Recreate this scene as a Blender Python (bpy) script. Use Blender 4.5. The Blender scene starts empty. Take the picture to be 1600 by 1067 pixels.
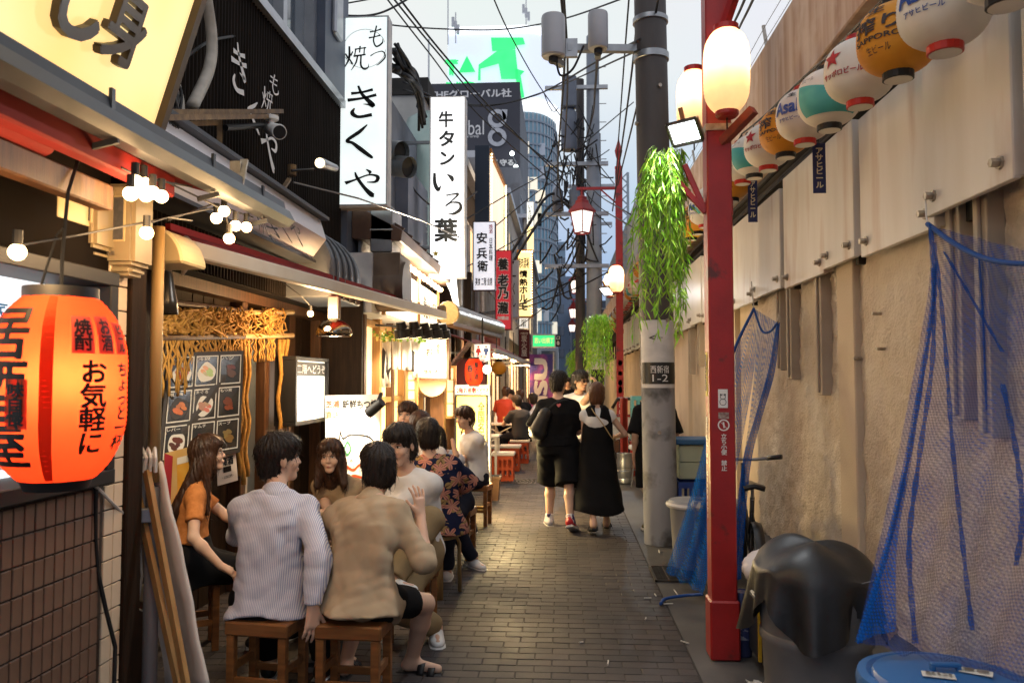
import bpy, bmesh, math, random
import numpy as np
from mathutils import Vector, Matrix
random.seed(7); np.random.seed(7)
R = math.radians
PI = math.pi
SC = bpy.context.scene
C = SC.collection
V = Vector
# -- camera
CAM_H = 1.62
YAW, PITCH = R(3.68), R(2.72)
cam_d = bpy.data.cameras.new('camera'); cam = bpy.data.objects.new('camera', cam_d); C.objects.link(cam)
cam.location = (0, 0, CAM_H); cam.rotation_euler = (R(90) + PITCH, 0, YAW)
cam_d.sensor_width = 36; cam_d.lens = 28.0; cam_d.clip_start = .05; cam_d.clip_end = 2000
cam_d.dof.use_dof = True; cam_d.dof.focus_distance = 6.0; cam_d.dof.aperture_fstop = 4.0
SC.camera = cam
# -- world: dusk under thin bright cloud
W = bpy.data.worlds.new('World'); SC.world = W; W.use_nodes = True
nt = W.node_tree; bg = nt.nodes['Background']
sky = nt.nodes.new('ShaderNodeTexSky'); sky.sky_type = 'NISHITA'; sky.sun_disc = False
SUN_EL, SUN_AZ = R(4.0), R(200)
sky.sun_elevation = SUN_EL; sky.sun_rotation = SUN_AZ; sky.altitude = 50
sky.air_density = 1.3; sky.dust_density = 2.0; sky.ozone_density = 2.5
tcs = nt.nodes.new('ShaderNodeTexCoord'); sep = nt.nodes.new('ShaderNodeSeparateXYZ')
nt.links.new(tcs.outputs['Generated'], sep.inputs[0])
rmp = nt.nodes.new('ShaderNodeValToRGB'); nt.links.new(sep.outputs['Z'], rmp.inputs[0])
e = rmp.color_ramp.elements
e[0].position = 0.0; e[0].color = (2.6, 3.9, 7.0, 1)
e[1].position = .36; e[1].color = (9.4, 9.6, 10.0, 1)
e2 = e.new(.14); e2.color = (4.6, 6.0, 8.9, 1)
nz = nt.nodes.new('ShaderNodeTexNoise'); nz.inputs['Scale'].default_value = 2.2; nz.inputs['Detail'].default_value = 5
nt.links.new(tcs.outputs['Generated'], nz.inputs['Vector'])
mixc = nt.nodes.new('ShaderNodeMix'); mixc.data_type = 'RGBA'; mixc.blend_type = 'MULTIPLY'; mixc.inputs['Factor'].default_value = .22
nt.links.new(rmp.outputs[0], mixc.inputs['A']); nt.links.new(nz.outputs['Color'], mixc.inputs['B'])
mix = nt.nodes.new('ShaderNodeMix'); mix.data_type = 'RGBA'; mix.inputs['Factor'].default_value = .86
nt.links.new(sky.outputs[0], mix.inputs['A']); nt.links.new(mixc.outputs['Result'], mix.inputs['B'])
nt.links.new(mix.outputs['Result'], bg.inputs['Color']); bg.inputs['Strength'].default_value = .105
# -- sun (just set, diffuse)
sd = bpy.data.lights.new('sun', 'SUN'); sun = bpy.data.objects.new('sun', sd); C.objects.link(sun)
sd.energy = .12; sd.angle = R(25); sd.color = (.86, .92, 1.0)
sun.rotation_euler = (R(90) - SUN_EL - R(30), 0, PI - SUN_AZ); sun.location = (0, -20, 20)
# -- view
SC.view_settings.view_transform = 'Standard'; SC.view_settings.look = 'None'
SC.view_settings.exposure = 0.15; SC.view_settings.gamma = 1.0; SC.view_settings.use_curve_mapping = False
SC.render.engine = 'CYCLES'
SC.cycles.use_denoising = True; SC.cycles.max_bounces = 7; SC.cycles.transparent_max_bounces = 14
SC.cycles.caustics_reflective = False; SC.cycles.caustics_refractive = False
SC.cycles.sample_clamp_indirect = 4.0
# -- pixel helpers (photo 1600x1067 -> place)
FPX = 28 / 36 * 1600
RC = cam.rotation_euler.to_matrix()
def ray(px, py): return RC @ V(((px - 800) / FPX, -(py - 533.5) / FPX, -1.0))
def PY(px, py, Y):
 d = ray(px, py); return V((0, 0, CAM_H)) + d * (Y / d.y)
def PX(px, py, X):
 d = ray(px, py); return V((0, 0, CAM_H)) + d * (X / d.x)
def PG(px, py, z=0.0):
 d = ray(px, py); return V((0, 0, CAM_H)) + d * ((z - CAM_H) / d.z)
# -- materials
MATS = {}
def mat(name, col, col2=None, rough=.6, metal=0, nscale=8, ndetail=5, bump=0, bscale=40, emit=0, ecol=None,
  stretch=None, lo=.35, hi=.65, trans=0, alpha=1, spec=.3, sheen=0, sss=0, coat=0, rvar=0, bdist=.01, col3=None, n3=2.0, lo3=.5, hi3=.75, st3=False, coord='Object'):
 if name in MATS: return MATS[name]
 m = bpy.data.materials.new(name); MATS[name] = m; m.use_nodes = True
 t = m.node_tree; b = t.nodes['Principled BSDF']; L = t.links.new; N = t.nodes.new
 b.inputs['Base Color'].default_value = (*col, 1); b.inputs['Roughness'].default_value = rough
 b.inputs['Metallic'].default_value = metal; b.inputs['Specular IOR Level'].default_value = spec
 if trans: b.inputs['Transmission Weight'].default_value = trans
 if alpha < 1: b.inputs['Alpha'].default_value = alpha
 if sheen: b.inputs['Sheen Weight'].default_value = sheen
 if coat: b.inputs['Coat Weight'].default_value = coat; b.inputs['Coat Roughness'].default_value = .15
 if sss:
  b.inputs['Subsurface Weight'].default_value = sss; b.inputs['Subsurface Radius'].default_value = (.012, .005, .003); b.inputs['Subsurface Scale'].default_value = 1
 if emit:
  b.inputs['Emission Color'].default_value = (*(ecol or col), 1); b.inputs['Emission Strength'].default_value = emit
 tc = N('ShaderNodeTexCoord'); mp = N('ShaderNodeMapping'); L(tc.outputs[coord], mp.inputs[0])
 if stretch: mp.inputs['Scale'].default_value = stretch
 col_out = None
 if col2 is not None:
  n = N('ShaderNodeTexNoise'); n.inputs['Scale'].default_value = nscale; n.inputs['Detail'].default_value = ndetail
  L(mp.outputs[0], n.inputs['Vector'])
  r = N('ShaderNodeValToRGB'); r.color_ramp.elements[0].position = lo; r.color_ramp.elements[1].position = hi
  r.color_ramp.elements[0].color = (*col, 1); r.color_ramp.elements[1].color = (*col2, 1)
  L(n.outputs['Fac'], r.inputs[0]); col_out = r.outputs[0]
  if col3 is not None:
   n3n = N('ShaderNodeTexNoise'); n3n.inputs['Scale'].default_value = n3; n3n.inputs['Detail'].default_value = 7
   L((mp.outputs[0] if st3 else tc.outputs[coord]), n3n.inputs['Vector'])
   r3 = N('ShaderNodeValToRGB'); r3.color_ramp.elements[0].position = lo3; r3.color_ramp.elements[1].position = hi3
   L(n3n.outputs['Fac'], r3.inputs[0])
   mx = N('ShaderNodeMix'); mx.data_type = 'RGBA'; L(r3.outputs[0], mx.inputs['Factor'])
   L(col_out, mx.inputs['A']); mx.inputs['B'].default_value = (*col3, 1); col_out = mx.outputs['Result']
  L(col_out, b.inputs['Base Color'])
  if rvar:
   mr = N('ShaderNodeMapRange'); mr.inputs['To Min'].default_value = max(.02, rough - rvar); mr.inputs['To Max'].default_value = min(1, rough + rvar)
   L(n.outputs['Fac'], mr.inputs['Value']); L(mr.outputs[0], b.inputs['Roughness'])
 if bump:
  n2 = N('ShaderNodeTexNoise'); n2.inputs['Scale'].default_value = bscale; n2.inputs['Detail'].default_value = 6
  L(mp.outputs[0], n2.inputs['Vector'])
  bp = N('ShaderNodeBump'); bp.inputs['Strength'].default_value = bump; bp.inputs['Distance'].default_value = bdist
  L(n2.outputs['Fac'], bp.inputs['Height']); L(bp.outputs[0], b.inputs['Normal'])
 m['bsdf'] = b.name
 return m
def glow(name, col, strength, col2=None, nscale=3, base=None):
 """a surface that gives off light, slightly uneven (lit sign face, bulb)"""
 if name in MATS: return MATS[name]
 m = mat(name, base or col, rough=.5, emit=strength, ecol=col)
 if col2:
  t = m.node_tree; b = t.nodes['Principled BSDF']; L = t.links.new
  tc = t.nodes.new('ShaderNodeTexCoord'); n = t.nodes.new('ShaderNodeTexNoise'); n.inputs['Scale'].default_value = nscale; n.inputs['Detail'].default_value = 2
  L(tc.outputs['Object'], n.inputs['Vector']); r = t.nodes.new('ShaderNodeValToRGB')
  r.color_ramp.elements[0].position = .35; r.color_ramp.elements[1].position = .65
  r.color_ramp.elements[0].color = (*col, 1); r.color_ramp.elements[1].color = (*col2, 1)
  L(n.outputs['Fac'], r.inputs[0]); L(r.outputs[0], b.inputs['Emission Color'])
 return m
# -- mesh builder
def frame_from(d, up=V((0, 0, 1))):
 d = d.normalized()
 if abs(d.dot(up)) > .98: up = V((0, 1, 0))
 x = up.cross(d).normalized(); y = d.cross(x).normalized()
 return x, y, d
class MB:
 def __init__(s): s.v = []; s.f = []
 def add(s, vs, fs):
  o = len(s.v); s.v += [tuple(p) for p in vs]; s.f += [tuple(i + o for i in f) for f in fs]; return s
 def box(s, c, size, rz=0, M=None):
  x, y, z = [q / 2 for q in size]; c = V(c)
  m = M if M is not None else Matrix.Rotation(rz, 3, 'Z')
  ps = [c + m @ V((a * x, b * y, d * z)) for d in (-1, 1) for a, b in ((-1, -1), (1, -1), (1, 1), (-1, 1))]
  return s.add(ps, [(3, 2, 1, 0), (4, 5, 6, 7), (0, 1, 5, 4), (1, 2, 6, 5), (2, 3, 7, 6), (3, 0, 4, 7)])
 def bx(s, x0, x1, y0, y1, z0, z1): return s.box(((x0 + x1) / 2, (y0 + y1) / 2, (z0 + z1) / 2), (abs(x1 - x0), abs(y1 - y0), abs(z1 - z0)))
 def bar(s, p, q, w, h=None, up=V((0, 0, 1))):
  p, q = V(p), V(q); x, y, d = frame_from(q - p, V(up)); h = h or w
  o = [(-w / 2, -h / 2), (w / 2, -h / 2), (w / 2, h / 2), (-w / 2, h / 2)]
  ps = [p + x * a + y * b for a, b in o] + [q + x * a + y * b for a, b in o]
  return s.add(ps, [(3, 2, 1, 0), (4, 5, 6, 7), (0, 1, 5, 4), (1, 2, 6, 5), (2, 3, 7, 6), (3, 0, 4, 7)])
 def cyl(s, p, q, r0, r1=None, n=12, caps=True):
  p, q = V(p), V(q); r1 = r0 if r1 is None else r1; x, y, d = frame_from(q - p)
  ps = []
  for c, r in ((p, r0), (q, r1)):
   for i in range(n):
    a = 2 * PI * i / n; ps.append(c + x * (r * math.cos(a)) + y * (r * math.sin(a)))
  fs = [(i, (i + 1) % n, n + (i + 1) % n, n + i) for i in range(n)]
  if caps: fs += [tuple(range(n - 1, -1, -1)), tuple(range(n, 2 * n))]
  return s.add(ps, fs)
 def tube(s, path, r, n=6, caps=True):
  path = [V(p) for p in path]; k = len(path); rs = r if isinstance(r, (list, tuple)) else [r] * k
  ps = []; up = V((0, 0, 1)); x = None
  for i, p in enumerate(path):
   d = (path[min(i + 1, k - 1)] - path[max(i - 1, 0)]).normalized()
   if x is None: x, y, _ = frame_from(d)
   else:
    x = (x - d * x.dot(d)); x = x.normalized() if x.length > 1e-6 else frame_from(d)[0]; y = d.cross(x)
   for j in range(n):
    a = 2 * PI * j / n; ps.append(p + x * (rs[i] * math.cos(a)) + y * (rs[i] * math.sin(a)))
  fs = [(i * n + j, i * n + (j + 1) % n, (i + 1) * n + (j + 1) % n, (i + 1) * n + j) for i in range(k - 1) for j in range(n)]
  if caps: fs += [tuple(range(n - 1, -1, -1)), tuple(range((k - 1) * n, k * n))]
  return s.add(ps, fs)
 def lathe(s, prof, n=24, c=(0, 0, 0), sx=1, sy=1, caps=True, rib=None):
  c = V(c); ps = []
  for r, z in prof:
   for i in range(n):
    a = 2 * PI * i / n; rr = r * (rib(a, z) if rib else 1)
    ps.append(c + V((rr * sx * math.cos(a), rr * sy * math.sin(a), z)))
  k = len(prof)
  fs = [(i * n + j, i * n + (j + 1) % n, (i + 1) * n + (j + 1) % n, (i + 1) * n + j) for i in range(k - 1) for j in range(n)]
  if caps: fs += [tuple(range(n - 1, -1, -1)), tuple(range((k - 1) * n, k * n))]
  return s.add(ps, fs)
 def ball(s, c, r, n=10, m=7, sc=(1, 1, 1)):
  prof = [(r * math.sin(PI * i / m) + 1e-5, -r * math.cos(PI * i / m)) for i in range(m + 1)]
  o = len(s.v); s.lathe(prof, n)
  for i in range(o, len(s.v)):
   v = s.v[i]; s.v[i] = (v[0] * sc[0] + c[0], v[1] * sc[1] + c[1], v[2] * sc[2] + c[2])
  return s
 def prism(s, poly, nrm):
  """poly: list of 3D points (planar), thickened along nrm"""
  nrm = V(nrm); k = len(poly); a = [V(p) for p in poly]
  area = V((0, 0, 0))
  for i in range(k): area += a[i].cross(a[(i + 1) % k])
  if area.dot(nrm) < 0: a = a[::-1]
  ps = a + [p + nrm for p in a]
  fs = [tuple(range(k - 1, -1, -1)), tuple(range(k, 2 * k))] + [(i, (i + 1) % k, k + (i + 1) % k, k + i) for i in range(k)]
  return s.add(ps, fs)
 def grid(s, rows):
  """rows of equal-length point lists"""
  n = len(rows[0]); o = len(s.v)
  s.v += [tuple(p) for r in rows for p in r]
  s.f += [(o + i * n + j, o + i * n + j + 1, o + (i + 1) * n + j + 1, o + (i + 1) * n + j) for i in range(len(rows) - 1) for j in range(n - 1)]
  return s
 def quad(s, a, b, c, d): return s.add([a, b, c, d], [(0, 1, 2, 3)])
 def build(s, name, m, parent=None, smooth=False, bevel=0, solid=0, w=True, loc=None, mats=None, seg=1):
  me = bpy.data.meshes.new(name)
  off = V((0, 0, 0))
  if parent is not None and w: off = wloc(parent)
  if parent is None and loc is not None: off = V(loc)
  vs = [(p[0] - off.x, p[1] - off.y, p[2] - off.z) for p in s.v]
  me.from_pydata(vs, [], s.f); me.update()
  if m is not None: me.materials.append(m)
  ob = bpy.data.objects.new(name, me); C.objects.link(ob)
  if parent is not None: ob.parent = parent
  elif loc is not None: ob.location = loc
  if smooth:
   me.polygons.foreach_set('use_smooth', [True] * len(me.polygons))
   if smooth == 'auto': me.set_sharp_from_angle(angle=R(38))
  if bevel:
   bm = bmesh.new(); bm.from_mesh(me)
   es = [e for e in bm.edges if len(e.link_faces) == 2 and e.calc_face_angle(0) > R(40)]
   bmesh.ops.bevel(bm, geom=es, offset=bevel, segments=seg, affect='EDGES', clamp_overlap=True)
   bm.to_mesh(me); bm.free()
  if solid:
   md = ob.modifiers.new('solid', 'SOLIDIFY'); md.thickness = solid; md.offset = 0
  return ob
def wloc(o):
 l = V((0, 0, 0))
 while o is not None: l = l + V(o.location); o = o.parent
 return l
def tag(o, label=None, cat=None, group=None, kind=None):
 if label: o['label'] = label
 if cat: o['category'] = cat
 if group: o['group'] = group
 if kind: o['kind'] = kind
 return o
def thing(name, label, cat, loc=(0, 0, 0), rz=0, group=None):
 o = bpy.data.objects.new(name, None); C.objects.link(o); o.location = loc; o.rotation_euler = (0, 0, rz); o.empty_display_size = .1
 return tag(o, label, cat, group)
def dup(o, parent=None):
 c = o.copy(); C.objects.link(c)
 if parent is not None: c.parent = parent
 for ch in list(o.children): dup(ch, c)
 return c
def structure(o): o['kind'] = 'structure'; return o
# -- lettering
def glyphs(txt, weight=0, vertical=False, font_res=3, spacing=1.0):
 cu = bpy.data.curves.new('t', 'FONT'); cu.body = '\n'.join(txt) if vertical else txt
 cu.align_x = 'CENTER'; cu.size = 1; cu.resolution_u = font_res; cu.space_line = .93 * spacing; cu.fill_mode = 'FRONT'
 ob = bpy.data.objects.new('t', cu); C.objects.link(ob)
 dg = bpy.context.evaluated_depsgraph_get(); me = bpy.data.meshes.new_from_object(ob.evaluated_get(dg))
 bpy.data.objects.remove(ob); bpy.data.curves.remove(cu)
 n = len(me.vertices); co = np.empty(n * 3); me.vertices.foreach_get('co', co); co = co.reshape(-1, 3)
 fs = [tuple(p.vertices) for p in me.polygons]; bpy.data.meshes.remove(me)
 return stack(co[:, :2], fs, weight)
def stack(co, fs, w):
 if w <= 0: return co, fs, np.zeros(len(co))
 n = len(co); offs = ((0, 0), (w, w * .7), (-w, -w * .7), (w * .7, -w), (-w * .7, w))
 return np.concatenate([co + np.array(o) for o in offs]), [tuple(i + n * k for i in f) for k in range(5) for f in fs], np.repeat(np.arange(5), n)
def fit2(co, w, h, keep=False):
 lo, hi = co.min(0), co.max(0); s = np.array([w, h]) / np.maximum(hi - lo, 1e-6)
 if keep: s[:] = s.min()
 return (co - (lo + hi) / 2) * s
def letters(txt, ctr, right, up, w, h, m, parent=None, weight=.012, vertical=False, name='lettering', depth=0, keep=False, data=None, lift=.003, spacing=1.0):
 """flat print fitted to a w x h box centred on ctr, in the plane of right/up"""
 dd = data if data is not None else glyphs(txt, weight, vertical, spacing=spacing); co, fs = dd[:2]; ly = dd[2] if len(dd) > 2 else np.zeros(len(co))
 co = fit2(co, w, h, keep); right = V(right).normalized(); up = V(up).normalized(); nr = right.cross(up); ctr = V(ctr)
 b = MB()
 pts = [ctr + right * float(x) + up * float(y) + nr * (lift + .0004 * float(q)) for (x, y), q in zip(co, ly)]
 if depth:
  k = len(pts); edges = {}
  for f in fs:
   for i in range(len(f)):
    a, c = f[i], f[(i + 1) % len(f)]
    edges[(a, c)] = edges.get((a, c), 0) + 1
  allp = pts + [p + nr * depth for p in pts]
  # orientation: make top faces point along nr
  def flip(f):
   v0, v1, v2 = (pts[f[0]], pts[f[1]], pts[f[2]])
   return (v1 - v0).cross(v2 - v0).dot(nr) < 0
  F = []
  for f in fs:
   g = f[::-1] if flip(f) else f
   F.append(tuple(i + k for i in g))
  for (a, c) in edges:
   if (c, a) not in edges: F.append((a, c, c + k, a + k))
  b.add(allp, F)
 else:
  F = []
  for f in fs:
   v0, v1, v2 = (pts[f[0]], pts[f[1]], pts[f[2]])
   F.append(f[::-1] if (v1 - v0).cross(v2 - v0).dot(nr) < 0 else f)
  b.add(pts, F)
 return b.build(name, m, parent)
def catmull(pts, k=8):
 pts = [np.array(p, float) for p in pts]; P = [2 * pts[0] - pts[1]] + pts + [2 * pts[-1] - pts[-2]]; out = []
 for i in range(1, len(P) - 2):
  p0, p1, p2, p3 = P[i - 1:i + 3]
  for j in range(k):
   t = j / k; out.append(.5 * ((2 * p1) + (-p0 + p2) * t + (2 * p0 - 5 * p1 + 4 * p2 - p3) * t * t + (-p0 + 3 * p1 - 3 * p2 + p3) * t ** 3))
 out.append(pts[-1]); return out
def brush(strokes, wmul=1.0):
 """strokes: list of [(x,y,halfwidth)...] -> flat mesh data"""
 vs, fs = [], []
 for st in strokes:
  c = catmull(st, 7); o = len(vs)
  for i, p in enumerate(c):
   d = c[min(i + 1, len(c) - 1)] - c[max(i - 1, 0)]; d = d[:2] / (np.linalg.norm(d[:2]) + 1e-9); n = np.array([-d[1], d[0]]); hw = max(p[2], .004) * wmul
   vs += [p[:2] + n * hw, p[:2] - n * hw]
  for i in range(len(c) - 1): fs.append((o + 2 * i, o + 2 * i + 1, o + 2 * i + 3, o + 2 * i + 2))
 return np.array(vs), fs
BR = {
 'き': [[(.2, .76, .03), (.5, .79, .022), (.82, .87, .028)], [(.1, .55, .034), (.5, .6, .024), (.92, .7, .03)],
  [(.4, 1.0, .02), (.52, .72, .03), (.82, .38, .045), (.7, .4, .02), (.55, .42, .006)], [(.3, .3, .012), (.24, .14, .04), (.42, .02, .03), (.8, .08, .035)]],
 'く': [[(.78, 1.0, .012), (.55, .78, .035), (.2, .52, .03), (.36, .44, .03), (.6, .24, .042), (.9, .0, .03), (.93, .02, .006)]],
 'や': [[(.04, .48, .042), (.3, .6, .022), (.66, .78, .02), (.9, .72, .032), (.86, .52, .03), (.62, .5, .01)], [(.6, 1.0, .012), (.7, .9, .03), (.68, .82, .01)],
  [(.3, .9, .012), (.36, .68, .028), (.55, .3, .034), (.76, .0, .05), (.82, -.03, .006)]],
 'も': [[(.55, 1.0, .03), (.45, .6, .03), (.4, .3, .03), (.55, .05, .03), (.85, .2, .03), (.88, .4, .01)], [(.2, .72, .03), (.5, .76, .02), (.8, .84, .03)], [(.15, .45, .03), (.5, .5, .02), (.75, .56, .03)]],
 'つ': [[(.0, .65, .03), (.4, .85, .02), (.85, .9, .03), (1.0, .55, .04), (.6, .15, .03), (.4, .05, .008)]],
 '焼': [[(.12, .7, .02), (.2, .55, .03), (.18, .48, .01)], [(.42, .78, .02), (.34, .6, .025)], [(.28, 1.0, .03), (.27, .5, .035), (.05, .05, .01)], [(.27, .5, .02), (.42, .25, .03)],
  [(.5, .86, .025), (.75, .9, .02), (.97, .92, .02)], [(.72, 1.0, .025), (.7, .72, .02)], [(.55, .9, .02), (.5, .62, .02)], [(.9, .95, .02), (.88, .64, .02)], [(.45, .58, .03), (.95, .64, .025)],
  [(.62, .58, .025), (.55, .3, .025), (.36, .0, .01)], [(.76, .6, .025), (.76, .2, .03), (.9, .04, .03), (1.05, .1, .02), (1.08, .25, .006)]],
 'い': [[(.08, .85, .05), (.1, .4, .07), (.25, .12, .07), (.38, .3, .012)], [(.66, .78, .02), (.86, .62, .075), (.9, .46, .04)]],
 'ろ': [[(.15, .9, .03), (.5, .95, .03), (.78, .95, .05), (.5, .68, .03), (.12, .4, .03), (.45, .56, .03), (.85, .52, .05), (.9, .25, .075), (.6, .04, .06), (.25, .02, .01)]],
}
def brush_col(txt, gap=.12, aspect=1.0):
 vs, fs = [], []; y = 0
 for ch in txt:
  a, f = brush(BR[ch]); o = len(vs); y -= 1
  vs += [np.array([p[0] * aspect, p[1] + y]) for p in a]; fs += [tuple(i + o for i in q) for q in f]; y -= gap
 return np.array(vs), fs
# == SETTING: ground, pavement, kerb
m_asph = mat('asphalt', (.05, .05, .053), (.085, .08, .08), rough=.75, nscale=5, bump=.35, bscale=160, col3=(.03, .03, .034), n3=1.1, rvar=.15)
m_paver = mat('paver_brick', (.050, .041, .041), (.082, .066, .062), rough=.62, nscale=2.3, ndetail=9, bump=.3, bscale=120, col3=(.04, .035, .037), n3=.9, lo3=.42, hi3=.7, rvar=.2)
m_paver2 = mat('paver_brick_dark', (.040, .034, .036), (.068, .056, .055), rough=.6, nscale=2.6, ndetail=9, bump=.3, bscale=120, col3=(.026, .024, .027), n3=1.1, lo3=.42, hi3=.7, rvar=.2)
m_paver3 = mat('paver_brick_pale', (.062, .050, .049), (.095, .078, .073), rough=.66, nscale=2.0, ndetail=9, bump=.3, bscale=120, col3=(.036, .032, .034), n3=.9, lo3=.42, hi3=.7, rvar=.2)
m_joint = mat('joint_sand', (.036, .032, .031), (.05, .045, .042), rough=.9, nscale=20, bump=.3, bscale=200)
m_strip = mat('gutter_concrete', (.060, .058, .058), (.11, .105, .10), rough=.6, nscale=3, ndetail=9, bump=.3, bscale=150, col3=(.05, .048, .048), n3=1.4, lo3=.4, hi3=.7, rvar=.2)
m_kerb = mat('kerb_concrete', (.11, .105, .10), (.18, .17, .16), rough=.8, nscale=6, ndetail=8, bump=.4, bscale=120, col3=(.09, .085, .08), n3=2)
gnd = structure(MB().quad((-300, -60, -.06), (300, -60, -.06), (300, 900, -.06), (-300, 900, -.06)).build('ground', m_asph))
pav = structure(MB().bx(-3.2, .742, .5, 70, -.055, -.004).build('pavement', m_joint))
for m_ in (m_paver, m_paver2, m_paver3):  # stains and worn tracks that run across the bricks
 t = m_.node_tree; b = t.nodes['Principled BSDF']; L = t.links.new; g = t.nodes.new('ShaderNodeNewGeometry'); n = t.nodes.new('ShaderNodeTexNoise'); n.inputs['Scale'].default_value = 1.1; n.inputs['Detail'].default_value = 9; n.inputs['Roughness'].default_value = .62; L(g.outputs['Position'], n.inputs['Vector'])
 r = t.nodes.new('ShaderNodeMapRange'); r.inputs['From Min'].default_value = .35; r.inputs['From Max'].default_value = .65; r.inputs['To Min'].default_value = .55; r.inputs['To Max'].default_value = .98; L(n.outputs['Fac'], r.inputs['Value'])
 mx = t.nodes.new('ShaderNodeMix'); mx.data_type = 'RGBA'; mx.blend_type = 'MULTIPLY'; mx.inputs['Factor'].default_value = 1; L(b.inputs['Base Color'].links[0].from_socket, mx.inputs['A']); L(r.outputs[0], mx.inputs['B']); L(mx.outputs['Result'], b.inputs['Base Color'])
 r2 = t.nodes.new('ShaderNodeMapRange'); r2.inputs['From Min'].default_value = .35; r2.inputs['From Max'].default_value = .65; r2.inputs['To Min'].default_value = .5; r2.inputs['To Max'].default_value = .72; L(n.outputs['Fac'], r2.inputs['Value']); L(r2.outputs[0], b.inputs['Roughness'])
def paver_mesh(nm, m, w=.198, d=.098):
 b = MB(); x, y, z0, z1, q = w / 2 - .0017, d / 2 - .0017, -.013, 0.0, .0025
 b.add([(-x, -y, z0), (x, -y, z0), (x, y, z0), (-x, y, z0), (-x, -y, z1 - q), (x, -y, z1 - q), (x, y, z1 - q), (-x, y, z1 - q),
   (-x + q, -y + q, z1), (x - q, -y + q, z1), (x - q, y - q, z1), (-x + q, y - q, z1)],
   [(0, 1, 5, 4), (1, 2, 6, 5), (2, 3, 7, 6), (3, 0, 4, 7), (4, 5, 9, 8), (5, 6, 10, 9), (6, 7, 11, 10), (7, 4, 8, 11), (8, 9, 10, 11)])
 return b
def rnd(a, b): return random.uniform(a, b)
pv = [paver_mesh('p', None).build('paver', m, pav, w=False) for m in (m_paver, m_paver2, m_paver3)]
first = list(pv); cnt = 0; field = MB(); pmb = paver_mesh('p', None)
for iy in range(0, 240):
 y = 3.55 + iy * .1; off = .1 if iy % 2 else 0
 for ix in range(-16, 9):
  x = .63 - (8 - ix) * .2 + off - .1
  if x > .74 or x < -2.75: continue
  if ix == 8 and not off: field.add([(p[0] * .5 + .685, p[1] + y, p[2]) for p in pmb.v], pmb.f)
  vis = x > -1.0 and 4.15 < y
  z = rnd(-.0015, .001); t = (rnd(-.006, .006), rnd(-.01, .01), rnd(-.012, .012))
  if vis and cnt < 296:
   if first: o = first.pop()
   else: o = random.choice(pv).copy(); C.objects.link(o)
   o.location = (x, y, z); o.rotation_euler = t; cnt += 1
  else:
   M = Matrix.Rotation(t[2], 3, 'Z') @ Matrix.Rotation(t[0] * 1.3, 3, 'X')
   field.add([M @ V(p) + V((x, y, z)) for p in pmb.v], pmb.f)
fo = field.build('paver_field', m_paver, pav, w=False); fo['kind'] = 'stuff'
fo.data.materials.append(m_paver2); fo.data.materials.append(m_paver3)
for i in range(0, len(fo.data.polygons), 9):
 k = random.choice((0, 0, 1, 2))
 if k:
  for j in range(i, i + 9): fo.data.polygons[j].material_index = k
# gutter strip, kerb stones, strip of floor by the wall
gs = structure(MB().bx(.745, 1.13, .5, 70, -.055, -.004).build('gutter_strip', m_strip))
kb = structure(MB().bx(1.135, 2.6, .5, 70, -.055, .055).build('kerb', m_strip))
ks = None
for i in range(30):
 y = 3.2 + i * .61
 if ks is None: ks = MB().box((0, 0, 0), (.14, .598, .14)).build('kerb_stone', m_kerb, kb, bevel=.012, w=False); o = ks
 else: o = ks.copy(); C.objects.link(o)
 o.location = (1.20, y, .005 + rnd(-.004, .004)); o.rotation_euler = (0, 0, rnd(-.006, .006))
# manhole cover on the pavement and the drain grate by the pole
m_iron = mat('cast_iron', (.045, .042, .04), (.09, .08, .07), rough=.5, metal=.6, nscale=30, bump=.3, bscale=90)
p = PG(820, 752)
mh = thing('manhole_cover', 'round dark iron manhole cover set in the brick pavement', 'manhole cover', (p.x, p.y, 0))
MB().lathe([(.33, .002), (.33, .006), (.30, .008), (.30, .004), (.0001, .004)], 28).build('cover', m_iron, mh, w=False)
b = MB()
for i in range(5):
 for k in range(18 - i * 3):
  a = 2 * PI * k / (18 - i * 3); r = .27 - i * .055
  b.box((r * math.cos(a), r * math.sin(a), .0065), (.03, .03, .006), a)
b.build('tread_stud', m_iron, mh, w=False)['kind'] = 'stuff'
p = PG(1056, 897)
dg_ = thing('drain_grate', 'rusty steel drain grate at the foot of the concrete pole', 'drain grate', (p.x, p.y, 0))
MB().bx(-.19, .19, -.24, .24, -.003, .001).build('pit', mat('pit_black', (.008, .008, .008), rough=1), dg_, w=False)
b = MB().bx(-.2, -.18, -.25, .25, 0, .014).bx(.18, .2, -.25, .25, 0, .014).bx(-.2, .2, -.25, -.235, 0, .013).bx(-.2, .2, .235, .25, 0, .013)
b.build('frame', m_iron, dg_, w=False)
br0 = None
for i in range(11):
 if br0 is None: br0 = MB().bx(-.18, .18, -.006, .006, .002, .011).build('bar', m_iron, dg_, w=False); o = br0
 else: o = br0.copy(); C.objects.link(o)
 o.location = (0, -.2 + i * .04, 0)
MB().bx(-.09, -.082, -.23, .23, .003, .012).bx(.05, .058, -.23, .23, .003, .012).build('cross_bar', m_iron, dg_, w=False)
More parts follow.
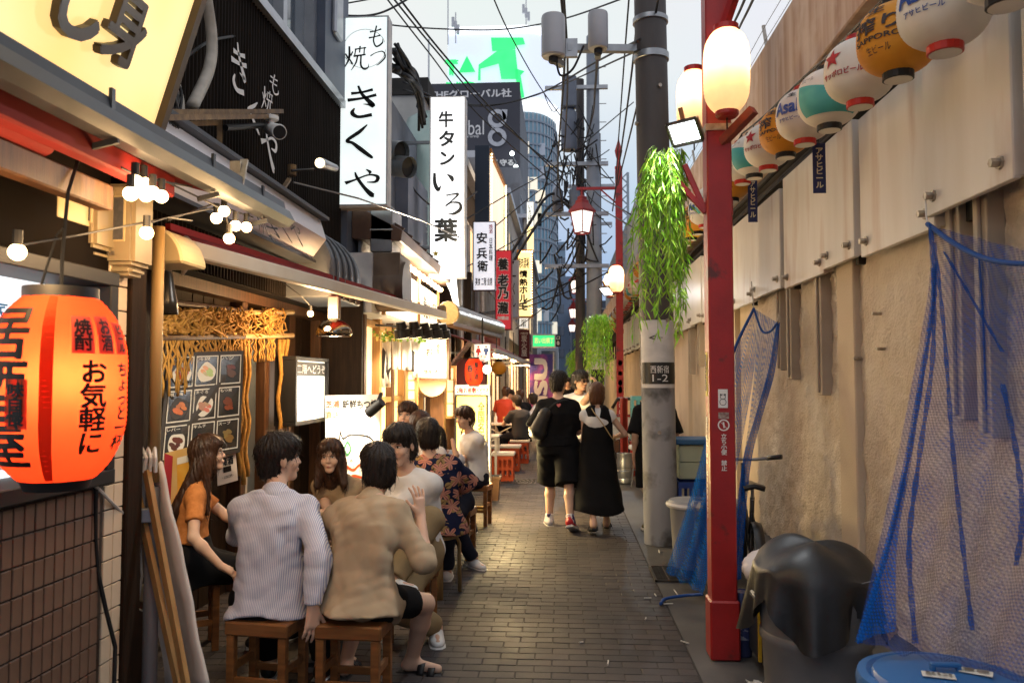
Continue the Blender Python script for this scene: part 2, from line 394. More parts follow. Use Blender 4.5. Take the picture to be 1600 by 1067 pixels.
# scraps of litter on the ground
m_paper = mat('scrap_paper', (.62, .6, .55), (.45, .43, .4), rough=.8, nscale=30)
for i, (px, py) in enumerate(((1137, 1018), (1180, 1073), (1068, 769), (1024, 906), (1056, 926), (1044, 944), (1009, 967), (1070, 1004), (1030, 862), (908, 1004), (1012, 935), (950, 1036), (1024, 930))):
 p = PG(px, py); big = i < 2
 if big:
  b = MB(); rows = []
  for a in range(6): rows.append([(rnd(-.012, .012) + .09 * a / 5 - .045, .05 * c / 4 - .025 + rnd(-.01, .01), .003 + rnd(0, .035)) for c in range(5)])
  b.grid(rows); o = b.build('paper_scrap', m_paper, loc=None, solid=.001)
 else:
  L_ = rnd(.012, .035) if i not in (4, 8) else .07
  b = MB().cyl((-L_, 0, .005), (L_, 0, .006), .0045, n=7); o = b.build('cigarette_end', m_paper)
 o.location = (p.x, p.y, 0); o.rotation_euler = (0, 0, rnd(0, 6))
 if big: tag(o, ['crumpled white tissue lying by the foot of the red post', 'torn white paper scrap near the black covered bin'][i], 'paper scrap')
 else: tag(o, 'small pale cigarette end on the dark ground', 'cigarette end', 'cigarette ends on the ground')
# == RIGHT: railway retaining wall
m_conc = mat('wall_plaster', (.52, .43, .335), (.63, .56, .47), rough=.9, nscale=1.6, ndetail=10, bump=.6, bscale=48, bdist=.03, col3=(.40, .31, .225), n3=1.3, lo3=.5, hi3=.78)
m_conc_s = mat('wall_smooth', (.52, .42, .31), (.60, .50, .38), rough=.85, nscale=1.2, ndetail=9, bump=.3, bscale=70, col3=(.34, .25, .17), n3=1.0, lo3=.55, hi3=.8)
m_panel = mat('panel_metal', (.60, .56, .51), (.69, .66, .63), rough=.36, nscale=2.2, stretch=(1, 1.6, .3), bump=.05, bscale=6, col3=(.36, .21, .12), n3=2.2, lo3=.56, hi3=.80, st3=True, rvar=.1)
m_strip2 = mat('duct_beige', (.36, .30, .235), (.42, .36, .29), rough=.6, nscale=4)
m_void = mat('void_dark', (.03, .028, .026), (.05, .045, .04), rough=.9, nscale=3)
m_rust = mat('parapet_rusty', (.56, .42, .33), (.40, .25, .17), rough=.8, nscale=5, ndetail=10, stretch=(1, 1.8, .14), bump=.2, bscale=30, col3=(.66, .54, .46), n3=1.5, lo3=.5, hi3=.7)
m_bolt = mat('bolt_steel', (.5, .46, .4), (.3, .25, .2), rough=.45, metal=.8, nscale=20)
WX = 2.1
wall = structure(MB().bx(WX, WX + .5, -.5, 70, -.05, 2.95).build('wall', m_conc_s))
wall['label'] = 'high beige concrete railway wall along the right side of the alley'
# rough render on the near bays: real relief
def noise2(nx, ny, oct_=((6, 1), (14, .6), (30, .4))):
 out = np.zeros((nx, ny)); rs = np.random.RandomState(3)
 for f, a in oct_:
  g = rs.rand(f + 2, int(f * ny / nx) + 3); xi = np.linspace(0, f, nx); yi = np.linspace(0, f * ny / nx, ny)
  x0 = xi.astype(int); y0 = yi.astype(int); fx = (xi - x0)[:, None]; fy = (yi - y0)[None]; fx = fx * fx * (3 - 2 * fx); fy = fy * fy * (3 - 2 * fy)
  out += a * (g[x0][:, y0] * (1 - fx) * (1 - fy) + g[x0 + 1][:, y0] * fx * (1 - fy) + g[x0][:, y0 + 1] * (1 - fx) * fy + g[x0 + 1][:, y0 + 1] * fx * fy)
 return out
def relief(y0, y1, z0, z1, step, amp, x, oct_):
 ny = int((y1 - y0) / step); nz = int((z1 - z0) / step); h = noise2(ny, nz, oct_); h = (h - h.mean()) * amp
 rows = [[(x - h[i, j], y0 + (y1 - y0) * i / (ny - 1), z0 + (z1 - z0) * j / (nz - 1)) for j in range(nz)] for i in range(ny)]
 return MB().grid(rows)
o = relief(.8, 5.62, .05, 2.6, .03, .018, WX - .05, ((8, .25), (24, .5), (60, .9), (110, 1.0))).build('render_coat', m_conc, wall, smooth=True)
o = relief(5.95, 8.6, .05, 2.6, .03, .022, WX - .05, ((5, .3), (14, .5), (40, .9), (70, 1.0))).build('render_coat', m_conc, wall, smooth=True)
MB().bx(WX - .1, WX, 5.62, 5.95, .05, 2.62).build('pilaster', m_conc_s, wall, bevel=.01)
for y in (9.6, 13.2, 17, 21): MB().bx(WX - .06, WX, y, y + .3, .05, 2.62).build('pilaster', m_conc_s, wall)
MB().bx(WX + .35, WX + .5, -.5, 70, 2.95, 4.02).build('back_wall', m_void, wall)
pa = MB().bx(1.92, 2.5, -.5, 5.9, 4.02, 4.82).build('parapet', m_rust, wall, bevel=.01)
MB().bx(1.95, 2.5, 5.903, 16.0, 4.05, 4.84).build('parapet', m_rust, wall, bevel=.01)
MB().bx(1.95, 2.5, 16.003, 70, 4.02, 4.9).build('parapet', m_rust, wall)
# pipes in the dark gap under the parapet
b = MB()
for x, z, r in ((2.28, 3.86, .03), (2.3, 3.74, .02), (2.2, 3.62, .014)): b.cyl((x, .5, z), (x, 60, z), r, n=8)
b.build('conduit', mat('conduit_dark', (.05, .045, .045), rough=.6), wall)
for y in np.arange(1.0, 40, 1.5): MB().bx(2.0, 2.36, y, y + .06, 3.0, 3.1).bx(2.0, 2.06, y, y + .06, 2.4, 3.1).build('bracket', m_void, wall)
# cladding panels
ys = [1.2, 2.3, 3.3, 4.19, 5.22, 5.94, 7.0, 8.12, 9.1, 10.1, 11.1, 12.1, 13.1, 14.1, 15.1, 16.1, 17.1, 18.2, 19.3, 20.4, 21.5, 22.6, 23.7, 24.8, 26, 27.2]
bolt_me = None
for i in range(len(ys) - 1):
 y0, y1 = ys[i], ys[i + 1]; gap = .085 if i in (2, 4, 6) else .014
 zt = 3.52 if i < 3 else 3.30 + .03 * (i % 3); zb = 2.42 + (.03 if i < 3 else -.02 * (i % 2)); xf = 1.86 if i < 3 else 1.9 + .012 * (i % 2)
 p_ = MB().bx(xf, xf + .035, y0 + gap, y1, zb, zt)
 p_.bx(xf + .002, xf + .07, y0 + gap - .002, y0 + gap + .022, zb + .01, zt - .003)
 po = p_.build('cladding_panel', m_panel, wall, bevel=.004)
 for (yy, zz) in ((y0 + gap + .09, zb + .09), (y1 - .1, zb + .09)):
  if bolt_me is None:
   bo = MB().cyl((0, 0, 0), (-.012, 0, 0), .03, n=8).cyl((-.012, 0, 0), (-.045, 0, 0), .02, .02, n=6).build('bolt', m_bolt, po, w=False); bolt_me = bo.data
  else:
   bo = bpy.data.objects.new('bolt', bolt_me); C.objects.link(bo); bo.parent = po
  bo.location = (xf, yy, zz)
# beige cable ducts hanging below the panels
for (px, w, zb) in ((1545, .13, 1.35), (1500, .16, 1.42), (1285, .12, 1.50), (1238, .11, 1.62), (1222, .08, 1.7), (1113, .14, 1.75), (1095, .1, 1.8), (1080, .12, 1.7)):
 q = PX(px, 500, WX - .1)
 MB().bx(WX - .13, WX - .045, q.y - w / 2, q.y + w / 2, zb, 2.5).bx(WX - .15, WX - .131, q.y - w * .15, q.y + w * .15, zb + .02, 2.5).build('cable_duct', m_strip2, wall, bevel=.004)
for (px, py) in ((1375, 490), (1382, 545), (1345, 560)):
 q = PX(px, py, WX - .06); MB().cyl(q + V((.03, 0, 0)), q + V((-.05, 0, 0)), .012, n=6).build('anchor_stub', m_bolt, wall)
# barbed wire
bw = thing('barbed_wire', 'barbed wire strung on thin posts along the top of the wall', 'barbed wire', (2.2, 3, 4.83))
for y in (4.2, 6.3, 8.4, 10.5, 13, 16, 19, 23):
 MB().bar((2.2, y, 4.8), (2.12, y, 5.35), .03, .03).build('post', m_bolt, bw)
for k in range(4):
 x, z = 2.18 - .02 * k, 4.95 + .12 * k
 b = MB(); pts = []
 for i in range(120): pts.append((x, 3 + i * .2, z - .015 * math.sin(PI * ((3 + i * .2 - 4.2) % 2.1) / 2.1)))
 b.tube(pts, .0035, 4)
 for i in range(0, 480):
  y = 3 + i * .05; a = i * 2.1; d = V((math.cos(a), .5, math.sin(a))) * .014
  b.add([V((x, y, z)) - d, V((x, y + .004, z)) + d * .2, V((x, y, z)) + d], [(0, 1, 2)])
 b.build('strand', mat('wire_grey', (.12, .12, .12), rough=.5, metal=.5), bw)
# == RED LAMP POSTS
m_red = mat('red_paint', (.34, .014, .014), (.27, .012, .012), rough=.4, nscale=6, bump=.12, bscale=60, col3=(.10, .02, .016), n3=7, lo3=.62, hi3=.7, spec=.5)
m_redlamp = mat('lamp_red', (.26, .02, .022), (.2, .02, .02), rough=.5, nscale=8)
m_lampglass = glow('lamp_glass', (1.0, .93, .84), 1.25)
m_black = mat('black_paint', (.015, .015, .016), rough=.5)
m_white = mat('white_print', (.78, .76, .74), rough=.5)
m_whitem = mat('white_matte', (.62, .61, .6), (.5, .5, .5), rough=.6, nscale=8)
PW = .147
def lamp_post(x, y, name='lamp_post', label='', top=6.5, arms=True, lamp=True):
 t = thing(name, label, 'lamp post', (x, y, 0), 0, 'red lamp posts along the wall')
 MB().bx(-PW / 2, PW / 2, -PW / 2, PW / 2, .33, top).build('shaft', m_red, t, bevel=.008, w=False)
 MB().bx(-PW / 2 - .012, PW / 2 + .012, -PW / 2 - .012, PW / 2 + .012, .0, .34).build('base', m_red, t, bevel=.01, w=False)
 MB().lathe([(.085, 0), (.085, .05), (.05, .08), (.035, .2), (.06, .28), (.085, .4), (.03, .58), (.02, .62), (.001, .78)], 8, (0, 0, top)).build('finial', m_red, t, w=False)
 if lamp:
  MB().bar((0, 0, top - .42), (-.92, 0, top - .42), .05, .06).bar((0, -.0, top - .8), (-.4, 0, top - .44), .03, .03).build('lamp_arm', m_red, t, w=False)
  zl = top - 1.4
  MB().lathe([(.03, .98), (.03, .84), (.10, .80), (.10, .74), (.14, .72), (.15, .66), (.30, .50), (.30, .46)], 4, (-.8, 0, zl)).build('lamp_roof', m_redlamp, t, w=False)
  b = MB()
  for a in range(4):
   c, s_ = math.cos(a * PI / 2), math.sin(a * PI / 2)
   b.bar((-.8 + .255 * c, .255 * s_, zl + .47), (-.8 + .165 * c, .165 * s_, zl), .022)
   c2, s2 = math.cos((a + 1) * PI / 2), math.sin((a + 1) * PI / 2)
   b.bar((-.8 + .17 * c, .17 * s_, zl), (-.8 + .17 * c2, .17 * s2, zl), .03)
  b.build('lamp_frame', m_redlamp, t, w=False)
  MB().lathe([(.15, .02), (.235, .46)], 4, (-.8, 0, zl)).build('lamp_glass', m_lampglass, t, w=False)
 if arms:
  for (z, dx, dz) in ((2.62, -.2, .24), (2.62, -.12, .30)):
   MB().bar((-.07, 0, z), (dx - .07, .02 if dz < .33 else -.05, z + dz), .034, .034).build('branch_arm', m_red, t, bevel=.004, w=False)
  MB().bx(PW / 2, PW / 2 + .012, -.03, .03, 2.6, 2.7).build('arm_bracket', m_red, t, w=False)
 return t
post_specs = [(.93, 4.82, 'nearest red lamp post with sticker and warning print beside the blue net'),
    (1.22, 17.3, 'second red lamp post, behind the woman in the black dress'),
    (1.3, 29.5, 'slim red lamp post third from the camera'), (1.35, 41.5, 'slim red lamp post fourth from the camera'), (1.4, 53.5, 'farthest slim red lamp post')]
posts = [lamp_post(x, y, label=l, arms=(i < 2), lamp=(i > 0), top=(7.2 if i == 0 else 6.2)) for i, (x, y, l) in enumerate(post_specs)]
# print on the near post
p0 = posts[0]; fy = 4.82 - PW / 2
def zp(py, y=fy): return PY(1120, py, y).z
letters('立ち小便 禁止', (.935, fy, zp(706)), (1, 0, 0), (0, 0, 1), .034, zp(677) - zp(735), m_white, p0, vertical=True, weight=.02)
o = MB().lathe([(.034, 0), (.034, .002), (.027, .002), (.027, 0)], 20, caps=False); o = o.build('no_symbol', m_white, p0, w=False); o.location = (.005, -PW / 2 - .001, zp(664)); o.rotation_euler = (R(90), 0, 0)
MB().bar((.005 - .02, -PW / 2 - .003, zp(664) + .02), (.005 + .02, -PW / 2 - .003, zp(664) - .02), .006, .002).bar((.003, -PW / 2 - .003, zp(664) + .018), (.008, -PW / 2 - .003, zp(664) - .016), .009, .002).build('no_symbol', m_white, p0, w=False)
b = MB().bx(.905, .96, fy - .004, fy - .001, zp(637), zp(608)); st = b.build('sticker', m_white, p0)
b = MB().lathe([(.016, 0), (.013, 0)], 14, caps=False).lathe([(.02, 0), (.017, 0)], 14, (0, -.03, 0), caps=False).box((-.012, .013, 0), (.008, .01, .001)).box((.012, .013, 0), (.008, .01, .001))
o = b.build('sticker_drawing', m_black, st, w=False); o.location = (.932 - .93, fy - .0055 - 4.82, zp(620)); o.rotation_euler = (R(90), 0, 0)
MB().bx(.905, .965, fy - .004, fy - .001, zp(654), zp(644)).build('torn_sticker', mat('old_sticker', (.2, .1, .09), (.4, .36, .32), nscale=40), p0)
# stickers on its left face
lx = .93 - PW / 2
MB().bx(lx - .003, lx - .001, 4.80, 4.86, 1.52, 1.78).build('sticker', mat('yellow_sticker', (.75, .6, .03), (.6, .5, .05), rough=.5, nscale=30), p0)
letters('駐輪禁止区域', (lx, 4.83, 1.66), (0, -1, 0), (0, 0, 1), .04, .22, m_black, p0, vertical=True, lift=.005)
letters('落書き禁止 NO GRAFFITI', (lx, 4.83, 1.1), (0, -1, 0), (0, 0, 1), .05, .6, m_white, p0, vertical=True, lift=.003)
# print on the second post
p1 = posts[1]; f1 = 17.3 - PW / 2
co, fs = glyphs('NO GRAFFITI')[:2]; co = np.stack([-co[:, 1], co[:, 0]], 1)[:, ::1]; co[:, 1] *= -1; co[:, 0] *= -1
letters('', (1.22, f1, PY(966, 650, f1).z), (1, 0, 0), (0, 0, 1), .06, .75, m_white, p1, data=(co, fs))
for py, c, h in ((567, (.7, .65, .6), .12), (583, (.7, .5, .4), .10), (598, (.6, .6, .6), .14), (609, (.75, .65, .05), .16), (625, (.5, .45, .42), .1)):
 z = PY(966, py, f1).z; o = MB().lathe([(.045, 0), (.0001, 0)], 10, sy=h / .09).build('sticker', mat('stick%d' % py, c, tuple(q * .5 for q in c), nscale=18), p1, w=False)
 o.location = (0, -PW / 2 - .003, z); o.rotation_euler = (R(90), 0, 0)
# arms that carry lit lanterns on the near post
b = MB().bar((.93, 4.75, 3.62), (1.06, 4.55, 4.02), .045, .045); b.build('lantern_arm', m_red, p0)
b = MB().bar((.95, 4.76, 3.03), (1.1, 4.6, 3.17), .05, .05).build('lantern_arm', mat('red_rust', (.28, .05, .03), (.18, .04, .03), rough=.6, nscale=20), p0)
MB().bx(.85, 1.01, 4.74, 4.9, 3.10, 3.14).build('collar_band', m_bolt, p0)
# -- lit paper lanterns (translucent paper, a bulb inside)
def paper(name, col, tr=.75, ribs=0, rough=.7):
 if name in MATS: return MATS[name]
 m = bpy.data.materials.new(name); MATS[name] = m; m.use_nodes = True; t = m.node_tree; t.nodes.clear(); N = t.nodes.new; L = t.links.new
 out = N('ShaderNodeOutputMaterial'); mx = N('ShaderNodeMixShader'); d = N('ShaderNodeBsdfDiffuse'); tl = N('ShaderNodeBsdfTranslucent')
 tc = N('ShaderNodeTexCoord'); n = N('ShaderNodeTexNoise'); n.inputs['Scale'].default_value = 9; n.inputs['Detail'].default_value = 6; L(tc.outputs['Object'], n.inputs['Vector'])
 r = N('ShaderNodeValToRGB'); r.color_ramp.elements[0].position = .3; r.color_ramp.elements[1].position = .7
 r.color_ramp.elements[0].color = (*[c * .86 for c in col], 1); r.color_ramp.elements[1].color = (*col, 1); L(n.outputs['Fac'], r.inputs[0])
 L(r.outputs[0], d.inputs[0]); L(r.outputs[0], tl.inputs[0]); mx.inputs[0].default_value = tr
 L(d.outputs[0], mx.inputs[1]); L(tl.outputs[0], mx.inputs[2]); L(mx.outputs[0], out.inputs[0])
 return m
def lamp_light(name, parent, loc, energy, col, size=.05, spot=None, rot=None, blend=.6):
 ld = bpy.data.lights.new(name, 'SPOT' if spot else 'POINT'); ld.energy = energy * 1.4; ld.color = col; ld.shadow_soft_size = size
 if spot: ld.spot_size = spot; ld.spot_blend = blend
 o = bpy.data.objects.new(name, ld); C.objects.link(o)
 if parent: o.parent = parent
 o.location = loc
 if rot is not None: o.rotation_euler = rot
 return o
def aim(o, d): o.rotation_euler = V(d).to_track_quat('-Z', 'Y').to_euler(); return o
WARM = (1.0, .62, .28); WARMW = (1.0, .80, .55)
def tall_lantern(loc, label, h=.5, r=.13, e=9):
 t = thing('paper_lantern', label, 'lantern', loc, 0, 'lit white lanterns on the lamp posts')
 prof = []
 n = 44
 for i in range(n + 1):
  u = i / n; z = -h / 2 + h * u; q = abs(2 * u - 1); rr = r * (1 - .50 * q ** 4.5) * (1 + (.012 if i % 2 else 0)); prof.append((rr, z))
 MB().lathe(prof, 24, caps=False, rib=lambda a, z: 1 + .012 * abs(math.sin(a * 4))).build('shade', paper('paper_cream', (.92, .80, .62), .66), t, smooth=True, w=False)
 MB().lathe([(r * .56, h / 2), (r * .56, h / 2 + .03), (r * .3, h / 2 + .04)], 16).build('top_ring', m_red, t, w=False)
 MB().lathe([(r * .4, -h / 2 - .035), (r * .52, -h / 2 - .02), (r * .52, -h / 2)], 16).build('bottom_ring', m_red, t, w=False)
 MB().cyl((0, 0, -h / 2 - .03), (0, 0, -h / 2 - .1), .005, n=5).build('cord', m_black, t, w=False)
 MB().ball((0, 0, .02), .03).build('bulb', glow('bulb_glow', (1, .75, .45), 25), t, w=False)
 lamp_light('lantern_bulb', t, (0, 0, .06), e, (1, .60, .30), .05)
 return t
tall_lantern(PY(1135, 112, 4.56), 'bright white lantern hanging at the front of the nearest red post', h=.47, r=.128, e=5.5)
tall_lantern(PY(1084, 162, 5.2), 'lit white lantern half hidden behind the nearest red post', h=.42, r=.11, e=4)
tall_lantern(PY(963, 436, 16.9), 'small lit white lantern on the second red post', h=.56, r=.16, e=16)
tall_lantern(PY(953, 446, 17.9), 'lit white lantern behind the one on the second red post', h=.5, r=.14, e=18)
# -- flood lights on the posts
def flood(loc, aimv, label, s=1.0, e=60, yaw=0):
 t = thing('floodlight', label, 'floodlight', loc, 0, 'flood lights on the red posts')
 d = V(aimv).normalized(); q = d.to_track_quat('-Z', 'Y').to_matrix()
 def P(x, y, z): return q @ V((x * s, y * s, z * s))
 def bxq(x0, x1, y0, y1, z0, z1):
  return MB().box(q @ V(((x0 + x1) / 2 * s, (y0 + y1) / 2 * s, (z0 + z1) / 2 * s)), ((x1 - x0) * s, (y1 - y0) * s, (z1 - z0) * s), M=q)
 bxq(-.12, .12, -.085, .085, .0, .05).build('housing', m_bolt, t, bevel=.006, w=False)
 bxq(-.105, .105, -.07, .07, -.008, -.001).build('led_panel', glow('led_white', (.92, .97, 1.0), 9), t, w=False)
 b = MB()
 for (a, c) in (((-.12, -.085), (.12, -.085)), ((.12, -.085), (.12, .085)), ((.12, .085), (-.12, .085)), ((-.12, .085), (-.12, -.085))):
  b.bar(P(a[0], a[1], -.005), P(c[0], c[1], -.005), .018 * s, .022 * s)
 b.build('rim', m_iron, t, w=False)
 MB().bar(P(.0, .08, .03), P(0, .17, .05), .025 * s).build('bracket', mat('rust_arm', (.3, .15, .08), (.2, .1, .06), nscale=12), t, w=False)
 o = lamp_light('flood_beam', t, P(0, 0, -.03), e, (.93, .97, 1.0), .06, spot=R(150), blend=.8); aim(o, d)
 return t
flood(PY(1070, 207, 4.75), (-.5, -.62, -.6), 'bright square LED floodlight fixed to the nearest red post', .82, 75)
flood(PY(948, 455, 17.0), (-.6, -.45, -.75), 'small white floodlight on the second red post', 1.3, 160)
# == round paper lanterns on the string
m_or = mat('lantern_orange', (.62, .27, .025), (.55, .22, .02), rough=.6, nscale=6)
m_wh = mat('lantern_white', (.70, .66, .60), (.62, .58, .53), rough=.6, nscale=6)
m_teal = mat('lantern_teal', (.06, .33, .34), (.05, .28, .3), rough=.6, nscale=6)
m_yel = mat('lantern_yellow', (.78, .5, .02), (.7, .42, .02), rough=.6, nscale=6)
m_ink = mat('ink_dark', (.05, .04, .04), rough=.6); m_blue = mat('ink_blue', (.03, .07, .3), rough=.6); m_redi = mat('ink_red', (.33, .02, .03), rough=.6)
LR = .178
def lant_r(z):  # z in -1..1
 return LR * (max(0, 1 - (abs(z)) ** 2.6)) ** .5 if abs(z) < .985 else LR * .3
def wrap(data, a0, a1, z0, z1, rfun, m, parent, name='lettering', eps=.003, cuts=6):
 """flat print laid on a lantern: angle a0..a1 (radians, seen left to right), height z0..z1"""
 co, fs = data[:2]; co = fit2(co, 1, 1); ly = data[2] if len(data) > 2 else np.zeros(len(co))
 bm = bmesh.new(); vs = [bm.verts.new((float(x), float(y), float(q))) for (x, y), q in zip(co, ly)]
 for f in fs:
  try: bm.faces.new([vs[i] for i in f])
  except ValueError: pass
 for k in range(1, cuts):
  g = bm.verts[:] + bm.edges[:] + bm.faces[:]; bmesh.ops.bisect_plane(bm, geom=g, plane_co=(-.5 + k / cuts, 0, 0), plane_no=(1, 0, 0))
  g = bm.verts[:] + bm.edges[:] + bm.faces[:]; bmesh.ops.bisect_plane(bm, geom=g, plane_co=(0, -.5 + k / cuts, 0), plane_no=(0, 1, 0))
 for v in bm.verts:
  a = a0 + (a1 - a0) * (v.co.x + .5); z = z0 + (z1 - z0) * (v.co.y + .5); r = rfun(z) + eps + .0005 * v.co.z
  v.co = (r * math.cos(a), r * math.sin(a), z)
 me = bpy.data.meshes.new(name); bm.to_mesh(me); bm.free(); me.materials.append(m)
 o = bpy.data.objects.new(name, me); C.objects.link(o); o.parent = parent; return o
STAR = (np.array([[math.cos(PI / 2 + i * PI / 5) * (1 if i % 2 == 0 else .42), math.sin(PI / 2 + i * PI / 5) * (1 if i % 2 == 0 else .42)] for i in range(10)] + [[0, 0]]), [(i, (i + 1) % 10, 10) for i in range(10)])
def round_lantern(kind):
 t = thing('paper_lantern', '', 'lantern', (0, 0, 0), 0, 'round beer lanterns strung along the wall')
 body = {'or': m_or, 'star': m_wh, 'asahi': m_wh, 'teal': m_wh, 'yel': m_yel}[kind]
 H = LR * .93; n = 44
 prof = []
 for i in range(n + 1):
  u = -1 + 2 * i / n; prof.append((max(lant_r(u * .965), .06) * (1.0 + (.014 if i % 2 else 0)), u * H))
 sh = MB().lathe(prof, 28).build('shade', body, t, smooth=True, w=False)
 rf = lambda z: lant_r(z / H * .965) * 1.014
 ring = m_red if kind in ('star', 'asahi') else m_black
 MB().lathe([(.066, H - .004), (.066, H + .022), (.05, H + .024), (.05, H + .004)], 18).build('top_ring', ring, t, w=False)
 MB().lathe([(.05, -H - .03), (.07, -H - .028), (.07, -H + .004), (.06, -H + .004)], 18).build('bottom_ring', m_redlit if kind in ('star', 'asahi') else m_black, t, w=False)
 MB().lathe([(.0001, -H - .0325), (.062, -H - .031)], 18, caps=False).build('bottom_plate', m_wh, t, w=False)
 a0, a1 = R(-170), R(-95)
 if kind == 'or':
  wrap(glyphs('搾り', .02), a0, a1, -.01, .07, rf, m_ink, t); wrap(glyphs('SAPPORO', .02), a0, a1, -.045, -.02, rf, m_ink, t)
  wrap(glyphs('生', .02), R(-150), R(-118), .085, .125, rf, m_ink, t); wrap(glyphs('生ビール'), R(-150), R(-110), -.1, -.065, rf, m_ink, t)
 elif kind == 'star':
  wrap(STAR, R(-168), R(-130), .0, .1, rf, m_redi, t, 'star'); wrap(glyphs('サッポロビール', .02), R(-170), R(-95), -.06, -.025, rf, m_redi, t)
 elif kind == 'asahi':
  wrap(glyphs('Asahi', .03), a0, a1, -.02, .07, rf, m_blue, t); wrap(glyphs('アサヒビール', .01), R(-160), R(-105), -.065, -.04, rf, m_blue, t); wrap(glyphs('生', .01), R(-140), R(-120), .09, .12, rf, m_ink, t)
 elif kind == 'teal':
  b = MB(); rows = []
  for i in range(17):
   rows.append([])
   for k in range(13):
    a = R(-175) + R(130) * k / 12; z0 = -.125; z1 = .055 - .10 * (k / 12) ** 1.3; z = z0 + (z1 - z0) * i / 16; r = rf(z) + .004
    rows[-1].append((r * math.cos(a), r * math.sin(a), z))
  b.grid(rows).build('wave_band', m_teal, t, smooth=True, w=False); wrap(glyphs('生ビール'), R(-170), R(-140), .07, .1, rf, m_ink, t)
 elif kind == 'yel':
  wrap(glyphs('ビール', .02), a0, a1, -.03, .04, rf, m_ink, t)
 MB().cyl((0, 0, H + .02), (0, 0, H + .09), .004, n=5).build('hook', m_black, t, w=False)
 return t
m_redlit = mat('ring_red', (.5, .03, .02), rough=.4)
KN = {'or': 'orange round beer lantern with dark print', 'star': 'white round lantern with a red star', 'asahi': 'white round lantern with blue beer print', 'teal': 'white round lantern with a teal wave', 'yel': 'plain yellow round lantern'}
seq = ['asahi', 'or', 'star', 'teal', 'asahi', 'or', 'star', 'teal', 'asahi', 'or', 'star', 'teal', 'asahi', 'or']
pts_px = [(1475, 12), (1402, 62), (1343, 112), (1295, 154), (1257, 181), (1227, 205), (1200, 228), (1178, 243), (1160, 254)]
LX = 1.58
lan_pos = []
for px, py in pts_px: lan_pos.append(PX(px, py, LX))
y = lan_pos[-1].y
while y < 33:
 y += .47; lan_pos.append(V((LX, y, 3.52 + .035 * (y - 7) - .10 * math.sin(PI * ((y - 4.8) % 12.4) / 12.4) if y < 17.3 else 3.62 - .1 * math.sin(PI * ((y - 4.8) % 12.4) / 12.4))))
lan_pos.insert(0, V((LX, lan_pos[0].y - .46, lan_pos[0].z - .02)))
protos = {}; CN = {}; ORD = ('first', 'second', 'third', 'fourth', 'fifth')
PLACE = ['nearest, cut by the top of the picture', 'nearest of its colour, beside the big white one', 'nearest with a star', 'nearest with a wave', 'second of its print, under the parapet', 'second orange one from the camera', 'second with a star', 'second with a wave', 'third of its print by the red post']
for i, p in enumerate(lan_pos):
 k = 'teal' if i == 0 else seq[(i - 1) % len(seq)]
 if 19 <= i: k = random.choice(['or', 'star', 'teal', 'asahi', 'star'])
 if i == 15: k = 'yel'
 if k not in protos: protos[k] = t = round_lantern(k)
 else: t = dup(protos[k])
 t.location = p; t.rotation_euler = (0, 0, rnd(-.25, .25));
 if 1 <= i <= 9: t['label'] = KN[k] + ', ' + PLACE[i - 1]
 elif i == 0: t['label'] = 'white and teal lantern just outside the top right corner'
 elif k == 'yel': t['label'] = 'plain yellow round lantern just left of the nearest red post'
 else: CN[k] = CN.get(k, 0) + 1; t['label'] = KN[k] + (', %s of its kind beyond the nearest red post' % ORD[CN[k] - 1] if CN[k] <= 5 else ' far down the string')
sc_ = tag(MB().tube([V((LX, 1.5, 3.15))] + [p + V((0, 0, LR * .93 + .09)) for p in lan_pos] + [V((LX, 34, 3.9))], .008, 5).build('lantern_string', m_black), 'dark cord that carries the row of round lanterns', 'cord')
# little dark blue beer pennants hanging from the string
m_navy = mat('pennant_navy', (.02, .03, .11), (.03, .04, .14), rough=.7, nscale=12)
for i, (px, py, X, h) in enumerate(((1280, 263, 1.72, .34), (1176, 312, 1.75, .42))):
 p = PX(px, py, X)
 t = thing('pennant', ['dark blue beer pennant below the white and teal lanterns', 'dark blue beer pennant close to the nearest red post'][i], 'pennant', p, 0, 'beer pennants under the lanterns')
 MB().box((0, 0, 0), (.085, .004, h)).build('cloth', m_navy, t, w=False)
 letters('アサヒビール', V(p) + V((0, -.003, 0)), (1, 0, 0), (0, 0, 1), .05, h * .8, mat('print_cream', (.7, .62, .45), rough=.6), t, vertical=True, weight=.03)
 MB().tube([(0, 0, h / 2), (0, 0, h / 2 + .35)], .003, 4).build('cord', m_black, t, w=False)
# == LEFT SIDE: shops
m_tile = mat('tile_brown', (.13, .078, .055), (.19, .12, .085), rough=.32, nscale=2.5, bump=.05, bscale=20, col3=(.2, .13, .1), n3=3, lo3=.55, hi3=.8, rvar=.1)
m_tilec = mat('tile_cream', (.62, .48, .34), (.68, .55, .4), rough=.3, nscale=3)
m_grout = mat('grout', (.06, .045, .035), (.04, .03, .025), rough=.9, nscale=20)
m_wood = mat('wood_brown', (.11, .05, .021), (.055, .026, .012), rough=.5, nscale=5, ndetail=8, stretch=(8, 8, .6), bump=.15, bscale=30)
m_woodd = mat('wood_dark', (.03, .017, .010), (.018, .011, .007), rough=.7, spec=.12, nscale=5, stretch=(8, 8, .7), bump=.15, bscale=30)
m_woodh = mat('wood_honey', (.42, .24, .09), (.33, .18, .065), rough=.5, nscale=4, stretch=(7, 7, .5), bump=.1, bscale=30)
m_woody = mat('wood_pale', (.42, .28, .12), (.34, .22, .09), rough=.5, nscale=4, stretch=(7, 7, .5), bump=.1, bscale=30)
m_corr = mat('corrugated_dark', (.014, .011, .009), (.022, .017, .014), rough=.75, nscale=3, spec=.04, stretch=(1, 1, .25))
m_gutter = mat('gutter_grey', (.032, .036, .045), (.065, .07, .08), rough=.4, nscale=5, ndetail=8, metal=.2, rvar=.1, col3=(.05, .05, .055), n3=4)
